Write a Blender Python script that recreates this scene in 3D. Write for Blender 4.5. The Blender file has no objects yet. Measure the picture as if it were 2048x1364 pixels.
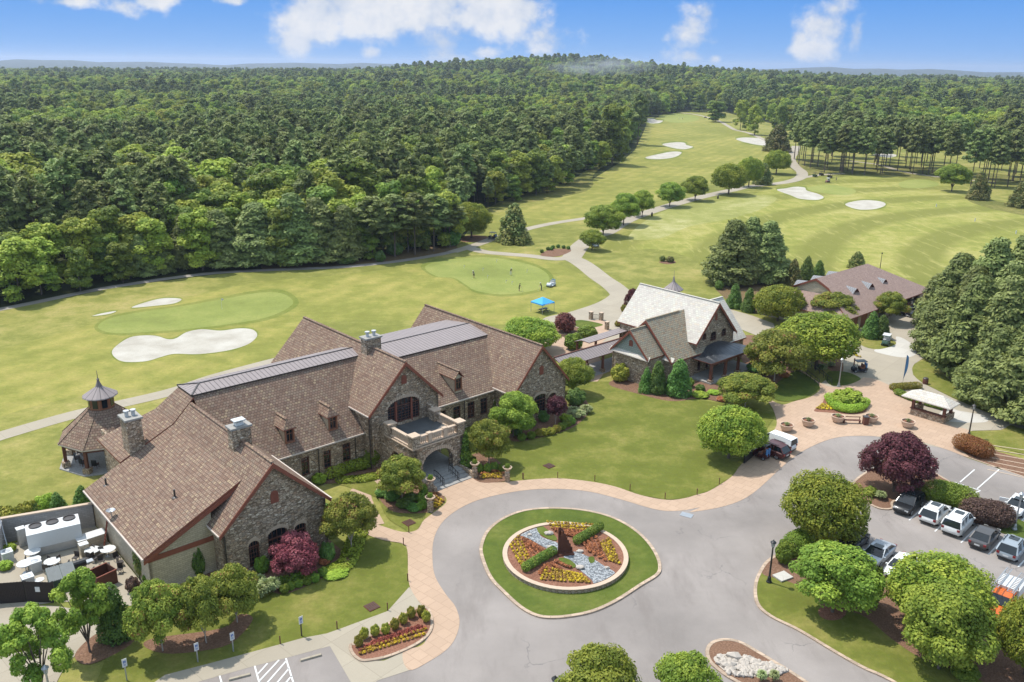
import bpy, bmesh, math, random
import numpy as np
from mathutils import Vector, Matrix
from mathutils.geometry import tessellate_polygon
random.seed(7); RNG=np.random.default_rng(11)
SC=bpy.context.scene; COL=SC.collection; R=math.radians
# ------------------------------------------------------------------ survey: camera and ground points
FPX=1715.; CX,CY=1024.,682.; HY=130.; ROLL=R(0.55); CAMH=46.; PITCH=math.atan((CY-HY)/FPX)
_f=Vector((0,math.cos(PITCH),-math.sin(PITCH))); _r=Vector((1,0,0)); _u=_r.cross(_f)
_c,_s=math.cos(ROLL),math.sin(ROLL)
FV=_f; RV=_c*_r+_s*_u; UV_=-_s*_r+_c*_u; CAM=Vector((0,0,CAMH))
def ray(x,y): return FV+RV*((x-CX)/FPX)-UV_*((y-CY)/FPX)
def g(x,y,z=0.0):
    d=ray(x,y); t=(z-CAMH)/d.z; return CAM+d*t
def pr(p):
    v=Vector(p)-CAM; w=v.dot(FV); return CX+FPX*v.dot(RV)/w, CY-FPX*v.dot(UV_)/w
def hgt(bx,by,ty):
    b=g(bx,by); lo,hi=0.,80.
    for _ in range(40):
        m=(lo+hi)/2
        if pr((b.x,b.y,m))[1]>ty: lo=m
        else: hi=m
    return lo
AX=R(41.67); U=Vector((math.cos(AX),math.sin(AX),0)); V=Vector((math.sin(AX),-math.cos(AX),0)); O=Vector((-6.577,92.519,0))
def L(u,v,z=0.): return (u,-v,z)              # clubhouse frame
def W(u,v,z=0.): p=O+U*u+V*v; return Vector((p.x,p.y,z))
def Z(ox,oy,s): return lambda x,y:(ox+x/s,oy+y/s)
z1=Z(0,600,2.926);z2=Z(0,950,2.926);z3=Z(500,580,2.926);z4=Z(1000,480,2.926);z5=Z(1400,620,3.16);z6=Z(1400,880,2.818)
z7=Z(700,950,2.926);z8=Z(1100,180,2.16);zb=Z(600,180,2.926);zc=Z(1660,940,3.789);zw=Z(1560,460,4.197);zy=Z(0,960,4.87);zp=Z(740,800,6.496);zs=Z(330,1240,5.85)
# ------------------------------------------------------------------ materials
def M(name,rough=.8,spec=.3):
    m=bpy.data.materials.new(name); m.use_nodes=True; nt=m.node_tree; b=nt.nodes['Principled BSDF']
    b.inputs['Roughness'].default_value=rough; b.inputs['Specular IOR Level'].default_value=spec
    return m,nt,b
def nn(nt,t,**k):
    n=nt.nodes.new(t)
    for a,v in k.items():
        if a.startswith('i_'):
            key=a[2:]; key=int(key) if key.isdigit() else key.replace('_',' ')
            s=n.inputs[key]
            if isinstance(v,bpy.types.NodeSocket): nt.links.new(v,s)
            else: s.default_value=v
        else: setattr(n,a,v)
    return n
def c4(c): return (c[0],c[1],c[2],1)
def coord(nt,kind='Object',scale=(1,1,1)):
    t=nn(nt,'ShaderNodeTexCoord'); o=t.outputs[kind]
    if scale!=(1,1,1): o=nn(nt,'ShaderNodeMapping',i_Vector=o,i_Scale=scale).outputs[0]
    return o
def noise(nt,vec,scale,detail=4,rough=.55): return nn(nt,'ShaderNodeTexNoise',i_Vector=vec,i_Scale=scale,i_Detail=detail,i_Roughness=rough).outputs['Fac']
def ramp(nt,fac,stops,interp='LINEAR'):
    n=nn(nt,'ShaderNodeValToRGB',i_Fac=fac); cr=n.color_ramp; cr.interpolation=interp
    while len(cr.elements)<len(stops): cr.elements.new(.5)
    for e,(p,c) in zip(cr.elements,stops): e.position=p; e.color=c4(c)
    return n.outputs[0]
def mix(nt,fac,a,b,mode='MIX'):
    n=nn(nt,'ShaderNodeMix',data_type='RGBA',blend_type=mode)
    for s,v in ((0,fac),(6,a),(7,b)):
        if isinstance(v,bpy.types.NodeSocket): nt.links.new(v,n.inputs[s])
        else: n.inputs[s].default_value=v if s==0 else c4(v)
    return n.outputs[2]
def bump(nt,b,h,strength,dist=.05):
    n=nn(nt,'ShaderNodeBump',i_Height=h,i_Strength=strength,i_Distance=dist); nt.links.new(n.outputs[0],b.inputs['Normal'])
def mr(nt,v,a,b,c=0.,d=1.): return nn(nt,'ShaderNodeMapRange',i_0=v,i_1=a,i_2=b,i_3=c,i_4=d).outputs[0]
def math_(nt,op,a,b=0.): return nn(nt,'ShaderNodeMath',operation=op,i_0=a,i_1=b).outputs[0]
def plain(name,c,rough=.7,spec=.3,metal=0.,var=.18,scale=3.):
    m,nt,b=M(name,rough,spec); v=noise(nt,coord(nt),scale,5)
    nt.links.new(mix(nt,v,[x*(1-var) for x in c],[min(1,x*(1+var)) for x in c]),b.inputs['Base Color']); b.inputs['Metallic'].default_value=metal
    return m
def turf(name,a,b_,c,stripe=0.,sc=1.,arcs=False):
    m,nt,b=M(name,.95,.1); P=coord(nt)
    n1=noise(nt,P,.022*sc,7,.66); n2=noise(nt,P,.2*sc,7,.72); n3=noise(nt,P,1.7,5,.75)
    k=ramp(nt,mix(nt,.5,n1,n2),[(.4,[x*.82 for x in a]),(.47,a),(.53,b_),(.61,c)])
    if stripe:
        w=nn(nt,'ShaderNodeTexWave',wave_type='BANDS',i_Vector=nn(nt,'ShaderNodeMapping',i_Vector=P,i_Rotation=(0,0,.45)).outputs[0],i_Scale=.055,i_Distortion=1.2,i_Detail=2.,i_Detail_Scale=.4).outputs['Fac']
        k=mix(nt,math_(nt,'MULTIPLY',w,stripe),k,[x*.78 for x in a])
    if arcs:
        Q=nn(nt,'ShaderNodeMapping',i_Vector=P,i_Location=(-205.,-165.,0.)).outputs[0]; w=nn(nt,'ShaderNodeTexWave',wave_type='RINGS',rings_direction='Z',i_Vector=Q,i_Scale=.0125,i_Distortion=1.6,i_Detail=3.,i_Detail_Scale=.25,i_Detail_Roughness=.6).outputs['Fac']
        k=mix(nt,mr(nt,w,.4,.8,0,.85),k,[x*.68 for x in a]); k=mix(nt,mr(nt,noise(nt,nn(nt,'ShaderNodeMapping',i_Vector=P,i_Rotation=(0,0,.75),i_Scale=(1.,.16,1.)).outputs[0],.45,5,.7),.54,.66,0,.55),k,[x*1.15 for x in c])
    k=mix(nt,mr(nt,n3,.36,.66,0,.5),k,[x*.62 for x in b_])
    nt.links.new(k,b.inputs['Base Color']); bump(nt,b,n3,.8,.12)
    return m
def leafmat(name,a,b_,trans=.32,blossom=None):
    m,nt,b=M(name,.62,.25); a=[x*2.6*k for x,k in zip(a,(1.25,.97,.9))]; b_=[min(.8,x*2.15*k) for x,k in zip(b_,(1.14,1.,.9))]; t=nn(nt,'ShaderNodeAttribute',attribute_name='tint').outputs['Fac']
    r=nn(nt,'ShaderNodeObjectInfo').outputs['Random']
    st=[(0.,[x*.75 for x in a]),(.35,a),(.85,b_)]
    k=ramp(nt,t,st)
    if blossom: k=mix(nt,math_(nt,'GREATER_THAN',t,.9),k,blossom)
    k=nn(nt,'ShaderNodeHueSaturation',i_Hue=mr(nt,r,0,1,.478,.518),i_Saturation=1.,i_Value=mr(nt,r,0,1,.76,1.26),i_Color=k).outputs[0]
    nt.links.new(k,b.inputs['Base Color'])
    tr=nn(nt,'ShaderNodeBsdfTranslucent'); nt.links.new(mix(nt,.4,k,(.32,.36,.04),'MIX'),tr.inputs[0])
    ms=nn(nt,'ShaderNodeMixShader',i_0=trans,i_1=b.outputs[0],i_2=tr.outputs[0]); nt.links.new(ms.outputs[0],nt.nodes['Material Output'].inputs[0])
    return m
def stone(name,cols,mortar,sx=.42,sz=.17):
    m,nt,b=M(name,.9,.15); P=coord(nt,'UV'); Q=nn(nt,'ShaderNodeMapping',i_Vector=P,i_Scale=(1/sx,1/sz,1)).outputs[0]
    Q=nn(nt,'ShaderNodeVectorMath',operation='ADD',i_0=Q,i_1=nn(nt,'ShaderNodeVectorMath',operation='SCALE',i_0=nn(nt,'ShaderNodeTexNoise',i_Vector=P,i_Scale=3.).outputs['Color'],i_3=.4).outputs[0]).outputs[0]
    v=nn(nt,'ShaderNodeTexVoronoi',i_Vector=Q,i_Scale=1.,i_Randomness=.85); e=nn(nt,'ShaderNodeTexVoronoi',feature='DISTANCE_TO_EDGE',i_Vector=Q,i_Scale=1.,i_Randomness=.85)
    k=ramp(nt,nn(nt,'ShaderNodeSeparateColor',i_0=v.outputs['Color']).outputs[0],[(i/(len(cols)-1),c) for i,c in enumerate(cols)])
    k=mix(nt,mr(nt,noise(nt,P,9.,5),.35,.7,0,.25),k,[x*.45 for x in cols[1]])
    ed=mr(nt,e.outputs['Distance'],.02,.13)
    nt.links.new(mix(nt,ed,mortar,k),b.inputs['Base Color']); bump(nt,b,ed,.7,.05); return m
def shingle(name,cols,line,w=.36,h=.32,lw=.03):
    m,nt,b=M(name,.9,.12); P=coord(nt,'UV')
    br=nn(nt,'ShaderNodeTexBrick',offset=.5,i_Vector=P,i_Color1=(0,0,0,1),i_Color2=(1,1,1,1),i_Mortar=(.5,.5,.5,1),i_Scale=1.,i_Mortar_Size=lw,i_Mortar_Smooth=.15,i_Bias=0.,i_Brick_Width=w,i_Row_Height=h)
    k=ramp(nt,br.outputs['Color'],[(i/(len(cols)-1),c) for i,c in enumerate(cols)])
    k=mix(nt,mr(nt,noise(nt,P,.35,6,.65),.35,.7,0,.4),k,[x*.72 for x in cols[len(cols)//2]])
    k=mix(nt,mr(nt,noise(nt,P,14.,3),.3,.7,0,.3),k,[x*.6 for x in cols[0]])
    nt.links.new(mix(nt,br.outputs['Fac'],k,line),b.inputs['Base Color'])
    bump(nt,b,math_(nt,'SUBTRACT',1.,br.outputs['Fac']),.6,.03); return m
def seam(name,c,w=.5,rough=.38,spec=.5,metal=.35):
    m,nt,b=M(name,rough,spec); P=coord(nt,'UV'); b.inputs['Metallic'].default_value=metal
    x=nn(nt,'ShaderNodeSeparateXYZ',i_0=P).outputs[0]; fr=math_(nt,'FRACT',math_(nt,'DIVIDE',x,w)); l=math_(nt,'LESS_THAN',fr,.14)
    k=mix(nt,noise(nt,P,.8,4),[q*.86 for q in c],[q*1.12 for q in c]); nt.links.new(mix(nt,l,k,[q*.42 for q in c]),b.inputs['Base Color']); bump(nt,b,l,.8,.04); return m
def courses(name,c,line,h=.18,lw=.1,var=.12):
    m,nt,b=M(name,.85,.2); P=coord(nt,'UV')
    br=nn(nt,'ShaderNodeTexBrick',offset=.5,i_Vector=P,i_Color1=c4([x*(1-var) for x in c]),i_Color2=c4([min(1,x*(1+var)) for x in c]),i_Mortar=c4(line),i_Scale=1.,i_Mortar_Size=lw*h,i_Mortar_Smooth=.2,i_Brick_Width=h*2.4,i_Row_Height=h)
    k=mix(nt,mr(nt,noise(nt,P,.7,5),.35,.7,0,.3),br.outputs['Color'],[x*.75 for x in c]); nt.links.new(k,b.inputs['Base Color']); return m
def paving(name,c,joint,step,jw=.02,stain=.3,dark=.6,ang=0.,offset=.5,ratio=1.):
    m,nt,b=M(name,.88,.2); P=coord(nt); Q=nn(nt,'ShaderNodeMapping',i_Vector=P,i_Rotation=(0,0,ang)).outputs[0]
    br=nn(nt,'ShaderNodeTexBrick',offset=offset,i_Vector=Q,i_Color1=c4([x*.94 for x in c]),i_Color2=c4([x*1.05 for x in c]),i_Mortar=c4(joint),i_Scale=1.,i_Mortar_Size=jw,i_Mortar_Smooth=.3,i_Brick_Width=step*ratio,i_Row_Height=step)
    k=mix(nt,mr(nt,noise(nt,P,.11,7,.65),.42,.68,0,stain),br.outputs['Color'],[x*dark for x in c])
    k=mix(nt,mr(nt,noise(nt,P,5.,5,.7),.3,.7,0,.25),k,[x*.8 for x in c])
    nt.links.new(k,b.inputs['Base Color']); return m
def asphalt():
    m,nt,b=M('asphalt',.92,.2); P=coord(nt)
    k=ramp(nt,noise(nt,P,.06,8,.62),[(.36,(.215,.19,.172)),(.5,(.278,.245,.222)),(.64,(.34,.3,.272))])
    k=mix(nt,mr(nt,noise(nt,P,26.,3,.8),.3,.7,0,.4),k,(.2,.182,.168))
    s=nn(nt,'ShaderNodeTexVoronoi',feature='DISTANCE_TO_EDGE',i_Vector=nn(nt,'ShaderNodeVectorMath',operation='ADD',i_0=P,i_1=nn(nt,'ShaderNodeVectorMath',operation='SCALE',i_0=nn(nt,'ShaderNodeTexNoise',i_Vector=P,i_Scale=.35,i_Detail=5.).outputs['Color'],i_3=5.).outputs[0]).outputs[0],i_Scale=.085).outputs['Distance']
    cr=math_(nt,'MULTIPLY',mr(nt,s,.0,.006,1,0),mr(nt,noise(nt,P,.13,2),.5,.62,0,.55))
    k=mix(nt,cr,k,(.085,.083,.083))
    st=mr(nt,noise(nt,nn(nt,'ShaderNodeMapping',i_Vector=P,i_Rotation=(0,0,.7),i_Scale=(1.,.25,1.)).outputs[0],.33,5,.7),.52,.72,0,.45)
    k=mix(nt,st,k,(.16,.135,.12)); nt.links.new(k,b.inputs['Base Color']); bump(nt,b,noise(nt,P,40.,3),.25,.01); return m
def mulch(name,a,b_):
    m,nt,b=M(name,.97,.05); P=coord(nt); k=ramp(nt,noise(nt,P,7.,6,.8),[(.32,[x*.5 for x in a]),(.5,a),(.68,b_)]); k=mix(nt,mr(nt,noise(nt,P,.5,4),.4,.7,0,.35),k,[x*.6 for x in a])
    nt.links.new(k,b.inputs['Base Color']); bump(nt,b,noise(nt,P,9.,4),.8,.06); return m
def gravel(name,cols,s=5.):
    m,nt,b=M(name,.9,.2); P=coord(nt); v=nn(nt,'ShaderNodeTexVoronoi',i_Vector=P,i_Scale=s); k=ramp(nt,nn(nt,'ShaderNodeSeparateColor',i_0=v.outputs['Color']).outputs[0],[(i/(len(cols)-1),c) for i,c in enumerate(cols)])
    k=mix(nt,mr(nt,v.outputs['Distance'],.35,.75,0,.75),k,[x*.3 for x in cols[0]]); nt.links.new(k,b.inputs['Base Color']); bump(nt,b,v.outputs['Distance'],-.8,.05); return m
def glass(name,c=(.012,.016,.02),rough=.08):
    m,nt,b=M(name,rough,.6); k=mix(nt,noise(nt,coord(nt),.7,3),[x*.6 for x in c],[x*1.8 for x in c]); nt.links.new(k,b.inputs['Base Color']); return m
def paint(name,c,coat=.3,rough=.38,metal=0.):
    m,nt,b=M(name,rough,.4); k=mix(nt,noise(nt,coord(nt),1.3,4),[x*.93 for x in c],[min(1,x*1.05) for x in c]); nt.links.new(k,b.inputs['Base Color']); b.inputs['Coat Weight'].default_value=coat; b.inputs['Coat Roughness'].default_value=.06; b.inputs['Metallic'].default_value=metal; return m
def sandmat():
    m,nt,b=M('bunker_sand',.95,.1); P=coord(nt); w=nn(nt,'ShaderNodeTexWave',i_Vector=P,i_Scale=1.6,i_Distortion=9.,i_Detail=3.,i_Detail_Scale=.12).outputs['Fac']; n=noise(nt,P,.22,5,.6)
    k=ramp(nt,n,[(.35,(.4,.365,.305)),(.5,(.47,.435,.37)),(.65,(.53,.5,.435))]); k=mix(nt,math_(nt,'MULTIPLY',w,.22),k,(.33,.295,.24)); nt.links.new(k,b.inputs['Base Color']); bump(nt,b,w,.6,.06); return m
MAT={}
MAT['stone']=stone('fieldstone',[(.17,.12,.08),(.37,.275,.19),(.5,.385,.27),(.29,.23,.18),(.66,.54,.4),(.42,.275,.175),(.76,.65,.51)],(.17,.125,.085),.36,.17)
MAT['cap']=plain('cast_stone_cap',(0.506,0.389,0.288),.85)
MAT['capgrey']=plain('slate_cap',(.31,.295,.27),.7)
MAT['shingle']=shingle('brown_shingles',[(0.176,0.112,0.0844),(0.275,0.178,0.127),(0.242,0.169,0.13),(0.333,0.229,0.161),(0.266,0.203,0.153),(0.417,0.313,0.199)],(0.111,0.0745,0.0567))
MAT['shingle_old']=shingle('mottled_slate',[(0.275,0.195,0.127),(0.372,0.315,0.23),(0.303,0.302,0.23),(0.44,0.315,0.196),(0.343,0.34,0.265)],(0.165,0.126,0.0978),.4,.34)
MAT['shingle_pale']=shingle('pale_slate',[(0.538,0.487,0.428),(0.663,0.606,0.528),(0.606,0.562,0.498),(0.68,0.671,0.568),(0.641,0.541,0.428)],(0.434,0.389,0.339),.5,.36,.022)
MAT['shingle_barn']=shingle('pinkish_shingles',[(0.27,0.189,0.156),(0.365,0.26,0.219),(0.324,0.234,0.2),(0.419,0.305,0.25)],(0.243,0.169,0.144),.35,.26,.025)
MAT['shingle_sage']=shingle('sage_shingles',[(.3,.33,.29),(.38,.41,.36),(.34,.38,.34)],(.22,.24,.21),.35,.3,.03)
MAT['metal']=seam('standing_seam_bronze',(0.272,0.23,0.22),.55,.6,.3,.0)
MAT['metaldark']=seam('standing_seam_dark',(.075,.08,.088),.5,.35,.5,.5)
MAT['metalgrey']=seam('zinc_sheet',(.25,.25,.255),.4,.7,.3,0.)
MAT['trim']=plain('redwood_trim',(0.24,0.078,0.048),.65,var=.25)
MAT['wood']=plain('stained_timber',(0.14,0.056,0.0378),.7,var=.3)
MAT['woodlight']=plain('cedar',(.26,.11,.06),.7,var=.25)
MAT['frame']=plain('window_frame',(.13,.055,.038),.6)
MAT['gutter']=plain('gutter',(.55,.47,.4),.5)
MAT['downspout']=plain('bronze_pipe',(.045,.036,.032),.45,.5)
MAT['siding']=courses('tan_siding',(0.494,0.414,0.297),(0.322,0.263,0.187),.2)
MAT['block']=courses('grey_block',(.3,.285,.275),(.22,.21,.2),.2,.08)
MAT['glass']=glass('dark_glazing'); MAT['carglass']=glass('car_glass',(.014,.018,.02),.05)
MAT['deck']=plain('wet_slate_deck',(.1,.105,.105),.5,.4,var=.4,scale=1.2)
MAT['flag']=paving('flagstone',(.34,.33,.31),(.22,.21,.2),.6,.02,.3)
MAT['black']=plain('black_metal',(.018,.018,.018),.4,.5); MAT['rubber']=plain('rubber',(.02,.02,.021),.85)
MAT['steel']=plain('galvanised',(.42,.43,.44),.4,.5,.6); MAT['white']=plain('white_enamel',(.6,.6,.585),.45,.4,var=.05)
MAT['palegrey']=plain('pale_grey_enamel',(.5,.5,.49),.5,.4); MAT['corten']=plain('rusted_steel',(.11,.042,.025),.8,var=.4,scale=2.)
MAT['terracotta']=plain('tan_planter',(.52,.38,.28),.8); MAT['bark']=plain('bark',(.13,.1,.08),.95,var=.4,scale=6.); MAT['palebark']=plain('pale_bark',(.38,.32,.27),.9,var=.25)
MAT['rock']=plain('pale_boulder',(0.44,0.39,0.334),.9,var=.25,scale=4.); MAT['asphalt']=asphalt()
MAT['tan']=paving('stamped_concrete',(0.456,0.324,0.229),(0.348,0.242,0.168),1.1,.03,.25,.8,AX)
MAT['concrete']=paving('concrete',(0.37,0.322,0.247),(0.28,0.242,0.182),3.2,.03,.45,.8,AX,.0)
MAT['bright']=paving('new_concrete',(0.508,0.48,0.426),(0.41,0.384,0.334),3.,.03,.25,.85,AX)
MAT['pathdark']=paving('worn_path',(0.3,0.27,0.232),(0.225,0.203,0.173),3.,.03,.6,.65,.3,.0)
MAT['kerb']=courses('stone_kerb',(0.442,0.336,0.247),(0.255,0.192,0.143),.5,.05,.2); MAT['line']=plain('road_paint',(0.648,0.648,0.63),.7,var=.1)
MAT['mulch']=mulch('bark_mulch',(.2,.115,.075),(.32,.2,.135)); MAT['straw']=mulch('pine_straw',(.17,.12,.06),(.27,.19,.11)); MAT['soil']=mulch('red_mulch',(.24,.115,.075),(.36,.2,.135))
MAT['gravel']=gravel('grey_gravel',[(.2,.215,.23),(.32,.335,.345),(.42,.43,.43)],6.); MAT['sand']=sandmat()
MAT['lawn']=turf('lawn_grass',(0.131,0.152,0.027),(0.194,0.196,0.045),(0.284,0.24,0.0765)); MAT['lush']=turf('lush_grass',(0.0798,0.113,0.0216),(0.109,0.14,0.0264),(0.16,0.173,0.042))
MAT['fairway']=turf('fairway_grass',(0.221,0.231,0.0517),(0.305,0.286,0.0747),(0.39,0.33,0.103),.35); MAT['rough']=turf('golf_rough',(0.186,0.198,0.0459),(0.273,0.26,0.0713),(0.371,0.312,0.113))
MAT['range']=turf('driving_range_grass',(.24,.255,.055),(.32,.305,.085),(.4,.36,.13),.0,1.,True); MAT['green']=turf('putting_green',(0.23,0.263,0.0683),(0.276,0.294,0.084),(0.31,0.315,0.0945),.0,.5); MAT['collar']=turf('green_collar',(0.156,0.189,0.0368),(0.204,0.221,0.0525),(0.24,0.242,0.063))
MAT['tall']=turf('tall_fescue',(.13,.14,.035),(.2,.19,.055),(.29,.24,.09),0,3.); MAT['thatch']=turf('worn_tee',(.27,.28,.08),(.34,.33,.12),(.45,.42,.2))
MAT['floor']=turf('forest_floor',(.035,.045,.015),(.055,.065,.02),(.085,.08,.035))
# ------------------------------------------------------------------ mesh builder (metric UVs on every face)
class MB:
    def __init__(s): s.v=[]; s.f=[]; s.m=[]
    def poly(s,pts,m=0):
        b=len(s.v); s.v+= [tuple(p) for p in pts]; s.f.append(tuple(range(b,b+len(pts)))); s.m.append(m); return s
    def mesh(s,vs,fs,m=0):
        b=len(s.v); s.v+=[tuple(p) for p in vs]
        for f in fs: s.f.append(tuple(i+b for i in f)); s.m.append(m)
        return s
    def box(s,c,d,rz=0.,m=0,taper=1.):
        x,y,z=d[0]/2,d[1]/2,d[2]/2; cs,sn=math.cos(rz),math.sin(rz); vs=[]
        for k,(a,b_,e) in enumerate(((-1,-1,-1),(1,-1,-1),(1,1,-1),(-1,1,-1),(-1,-1,1),(1,-1,1),(1,1,1),(-1,1,1))):
            t=taper if e>0 else 1.; px,py=a*x*t,b_*y*t; vs.append((c[0]+px*cs-py*sn,c[1]+px*sn+py*cs,c[2]+e*z))
        return s.mesh(vs,[(3,2,1,0),(4,5,6,7),(0,1,5,4),(1,2,6,5),(2,3,7,6),(3,0,4,7)],m)
    def bar(s,a,b,w,h=None,m=0,n=4):
        a,b=Vector(a),Vector(b); d=(b-a); 
        if d.length<1e-6: return s
        d.normalize(); up=Vector((0,0,1)) if abs(d.z)<.95 else Vector((1,0,0)); x=d.cross(up).normalized(); y=x.cross(d); h=h or w
        vs=[]; off=math.pi/n
        k=1/math.cos(off) if n==4 else 1.
        for p in (a,b):
            for i in range(n):
                t=off+2*math.pi*i/n; vs.append(p+x*(math.cos(t)*w/2*k)+y*(math.sin(t)*h/2*k))
        return s.mesh(vs,[tuple(range(n))[::-1],tuple(range(n,2*n))]+[(i,(i+1)%n,n+(i+1)%n,n+i) for i in range(n)],m)
    def lathe(s,c,prof,n=16,m=0,a0=0.,cap=True):
        vs=[]; k=len(prof)
        for i in range(n):
            t=a0+2*math.pi*i/n
            for r,z in prof: vs.append((c[0]+r*math.cos(t),c[1]+r*math.sin(t),c[2]+z))
        fs=[]
        for i in range(n):
            j=(i+1)%n
            for q in range(k-1): fs.append((i*k+q,j*k+q,j*k+q+1,i*k+q+1))
        if cap: fs.append(tuple(i*k+k-1 for i in range(n))); fs.append(tuple(i*k for i in range(n))[::-1])
        return s.mesh(vs,fs,m)
    def prism(s,p2,z0,z1,m=0,mside=None,bottom=True):
        n=len(p2); ar=sum(p2[i][0]*p2[(i+1)%n][1]-p2[(i+1)%n][0]*p2[i][1] for i in range(n))
        if ar<0: p2=p2[::-1]
        tri=tessellate_polygon([[Vector((p[0],p[1],0)) for p in p2]])
        b=[(p[0],p[1],z0) for p in p2]; t=[(p[0],p[1],z1) for p in p2]
        fs=[]
        for a in tri:
            q=[p2[i] for i in a]; cr=(q[1][0]-q[0][0])*(q[2][1]-q[0][1])-(q[2][0]-q[0][0])*(q[1][1]-q[0][1])
            a=a if cr>0 else a[::-1]; fs.append(tuple(i+n for i in a))
        s.mesh(b+t,fs,m)
        s.mesh(b+t,[(i,(i+1)%n,n+(i+1)%n,n+i) for i in range(n)],m if mside is None else mside)
        return s
    def slab(s,pts,t,m=0,me=1):
        "roof plane of thickness t, pts counter-clockwise seen from above"
        pts=[Vector(p) for p in pts]; nrm=(pts[1]-pts[0]).cross(pts[2]-pts[0])
        if nrm.z<0: pts=pts[::-1]
        n=len(pts); lo=[p-Vector((0,0,t)) for p in pts]
        s.poly(pts,m); s.poly(lo[::-1],me); s.mesh(pts+lo,[(i,n+i,n+(i+1)%n,(i+1)%n) for i in range(n)],me); return s
    def wall(s,P,Dv,Nv,s0,s1,z0,ztop,thick,ops=(),m=0):
        """stone or sided wall: P origin, Dv along, Nv outward; ztop(s) or number; ops=(sa,sb,sill,spring,apex)"""
        P,Dv,Nv=Vector(P),Vector(Dv).normalized(),Vector(Nv).normalized(); zt=ztop if callable(ztop) else (lambda x:ztop)
        br={s0,s1}; kink=getattr(ztop,'kinks',[])
        br|={k for k in kink if s0<k<s1}
        for o in ops:
            for i in range(9): br.add(o[0]+(o[1]-o[0])*i/8)
        br=sorted(br); T=lambda a,z,d: P+Dv*a+Nv*d+Vector((0,0,z))
        def q(p,flip):
            s.poly(p[::-1] if flip else p,m)
        fl=Dv.cross(Vector((0,0,1))).dot(Nv)<0
        def arch(o,x): 
            k=(x-(o[0]+o[1])/2)/((o[1]-o[0])/2); return o[3]+(o[4]-o[3])*math.sqrt(max(0,1-k*k)) if o[4]>o[3] else o[3]
        for a,b in zip(br,br[1:]):
            mid=(a+b)/2; o=next((o for o in ops if o[0]<mid<o[1]),None); segs=[]
            if o is None: segs=[(z0,z0,zt(a),zt(b))]
            else:
                segs=[(arch(o,a),arch(o,b),zt(a),zt(b))]
                if o[2]>z0: segs.append((z0,z0,o[2],o[2]))
                za,zb=arch(o,a),arch(o,b); q([T(a,za,0),T(a,za,-thick),T(b,zb,-thick),T(b,zb,0)],fl)
                q([T(a,o[2],0),T(b,o[2],0),T(b,o[2],-thick),T(a,o[2],-thick)],fl)
                if a==o[0]: q([T(a,o[2],0),T(a,o[2],-thick),T(a,za,-thick),T(a,za,0)],fl)
                if b==o[1]: q([T(b,o[2],0),T(b,zb,0),T(b,zb,-thick),T(b,o[2],-thick)],fl)
            for la,lb,ha,hb in segs:
                q([T(a,la,0),T(b,lb,0),T(b,hb,0),T(a,ha,0)],fl); q([T(a,la,-thick),T(a,ha,-thick),T(b,hb,-thick),T(b,lb,-thick)],fl)
                q([T(a,ha,0),T(b,hb,0),T(b,hb,-thick),T(a,ha,-thick)],fl)
        for x,o in ((s0,-1),(s1,1)):
            p=[T(x,z0,0),T(x,zt(x),0),T(x,zt(x),-thick),T(x,z0,-thick)]; q(p if o<0 else p[::-1],not fl)
        return s
    def build(s,name,mat,parent=None,smooth=False,uv=True):
        me=bpy.data.meshes.new(name); me.from_pydata([tuple(v) for v in s.v],[],s.f)
        for mm in (mat if isinstance(mat,(list,tuple)) else [mat]): me.materials.append(MAT[mm] if isinstance(mm,str) else mm)
        if max(s.m,default=0)>0: me.polygons.foreach_set('material_index',s.m)
        me.update()
        if uv:
            ul=me.uv_layers.new(name='uv'); dat=np.zeros((len(me.loops),2),'f')
            for p in me.polygons:
                n=p.normal; t=Vector((0,0,1)).cross(n); t=Vector((1,0,0)) if t.length<1e-3 else t.normalized(); w=n.cross(t)
                for li in p.loop_indices:
                    c=me.vertices[me.loops[li].vertex_index].co; dat[li]=(c.dot(t),c.dot(w))
            ul.data.foreach_set('uv',dat.ravel())
        if smooth: me.polygons.foreach_set('use_smooth',[True]*len(me.polygons))
        o=bpy.data.objects.new(name,me); COL.objects.link(o)
        if parent: o.parent=parent
        return o
def tag(o,label=None,cat=None,group=None,kind=None):
    for k,v in (('label',label),('category',cat),('group',group),('kind',kind)):
        if v: o[k]=v
    return o
def thing(name,label,cat,loc=(0,0,0),rz=0.,group=None):
    o=bpy.data.objects.new(name,None); COL.objects.link(o); o.location=loc; o.rotation_euler=(0,0,rz); o.empty_display_size=.3
    return tag(o,label,cat,group)
def copy_tree(o,parent=None):
    c=o.copy(); COL.objects.link(c); c.parent=parent
    for ch in o.children: copy_tree(ch,c)
    return c
def smooth_px(pts,closed=True,n=5):
    out=[]; N=len(pts)
    rng=range(N) if closed else range(N-1)
    for i in rng:
        p0,p1,p2,p3=(pts[(i-1)%N] if closed or i>0 else pts[i]),pts[i],pts[(i+1)%N],(pts[(i+2)%N] if closed or i+2<N else pts[(i+1)%N])
        for k in range(n):
            t=k/n; out.append(tuple(.5*(2*p1[j]+(p2[j]-p0[j])*t+(2*p0[j]-5*p1[j]+4*p2[j]-p3[j])*t*t+(3*p1[j]-p0[j]-3*p2[j]+p3[j])*t**3) for j in (0,1)))
    if not closed: out.append(tuple(pts[-1]))
    return out
def zone(name,pxs,mat,z,smooth=True,thick=0.,kerbw=0.,kind='structure',zref=0.):
    p=smooth_px(pxs) if smooth else pxs
    w=[g(x,y,zref) for x,y in p]; p2=[(q.x,q.y) for q in w]
    o=MB().prism(p2,z-max(thick,.003),z).build(name,mat); tag(o,kind=kind); o['_ring']=0; del o['_ring']
    return o
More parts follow.
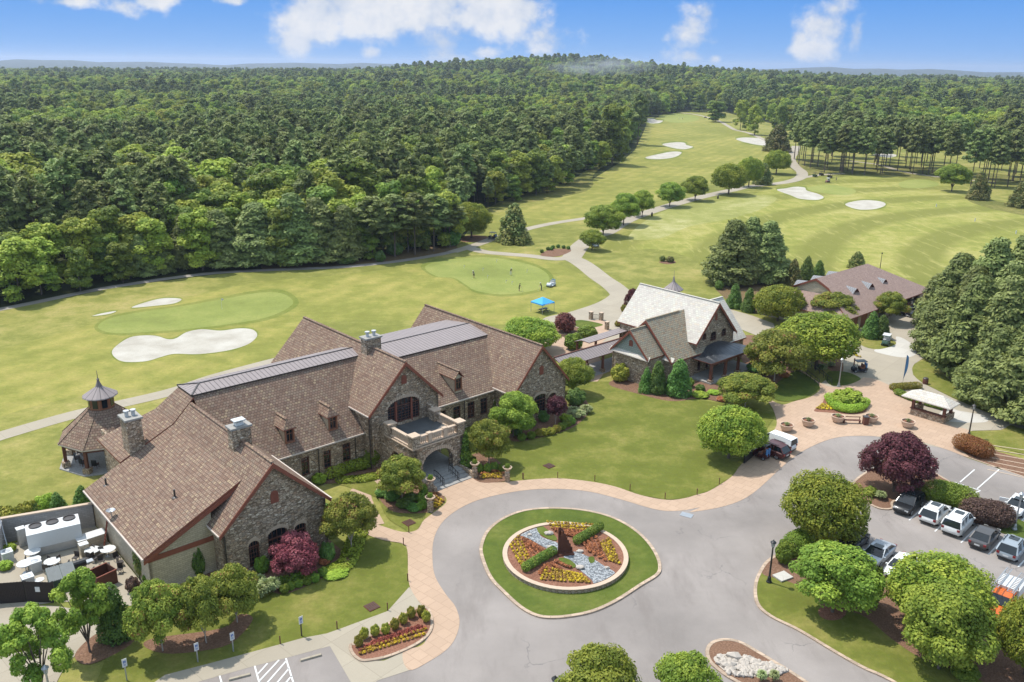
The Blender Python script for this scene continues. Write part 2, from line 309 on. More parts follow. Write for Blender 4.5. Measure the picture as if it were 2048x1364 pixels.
def zone_uv(name,uvs,mat,z,thick=.003):
    p2=[(W(*q).x,W(*q).y) for q in uvs]; return tag(MB().prism(p2,z-thick,z).build(name,mat),kind='structure')
def strip(p2,w,closed=False):
    n=len(p2); l=[];r=[]
    for i in range(n):
        a=Vector(p2[(i-1)%n] if closed or i>0 else p2[i]); b=Vector(p2[(i+1)%n] if closed or i<n-1 else p2[i]); d=(b-a)
        d=d.normalized() if d.length>1e-9 else Vector((1,0)); nrm=Vector((-d.y,d.x)); c=Vector(p2[i]); ww=w[i] if isinstance(w,list) else w
        l.append(c+nrm*ww/2); r.append(c-nrm*ww/2)
    return l,r
def path(name,pxs,width,mat,z,thick=0.):
    p=[g(x,y) for x,y in smooth_px(pxs,False)]; l,r=strip([(q.x,q.y) for q in p],width); b=MB()
    for i in range(len(l)-1): b.poly([(l[i].x,l[i].y,z),(r[i].x,r[i].y,z),(r[i+1].x,r[i+1].y,z),(l[i+1].x,l[i+1].y,z)])
    return tag(b.build(name,mat),kind='structure')
def kerb(name,pxs,width,h,mat='kerb',closed=True,z0=0.,smooth=True):
    p=[g(x,y) for x,y in (smooth_px(pxs,closed) if smooth else pxs)]; l,r=strip([(q.x,q.y) for q in p],width,closed); b=MB(); n=len(l)
    for i in range(n if closed else n-1):
        j=(i+1)%n; A=[Vector((q.x,q.y,0)) for q in (l[i],r[i],r[j],l[j])]; lo=[a+Vector((0,0,z0)) for a in A]; hi=[a+Vector((0,0,h)) for a in A]
        b.mesh(lo+hi,[(4,5,6,7),(0,4,7,3),(1,2,6,5)])
    return tag(b.build(name,mat),kind='structure')
HAZE=0.0001
# ------------------------------------------------------------------ camera, sun, sky
cd=bpy.data.cameras.new('camera'); cam=bpy.data.objects.new('camera',cd); COL.objects.link(cam); SC.camera=cam
cd.sensor_width=36.; cd.lens=36.*FPX/2048.; cd.clip_end=40000.; cd.clip_start=.5
cam.matrix_world=Matrix(((RV.x,UV_.x,-FV.x,0),(RV.y,UV_.y,-FV.y,0),(RV.z,UV_.z,-FV.z,CAMH),(0,0,0,1)))
SUND=Vector((-.42,.268,1.)).normalized(); EL=math.asin(SUND.z); AZ=math.atan2(SUND.x,SUND.y)
sl=bpy.data.lights.new('sun','SUN'); sl.energy=3.7; sl.angle=R(.53); sl.color=(1.,.955,.885); so=bpy.data.objects.new('sun',sl); COL.objects.link(so); so.rotation_euler=(-SUND).to_track_quat('-Z','Y').to_euler()
wd=bpy.data.worlds.new('World'); SC.world=wd; wd.use_nodes=True; nt=wd.node_tree; bg=nt.nodes['Background']
sky=nn(nt,'ShaderNodeTexSky',sky_type='NISHITA',sun_disc=False,sun_elevation=EL,sun_rotation=AZ%(2*math.pi),altitude=100.,air_density=1.,dust_density=.1,ozone_density=6.)
bg.inputs[1].default_value=.15
d=nn(nt,'ShaderNodeTexCoord').outputs['Generated']; sp=nn(nt,'ShaderNodeSeparateXYZ',i_0=d)
az=math_(nt,'ARCTAN2',sp.outputs[0],sp.outputs[1]); el=math_(nt,'ARCSINE',sp.outputs[2])
def fb(sc,seed,det=8,ro=.58): return nn(nt,'ShaderNodeTexNoise',i_Vector=nn(nt,'ShaderNodeMapping',i_Vector=d,i_Location=(seed,seed*.7,seed*.3),i_Scale=(1,1,1.25)).outputs[0],i_Scale=sc,i_Detail=det,i_Roughness=ro).outputs['Fac']
KS=1/(.15*2**.35); n_hi=fb(22.,3.1); n_lo=fb(9.,1.7,4)
cl=None
for (x,y,rx,ry) in [(690,8,120,48),(625,42,52,46),(598,82,34,26),(850,15,170,60),(970,28,110,46),(1045,20,62,66),(1085,72,55,36),(885,85,58,42),(890,118,55,22),(972,106,34,12),(760,48,90,30),(1388,62,44,54),(1384,112,28,22),(1412,28,26,32),(1648,52,54,42),(1672,18,38,22),(1618,98,44,20),(1598,78,20,22),(1716,58,18,34),(130,4,52,11),(246,10,32,18),(300,2,36,12),(465,0,26,8),(648,73,17,11),(740,108,20,12),(1430,118,14,10)]:
    r0=ray(x,y).normalized(); a0=math.atan2(r0.x,r0.y); e0=math.asin(r0.z)
    qa=math_(nt,'DIVIDE',math_(nt,'SUBTRACT',az,a0),rx/FPX); qe=math_(nt,'DIVIDE',math_(nt,'SUBTRACT',el,e0),ry/FPX)
    f=math_(nt,'SUBTRACT',1.,math_(nt,'SQRT',math_(nt,'ADD',math_(nt,'MULTIPLY',qa,qa),math_(nt,'MULTIPLY',qe,qe))))
    f=nn(nt,'ShaderNodeMath',operation='MAXIMUM',i_0=f,i_1=-1.).outputs[0]
    cl=f if cl is None else nn(nt,'ShaderNodeMath',operation='SMOOTH_MAX',i_0=cl,i_1=f,i_2=.25).outputs[0]
dens=math_(nt,'ADD',cl,math_(nt,'ADD',math_(nt,'MULTIPLY',math_(nt,'SUBTRACT',n_hi,.5),3.2),math_(nt,'MULTIPLY',math_(nt,'SUBTRACT',n_lo,.5),2.)))
cm=nn(nt,'ShaderNodeMapRange',interpolation_type='SMOOTHSTEP',i_0=dens,i_1=-.25,i_2=.75,i_3=0.,i_4=.98).outputs[0]
up=mix(nt,1.,sky.outputs[0],(4.1,2.8,1.7),'MULTIPLY')  # sky above the view, boosted and warmed as added fill light
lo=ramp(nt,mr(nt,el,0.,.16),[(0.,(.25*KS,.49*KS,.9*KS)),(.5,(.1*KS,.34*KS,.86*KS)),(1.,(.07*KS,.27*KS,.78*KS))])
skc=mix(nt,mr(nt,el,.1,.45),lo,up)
ccol=mix(nt,mr(nt,n_hi,.38,.62),(.58*KS,.66*KS,.8*KS),(.86*KS,.87*KS,.9*KS))
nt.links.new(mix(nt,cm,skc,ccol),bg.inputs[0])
SC.view_settings.view_transform='Standard'; SC.view_settings.look='None'; SC.view_settings.exposure=.35; SC.view_settings.gamma=1.
SC.render.engine='CYCLES'; cy=SC.cycles; cy.use_denoising=True; cy.max_bounces=6; cy.diffuse_bounces=3; cy.glossy_bounces=2; cy.transmission_bounces=3; cy.transparent_max_bounces=4; cy.volume_bounces=0; cy.sample_clamp_indirect=6.
# ------------------------------------------------------------------ land
HILLS=[(70,1750,33,300,420),(420,2000,8,420,420),(-330,2050,3,420,400)]
def hill(x,y): return sum(h*math.exp(-((x-a)/rx)**2-((y-b)/ry)**2) for a,b,h,rx,ry in HILLS)
gr=MB(); gr.poly([(-14000,-3000,0),(14000,-3000,0),(14000,16000,0),(-14000,16000,0)]); tag(gr.build('ground','floor'),kind='structure')
hb=MB(); nx,ny=70,50; vs=[]; 
for j in range(ny+1):
    for i in range(nx+1):
        x=-1300+2500*i/nx; y=950+1900*j/ny; vs.append((x,y,hill(x,y)-.6))
hb.mesh(vs,[(j*(nx+1)+i,j*(nx+1)+i+1,(j+1)*(nx+1)+i+1,(j+1)*(nx+1)+i) for j in range(ny) for i in range(nx)]); tag(hb.build('hill','floor',smooth=True),kind='structure')
fh=MB(); vs=[]; n=90
for i in range(n+1):
    a=R(-62)+R(124)*i/n; r=9000; hh=40+10*math.sin(i*.55)+7*math.sin(i*1.3+1)+5*math.sin(i*2.7)
    for rr,zz in ((r-1500,0),(r-600,hh*.6),(r,hh),(r+700,hh*.5),(r+1500,0)): vs.append((rr*math.sin(a),rr*math.cos(a),zz-1))
fh.mesh(vs,[(i*5+k,(i+1)*5+k,(i+1)*5+k+1,i*5+k+1) for i in range(n) for k in range(4)]); tag(fh.build('hills','floor',smooth=True),kind='structure')
TURF=[(-700,1700),(-700,760),(-160,655),(0,622),(110,600),(240,573),(330,562),(430,549),(540,539),(640,533),(740,529),(850,514),(905,500),(925,478),(950,440),(985,418),(1060,402),(1120,388),(1180,362),(1215,340),(1245,322),(1270,300),(1288,262),(1296,240),(1330,231),(1380,219),(1440,222),(1480,232),(1540,246),(1590,262),(1660,277),(1800,288),(2048,318),(2300,345),(2700,420),(2700,1700)]
zone('golf_course_lawn',TURF,'rough',.012,smooth=False)
zone('fairway',[(985,432),(1060,412),(1130,392),(1190,358),(1225,345),(1262,322),(1300,280),(1305,250),(1345,236),(1400,229),(1440,236),(1470,250),(1515,268),(1560,300),(1558,330),(1490,352),(1420,372),(1330,392),(1260,415),(1200,432),(1120,448),(1060,452),(985,458)],'fairway',.018)
zone('driving_range',[(1205,500),(1270,460),(1330,432),(1420,405),(1500,390),(1560,372),(1660,358),(1760,345),(1870,350),(1990,400),(2150,450),(2300,620),(2000,640),(1850,560),(1680,560),(1600,540),(1450,540),(1330,500)],'range',.018)
zone('practice_lawn',[(-200,760),(0,700),(180,650),(350,600),(520,565),(700,548),(900,522),(1010,512),(1120,530),(1190,570),(1200,600),(1100,640),(980,650),(800,640),(620,650),(560,700),(470,740),(330,770),(120,800),(-200,880)],'fairway',.018)
zone('worn_tee',[z8(340,640),z8(420,560),z8(560,500),z8(720,480),z8(900,455),z8(980,470),z8(900,520),z8(760,560),z8(600,590),z8(480,640)],'thatch',.024)
for q in ([z8(1105,425),z8(1200,410),z8(1300,425),z8(1320,442),z8(1270,455),z8(1150,440)],[z8(1510,400),z8(1560,388),z8(1640,390),z8(1680,410),z8(1600,424),z8(1520,420)],[z8(470,112),z8(560,102),z8(640,118),z8(620,136),z8(520,140)]): zone('putting_green',q,'green',.03)
PG=[z1(575,150),z1(640,110),z1(800,75),z1(1050,40),z1(1280,0),z1(1500,-40),z1(1640,-40),z1(1715,5),z1(1680,50),z1(1550,105),z1(1350,140),z1(1150,165),z1(900,185),z1(700,195),z1(600,180)]
zone('green_collar',[z1(555,150),z1(630,100),z1(800,62),z1(1050,28),z1(1280,-14),z1(1500,-56),z1(1660,-58),z1(1748,5),z1(1705,60),z1(1560,120),z1(1350,152),z1(1150,178),z1(900,198),z1(700,208),z1(580,190)],'collar',.024); zone('putting_green',PG,'green',.03)
PG2=[zb(730,1040),zb(800,1005),zb(950,985),zb(1100,980),zb(1250,1000),zb(1380,1035),zb(1450,1080),zb(1455,1130),zb(1400,1165),zb(1280,1190),zb(1150,1195),zb(1030,1175),zb(970,1140),zb(900,1100),zb(800,1090)]
zone('green_collar',[(zb(1090,1088)[0]+(x-zb(1090,1088)[0])*1.07,zb(1090,1088)[1]+(y-zb(1090,1088)[1])*1.12) for x,y in PG2],'collar',.024); zone('putting_green',PG2,'green',.03)
zone('tall_grass',[zb(1085,700),zb(1180,650),zb(1330,600),zb(1480,560),zb(1600,520),zb(1700,455),zb(1760,420),zb(1780,435),zb(1715,500),zb(1712,560),zb(1650,600),zb(1450,640),zb(1300,665),zb(1180,700),zb(1090,715)],'tall',.03)
zone('tall_grass',[z8(1800,465),z8(1860,470),z8(1960,485),z8(2048,505),z8(2200,540),z8(2200,570),z8(1960,525),z8(1830,490)],'tall',.03)
for q in ([z1(655,310),z1(680,270),z1(760,220),z1(850,208),z1(920,212),z1(980,230),z1(1030,225),z1(1090,190),z1(1180,172),z1(1290,180),z1(1400,167),z1(1480,175),z1(1505,210),z1(1460,255),z1(1380,285),z1(1280,305),z1(1150,318),z1(1020,316),z1(940,335),z1(860,358),z1(750,364),z1(690,350)],
          [z1(770,45),z1(860,12),z1(960,-10),z1(1060,-5),z1(1020,20),z1(900,35)],[z1(540,95),z1(600,78),z1(680,65),z1(640,82)],
          [z8(980,432),z8(1020,425),z8(1060,418),z8(1100,422),z8(1110,435),z8(1160,450),z8(1182,465),z8(1150,475),z8(1080,470),z8(1040,455)],[z8(1275,495),z8(1320,480),z8(1380,476),z8(1440,485),z8(1446,500),z8(1400,515),z8(1330,516)],
          [z8(415,290),z8(480,275),z8(530,266),z8(568,270),z8(545,288),z8(490,298),z8(430,298)],[z8(485,235),z8(540,226),z8(580,228),z8(590,238),z8(618,246),z8(580,256),z8(530,250)],[z8(804,212),z8(850,205),z8(930,212),z8(990,225),z8(930,240),z8(850,228)],[z8(402,128),z8(440,122),z8(460,130),z8(488,133),z8(470,143),z8(430,143)],[z8(1390,278),z8(1440,272),z8(1500,282),z8(1460,292)]):
    cx_=sum(p[0] for p in q)/len(q); cy_=sum(p[1] for p in q)/len(q); zone('bunker_lip',[(x+(2.6 if x>cx_ else -2.6),y+(1.6 if y>cy_ else -2.4)) for x,y in q],'collar',.033); zone('sand_bunker',q,'sand',.036)
# paths
path('cart_path',[(-300,925),z1(-300,890),z1(0,797),z1(450,668),z1(980,545),(430,755),(560,720)],3.0,'concrete',.04)
path('cart_path',[(-300,690),(-60,632),(80,603),(180,582),(250,570),(330,558),(430,546),(520,541),(620,537),(700,533),(800,522),(880,509),(930,497)],2.4,'pathdark',.04)
path('cart_path',[(905,504),(942,493),(966,485),(990,476),(1058,457),(1110,446),(1169,437),(1225,428),(1290,412)],3.2,'concrete',.042)
path('cart_path',[(938,496),(969,504),(1010,508),(1060,512),(1112,518),(1147,514)],3.6,'concrete',.046)
path('cart_path',[(1140,520),(1152,503),(1164,489),(1186,474),(1215,464),(1253,441),(1308,421),(1387,398),(1461,381),(1498,373),(1563,366),(1598,357),(1604,345),(1590,333),(1581,318),(1588,305),(1592,292)],5.,'concrete',.05)
path('cart_path',[(1598,357),(1640,350),(1690,347)],3.,'concrete',.046); path('cart_path',[z8(1060,270),z8(990,245),z8(870,190),z8(800,172),z8(760,150),z8(720,130),z8(640,108),z8(560,98)],3.6,'concrete',.046)
path('cart_path',[(1700,322),(1760,330),(1800,342),(1860,352),(1990,365)],3.,'concrete',.046); path('cart_path',[(1830,268),(1900,290),(1960,305)],3.,'concrete',.046)
path('cart_path',[(1135,514),(1155,522),(1175,535),(1200,555),(1225,572),(1244,590),(1248,605),(1240,622)],5.,'concrete',.054)
zone('concrete_plaza',[z4(240,470),z4(400,425),z4(560,372),z4(640,325),z4(655,290),z4(735,310),z4(760,420),z4(735,560),z4(560,640),z4(300,660),z4(150,620)],'concrete',.058)
zone('patio',[z4(330,520),z4(560,470),z4(640,500),z4(600,600),z4(420,690),z4(250,660),z4(240,560)],'tan',.064)
zone('lawn_patch',[z4(430,480),z4(480,470),z4(600,495),z4(560,512),z4(500,525),z4(440,505)],'lush',.07)
path('walkway',[z4(520,680),z4(560,760),z4(480,850),z4(430,830)],3.,'tan',.06)
# barn drive and kiosk plaza
zone('service_drive',[z4(1290,390),z4(1480,445),z4(1600,490),z5(480,130),z5(700,210),z5(860,190),z5(1000,120),z5(1190,50),z5(1350,-60),z5(1420,0),z5(1400,150),z5(1450,280),z5(1352,345),z5(1345,410),z5(1400,460),z5(1600,560),z5(1800,645),z5(2048,718),z5(2400,800),z5(2400,850),z5(2048,752),z5(1960,735),z5(1900,760),z5(1720,765),z5(1640,850),z5(1560,880),z5(1100,800),z5(800,560),z5(760,470),z5(900,360),z5(600,300),z4(1700,640),z4(1400,520)],'concrete',.058,smooth=False)
zone('service_drive',[z5(1100,255),z5(1230,215),z5(1240,170),z5(1300,190),z5(1360,240),z5(1360,285),z5(1290,302),z5(1180,285)],'bright',.064)
zone('service_drive',[z5(1560,620),z5(1640,640),z5(1780,665),z5(1822,695),z5(1790,712),z5(1650,712),z5(1500,690)],'bright',.064)
zone('lawn_patch',[z5(965,160),z5(1000,150),z5(1130,165),z5(1230,200),z5(1225,225),z5(1130,250),z5(1040,235),z5(975,190)],'lawn',.07)
zone('road',[(600,1500),z7(200,1200),z7(380,1090),z7(480,900),z7(420,730),z7(380,560),z7(410,410),z7(480,285),z7(610,160),z7(760,105),z7(1000,62),z7(1200,52),z7(1400,66),z7(1600,112),z7(1760,160),z7(1900,165),(1430,985),(1490,960),(1555,920),z5(600,900),z5(800,780),z5(1100,760),z5(1400,800),z5(1600,850),(2000,1000),(2000,1500)],'asphalt',.047,smooth=False)
zone('road',[(560,1500),(740,1380),z7(160,1205),z7(470,1110),z7(590,1010),z7(640,900),z7(620,780),z7(560,700),z7(500,600),z7(483,500),z7(490,380),z7(540,280),z7(640,200),z7(780,140),z7(1000,95),z7(1200,84),z7(1400,100),z7(1600,150),z7(1750,195),z7(1850,213),z7(1950,210),z7(2048,193),(1450,1011),(1505,985),(1560,950),z5(560,960),z5(700,870),z5(850,815),z5(1000,800),z5(1200,810),z5(1400,840),z5(1560,890),z5(1700,940),z5(1900,1010),z5(2100,1080),(2500,1200),(2500,1700),(1000,1700)],'asphalt',.05)
zone('parking_bay',[(300,1500),(380,1400),zs(400,726),zs(650,655),zs(1040,545),zs(1400,455),zs(1930,310),zs(2010,288),zs(2130,600),(760,1450)],'asphalt',.056,smooth=False)
zone('sidewalk',[z5(-60,1280),z7(2048,193),z7(1950,210),z7(1850,213),z7(1750,195),z7(1600,150),z7(1400,100),z7(1200,84),z7(1000,95),z7(780,140),z7(640,200),z7(540,280),z7(490,380),z7(483,500),z7(500,600),z7(560,700),z7(620,780),z7(640,880),z7(590,1000),z7(470,1090),z7(345,1145),z7(310,1040),z7(420,1000),z7(470,930),z7(485,870),z7(455,800),z7(400,740),z7(352,660),z7(340,580),z7(335,440),z7(300,402),z7(200,385),z7(100,350),z7(80,315),z7(140,290),z7(300,335),z7(390,325),z7(430,270),z7(480,230),z7(558,170),z7(556,130),z7(500,110),z7(560,70),z7(720,12),z7(760,45),z7(900,45),z7(960,38),z7(1200,22),z7(1400,40),z7(1550,70),z7(1700,120),z7(1850,148),z7(1950,140),z7(2030,118),(1420,982),(1462,955),(1478,935),z5(280,960),z5(470,760),z5(470,650),z5(430,570),z5(520,600),z5(600,578),z5(700,550),z5(760,490),z5(650,430),z5(560,350),z5(610,350),z5(720,440),z5(840,490),z5(960,460),z5(1060,430),z5(1200,480),z5(1320,570),z5(1560,720),z5(1700,765),z5(1640,840),z5(1620,860),z5(1700,935),z5(1560,885),z5(1400,838),z5(1200,808),z5(1000,798),z5(850,812),z5(700,868),z5(560,958),(1505,988),(1450,1013)],'tan',.068)
path('front_walk',[z7(130,300),z3(640,1200),z3(760,1145),z3(830,1120)],2.6,'tan',.062)
zone('walkway',[(60,1500),(300,1372),zs(0,650),zs(540,510),zs(1350,290),zs(1620,215),zs(1890,165),zs(2048,110),z7(220,800),z7(345,660),z7(352,662),z7(400,742),z7(455,802),z7(330,880),z7(180,960),z7(20,1030),z7(60,1095),z7(200,1090),z7(310,1042),z7(345,1147),z7(160,1207),(740,1380),(716,1390),zs(1930,312),zs(1400,457),zs(1040,547),zs(650,657),zs(400,728),(380,1400),(300,1450)],'concrete',.066,smooth=False)
zone('service_road',[(-300,1300),z2(0,790),z2(150,775),z2(330,770),z2(600,830),z2(620,890),z2(560,940),z2(420,1080),z2(350,1180),z2(300,1300),(60,1500),(-300,1500)],'concrete',.05)
# lawns round the house
zone('lawn',[z4(-260,1240),z4(-180,1000),z4(480,830),z4(640,830),z4(1180,940),z4(1500,985),z4(1610,1010),z4(1600,1050),z4(1500,1190),(1478,935),(1462,955),(1420,982),z7(2030,118),z7(1950,140),z7(1850,148),z7(1700,120),z7(1550,70),z7(1400,40),z7(1200,22),z7(960,38),z3(1400,1080),z3(1340,980)],'lawn',.062,smooth=False)
zone('lawn',[z7(-300,610),z7(-200,420),z7(100,355),z7(200,388),z7(295,402),z7(335,440),z7(340,585),z7(350,660),z7(220,800),zs(2040,112),zs(1890,165),zs(1620,215),zs(1350,290),zs(540,510),zs(0,650),(300,1372),(180,1400),(230,1270),(430,1240),(520,1200)],'lawn',.06,smooth=False)
zone('lawn_patch',[z3(740,1190),z3(800,1330),z3(900,1400),z7(340,335),z7(390,325),z7(430,270),z7(480,230),z7(400,215),z7(200,150),z3(560,1150),z3(480,1140),z3(640,1090),z3(740,1130)],'lawn',.064)
zone('lawn_patch',[z5(450,520),z5(480,570),z5(580,578),z5(680,548),z5(755,490),z5(700,430),z5(600,390),z5(480,470)],'lush',.072); zone('lawn_patch',[z5(790,430),z5(830,478),z5(920,478),z5(1000,450),z5(1010,430),z5(930,395),z5(820,390)],'lush',.072)
zone('lawn',[z5(1345,400),z5(1355,345),z5(1440,325),z5(1520,400),z5(1700,520),z5(1900,600),z5(2048,680),z5(2048,712),z5(1800,640),z5(1600,556),z5(1400,456)],'lawn',.066)
zone('lawn',[z5(1705,775),z5(1730,768),z5(1900,768),z5(1960,730),z5(2048,760),z5(2400,860),z5(2400,1010),z5(2048,912),z5(1800,840)],'lawn',.066)
zone('painted_island',[z5(1620,840),z5(1700,930),z5(1900,1005),z5(2100,1075),z5(2100,960),z5(1820,880)],'mulch',.072,smooth=False)
# beds
B='mulch_bed'
zone(B,[z2(1000,660),z2(1260,610),z2(1500,640),z2(1660,700),z2(1900,600),z2(1910,570),z2(2048,500),z3(300,1300),z3(300,1060),z3(120,1000),(430,1130),(330,1150)],'mulch',.071)
zone(B,[z2(1300,900),z2(1400,820),z2(1480,840),z2(1420,930),z2(1300,1010),z2(1000,1050),z2(850,1010),z2(900,960)],'mulch',.072)
zone(B,[(200,1265),(260,1262),(262,1290),(180,1330),(150,1310)],'mulch',.07)
zone(B,[z3(350,1130),z3(470,1135),z3(600,1120),z3(760,1060),z3(760,960),z3(560,960),z3(330,1050)],'mulch',.07)
zone(B,[z3(740,1190),z3(820,1290),z3(930,1310),z3(1060,1300),z3(1140,1240),z3(1120,1200),z3(1050,1170),z3(1000,1080),z3(800,1130)],'mulch',.074)
zone(B,[z3(1230,1020),z3(1300,1100),z3(1360,1130),z3(1470,1125),z3(1520,1110),z3(1490,1060),z3(1450,1000),z3(1350,950)],'mulch',.074)
zone(B,[z3(1480,860),z3(1560,890),z3(1680,870),z3(1800,840),z3(1900,800),z3(1980,720),z3(1960,640),z3(1850,600),z3(1860,690),z3(1560,740),z3(1400,800)],'mulch',.074)
zone(B,[z4(640,850),z4(800,900),z4(1000,945),z4(1180,930),z4(1320,950),z4(1300,860),z4(1100,820),z4(850,800),z4(700,810)],'mulch',.07)
zone(B,[z4(1450,760),z4(1600,860),z4(1760,780),z4(1700,700),z4(1850,720),z4(1990,790),z4(2000,700),z4(1900,640),z4(1400,560)],'mulch',.068)
zone(B,[z4(1250,270),z4(1400,400),z4(1560,440),z4(1700,430),z4(1750,300),z4(1600,260),z4(1350,240)],'straw',.06)
zone(B,[z4(235,90),z4(300,55),z4(400,55),z4(410,70),z4(330,98)],'mulch',.064); zone(B,[z4(930,130),z4(1000,120),z4(1030,132),z4(980,142)],'mulch',.064)
zone('pine_straw_floor',[z5(1390,130),z5(1430,240),z5(1470,320),z5(1560,420),z5(1700,520),z5(1900,610),z5(2048,690),(2400,950),(2600,600),(2100,620),(1860,600)],'straw',.06)
zone('pine_floor',[(1570,318),(1600,350),(1650,352),(1720,350),(1850,358),(1990,362),(2300,400),(2300,380),(1960,345),(1800,334),(1640,322)],'tall',.03)
zone('pine_straw_floor',[zb(-200,1060),zb(0,1040),zb(250,1045),zb(480,1010),zb(700,985),zb(860,950),zb(920,930),zb(880,910),zb(640,930),zb(400,960),zb(100,990),zb(-200,1000)],'straw',.036); zone('pine_straw_floor',[zb(940,870),zb(1000,850),zb(1100,860),zb(1060,885),zb(960,890)],'mulch',.036)
# parking side islands (raised behind stone kerbs)
I1=[z6(405,672),z6(345,740),z6(312,830),z6(325,930),z6(400,1000),z6(560,1080),z6(760,1200),z6(920,1290),z6(1080,1364),z6(1500,1600),z6(2200,1600),z6(2200,1150),z6(1700,1000),z6(1200,800),z6(1010,770),z6(700,640),z6(560,600)]
zone('grass_island',I1,'lawn',.16,thick=.16); kerb('island_kerb',I1,.3,.18)
zone(B,[z6(410,670),z6(350,760),z6(480,800),z6(640,870),z6(700,960),z6(900,990),z6(1080,1130),z6(1250,1240),z6(1500,1330),z6(1900,1500),z6(2200,1500),z6(2100,1160),z6(1650,1010),z6(1200,820),z6(1010,790),z6(700,650)],'mulch',.168,thick=.01)
zone(B,[(1664+28*math.cos(a),1227+17*math.sin(a)) for a in [i*.5236 for i in range(12)]],'soil',.174,thick=.01)
I2=[z6(870,240),z6(880,310),z6(930,350),z6(1010,390),z6(1080,390),z6(1090,350),z6(1240,300),z6(1290,330),z6(1500,390),z6(1700,480),z6(1740,470),z6(1760,430),z6(1560,330),z6(1300,180),z6(1200,140),z6(1000,160)]
zone('bed_island',I2,'mulch',.15,thick=.15); kerb('island_kerb',I2,.25,.17)
zone('grass_island',[z6(1680,520),z6(1700,480),z6(1750,440),z6(1830,470),z6(2000,560),z6(2000,640),z6(1826,560)],'lush',.15,thick=.15)
I3=[z6(45,1180),z6(80,1145),z6(150,1133),z6(230,1150),z6(320,1200),z6(420,1260),z6(570,1355),z6(700,1460),z6(450,1480),z6(200,1364),z6(80,1280),z6(45,1230)]
zone('bed_island',I3,'mulch',.15,thick=.15); kerb('island_kerb',I3,.3,.18)
I4=[z7(5,1000),z7(60,985),z7(300,830),z7(440,780),z7(480,860),z7(460,935),z7(380,1000),z7(230,1065),z7(90,1092),z7(40,1075),z7(10,1040)]
zone('bed_island',I4,'soil',.15,thick=.15); kerb('island_kerb',I4,.25,.17)
# roundabout
I5=[z7(770,470),z7(775,400),z7(810,330),z7(890,265),z7(1000,220),z7(1120,203),z7(1240,202),z7(1380,215),z7(1520,250),z7(1640,310),z7(1730,385),z7(1790,470),z7(1812,540),z7(1795,590),z7(1700,650),z7(1560,740),z7(1430,800),z7(1300,830),z7(1180,840),z7(1090,828),z7(1000,780),z7(900,690),z7(820,600)]
zone('grass_island',I5,'lush',.16,thick=.16); kerb('island_kerb',I5,.32,.19)
# painted lines
def line(a,b,w=.12,z=.066):
    A,B_=g(*a),g(*b); l,r=strip([(A.x,A.y),(B_.x,B_.y)],w); return MB().poly([(l[0].x,l[0].y,z),(r[0].x,r[0].y,z),(r[1].x,r[1].y,z),(l[1].x,l[1].y,z)])
def lines(name,prs,w=.12,z=.066,mat='line'):
    m=MB()
    for a,b in prs: q=line(a,b,w,z); m.mesh(q.v,q.f)
    tag(m.build(name,mat),kind='structure')
lines('road_markings',[(zs(1050,545),zs(1120,800)),(zs(1415,455),zs(1520,800)),(zs(1090,635),zs(1200,515)),(zs(1105,720),zs(1335,475)),(zs(1180,760),zs(1415,490)),(zs(1280,780),zs(1450,575)),(zs(1380,780),zs(1480,665)),(zs(640,660),zs(680,800))],.13,.068)
lines('road_markings',[(zc(598,385),zc(722,275)),(zc(793,470),zc(900,372)),(zc(992,555),zc(1130,420)),(zc(1200,645),zc(1345,490)),(zc(1425,738),zc(1560,600)),(zc(215,690),zc(330,565)),(zc(370,795),zc(480,672)),(zc(985,95),zc(1095,0)),(zc(1115,145),zc(1280,0)),(zc(945,95),zc(1140,160)),(zc(1085,180),zc(1140,160)),(zc(1400,440),zc(1520,320))],.14,.068)
lines('road_markings',[(z5(1815,880+i*26),z5(2100,925+i*30)) for i in range(-1,6)]+[(z5(1700,935),z5(2100,1075))],.16,.08,'cap')
# ------------------------------------------------------------------ leaves
LEAF={ 'ball':leafmat('dense_oak_leaves',(.052,.1,.012),(.17,.215,.03)),'maple':leafmat('maple_leaves',(.052,.098,.013),(.15,.2,.03)),'crape':leafmat('crape_leaves',(.05,.083,.012),(.15,.17,.03),blossom=(.28,.13,.05)),
 'purple':leafmat('purple_leaves',(.032,.01,.013),(.085,.03,.034),.2),'red':leafmat('red_maple_leaves',(.07,.017,.022),(.16,.055,.06),.15),'holly':leafmat('holly_leaves',(.026,.065,.013),(.07,.13,.028),.12),'cone':leafmat('arborvitae_leaves',(.03,.07,.01),(.085,.13,.02),.12),
 'box':leafmat('boxwood_leaves',(.04,.085,.01),(.1,.15,.02),.15),'lime':leafmat('lime_shrub_leaves',(.075,.14,.014),(.16,.23,.03),.2),'gold':leafmat('golden_shrub_leaves',(.07,.095,.012),(.16,.16,.025),.2),'rust':leafmat('rust_hedge_leaves',(.07,.034,.012),(.13,.07,.02),.15),
 'plum':leafmat('plum_hedge_leaves',(.022,.014,.014),(.07,.045,.036),.12),'pine':leafmat('pine_needles',(.045,.073,.022),(.115,.155,.05),.2),'pine2':leafmat('blue_pine_needles',(.052,.083,.026),(.13,.168,.058),.2),'dec':leafmat('forest_leaves',(.043,.083,.014),(.12,.17,.03)),'dec2':leafmat('bright_forest_leaves',(.078,.13,.018),(.2,.245,.042)),'mag':leafmat('magnolia_leaves',(.035,.06,.015),(.11,.11,.035),.08),
 'grasst':leafmat('ornamental_grass_blades',(.07,.11,.045),(.17,.21,.11),.2),'flower':leafmat('yellow_annuals',(.12,.1,.02),(.42,.3,.012),.1),'coral':leafmat('coral_annuals',(.07,.028,.016),(.19,.072,.036),.1),'white':leafmat('magnolia_blossom_leaves',(.03,.055,.015),(.08,.11,.03),.1,blossom=(.8,.74,.6)) }
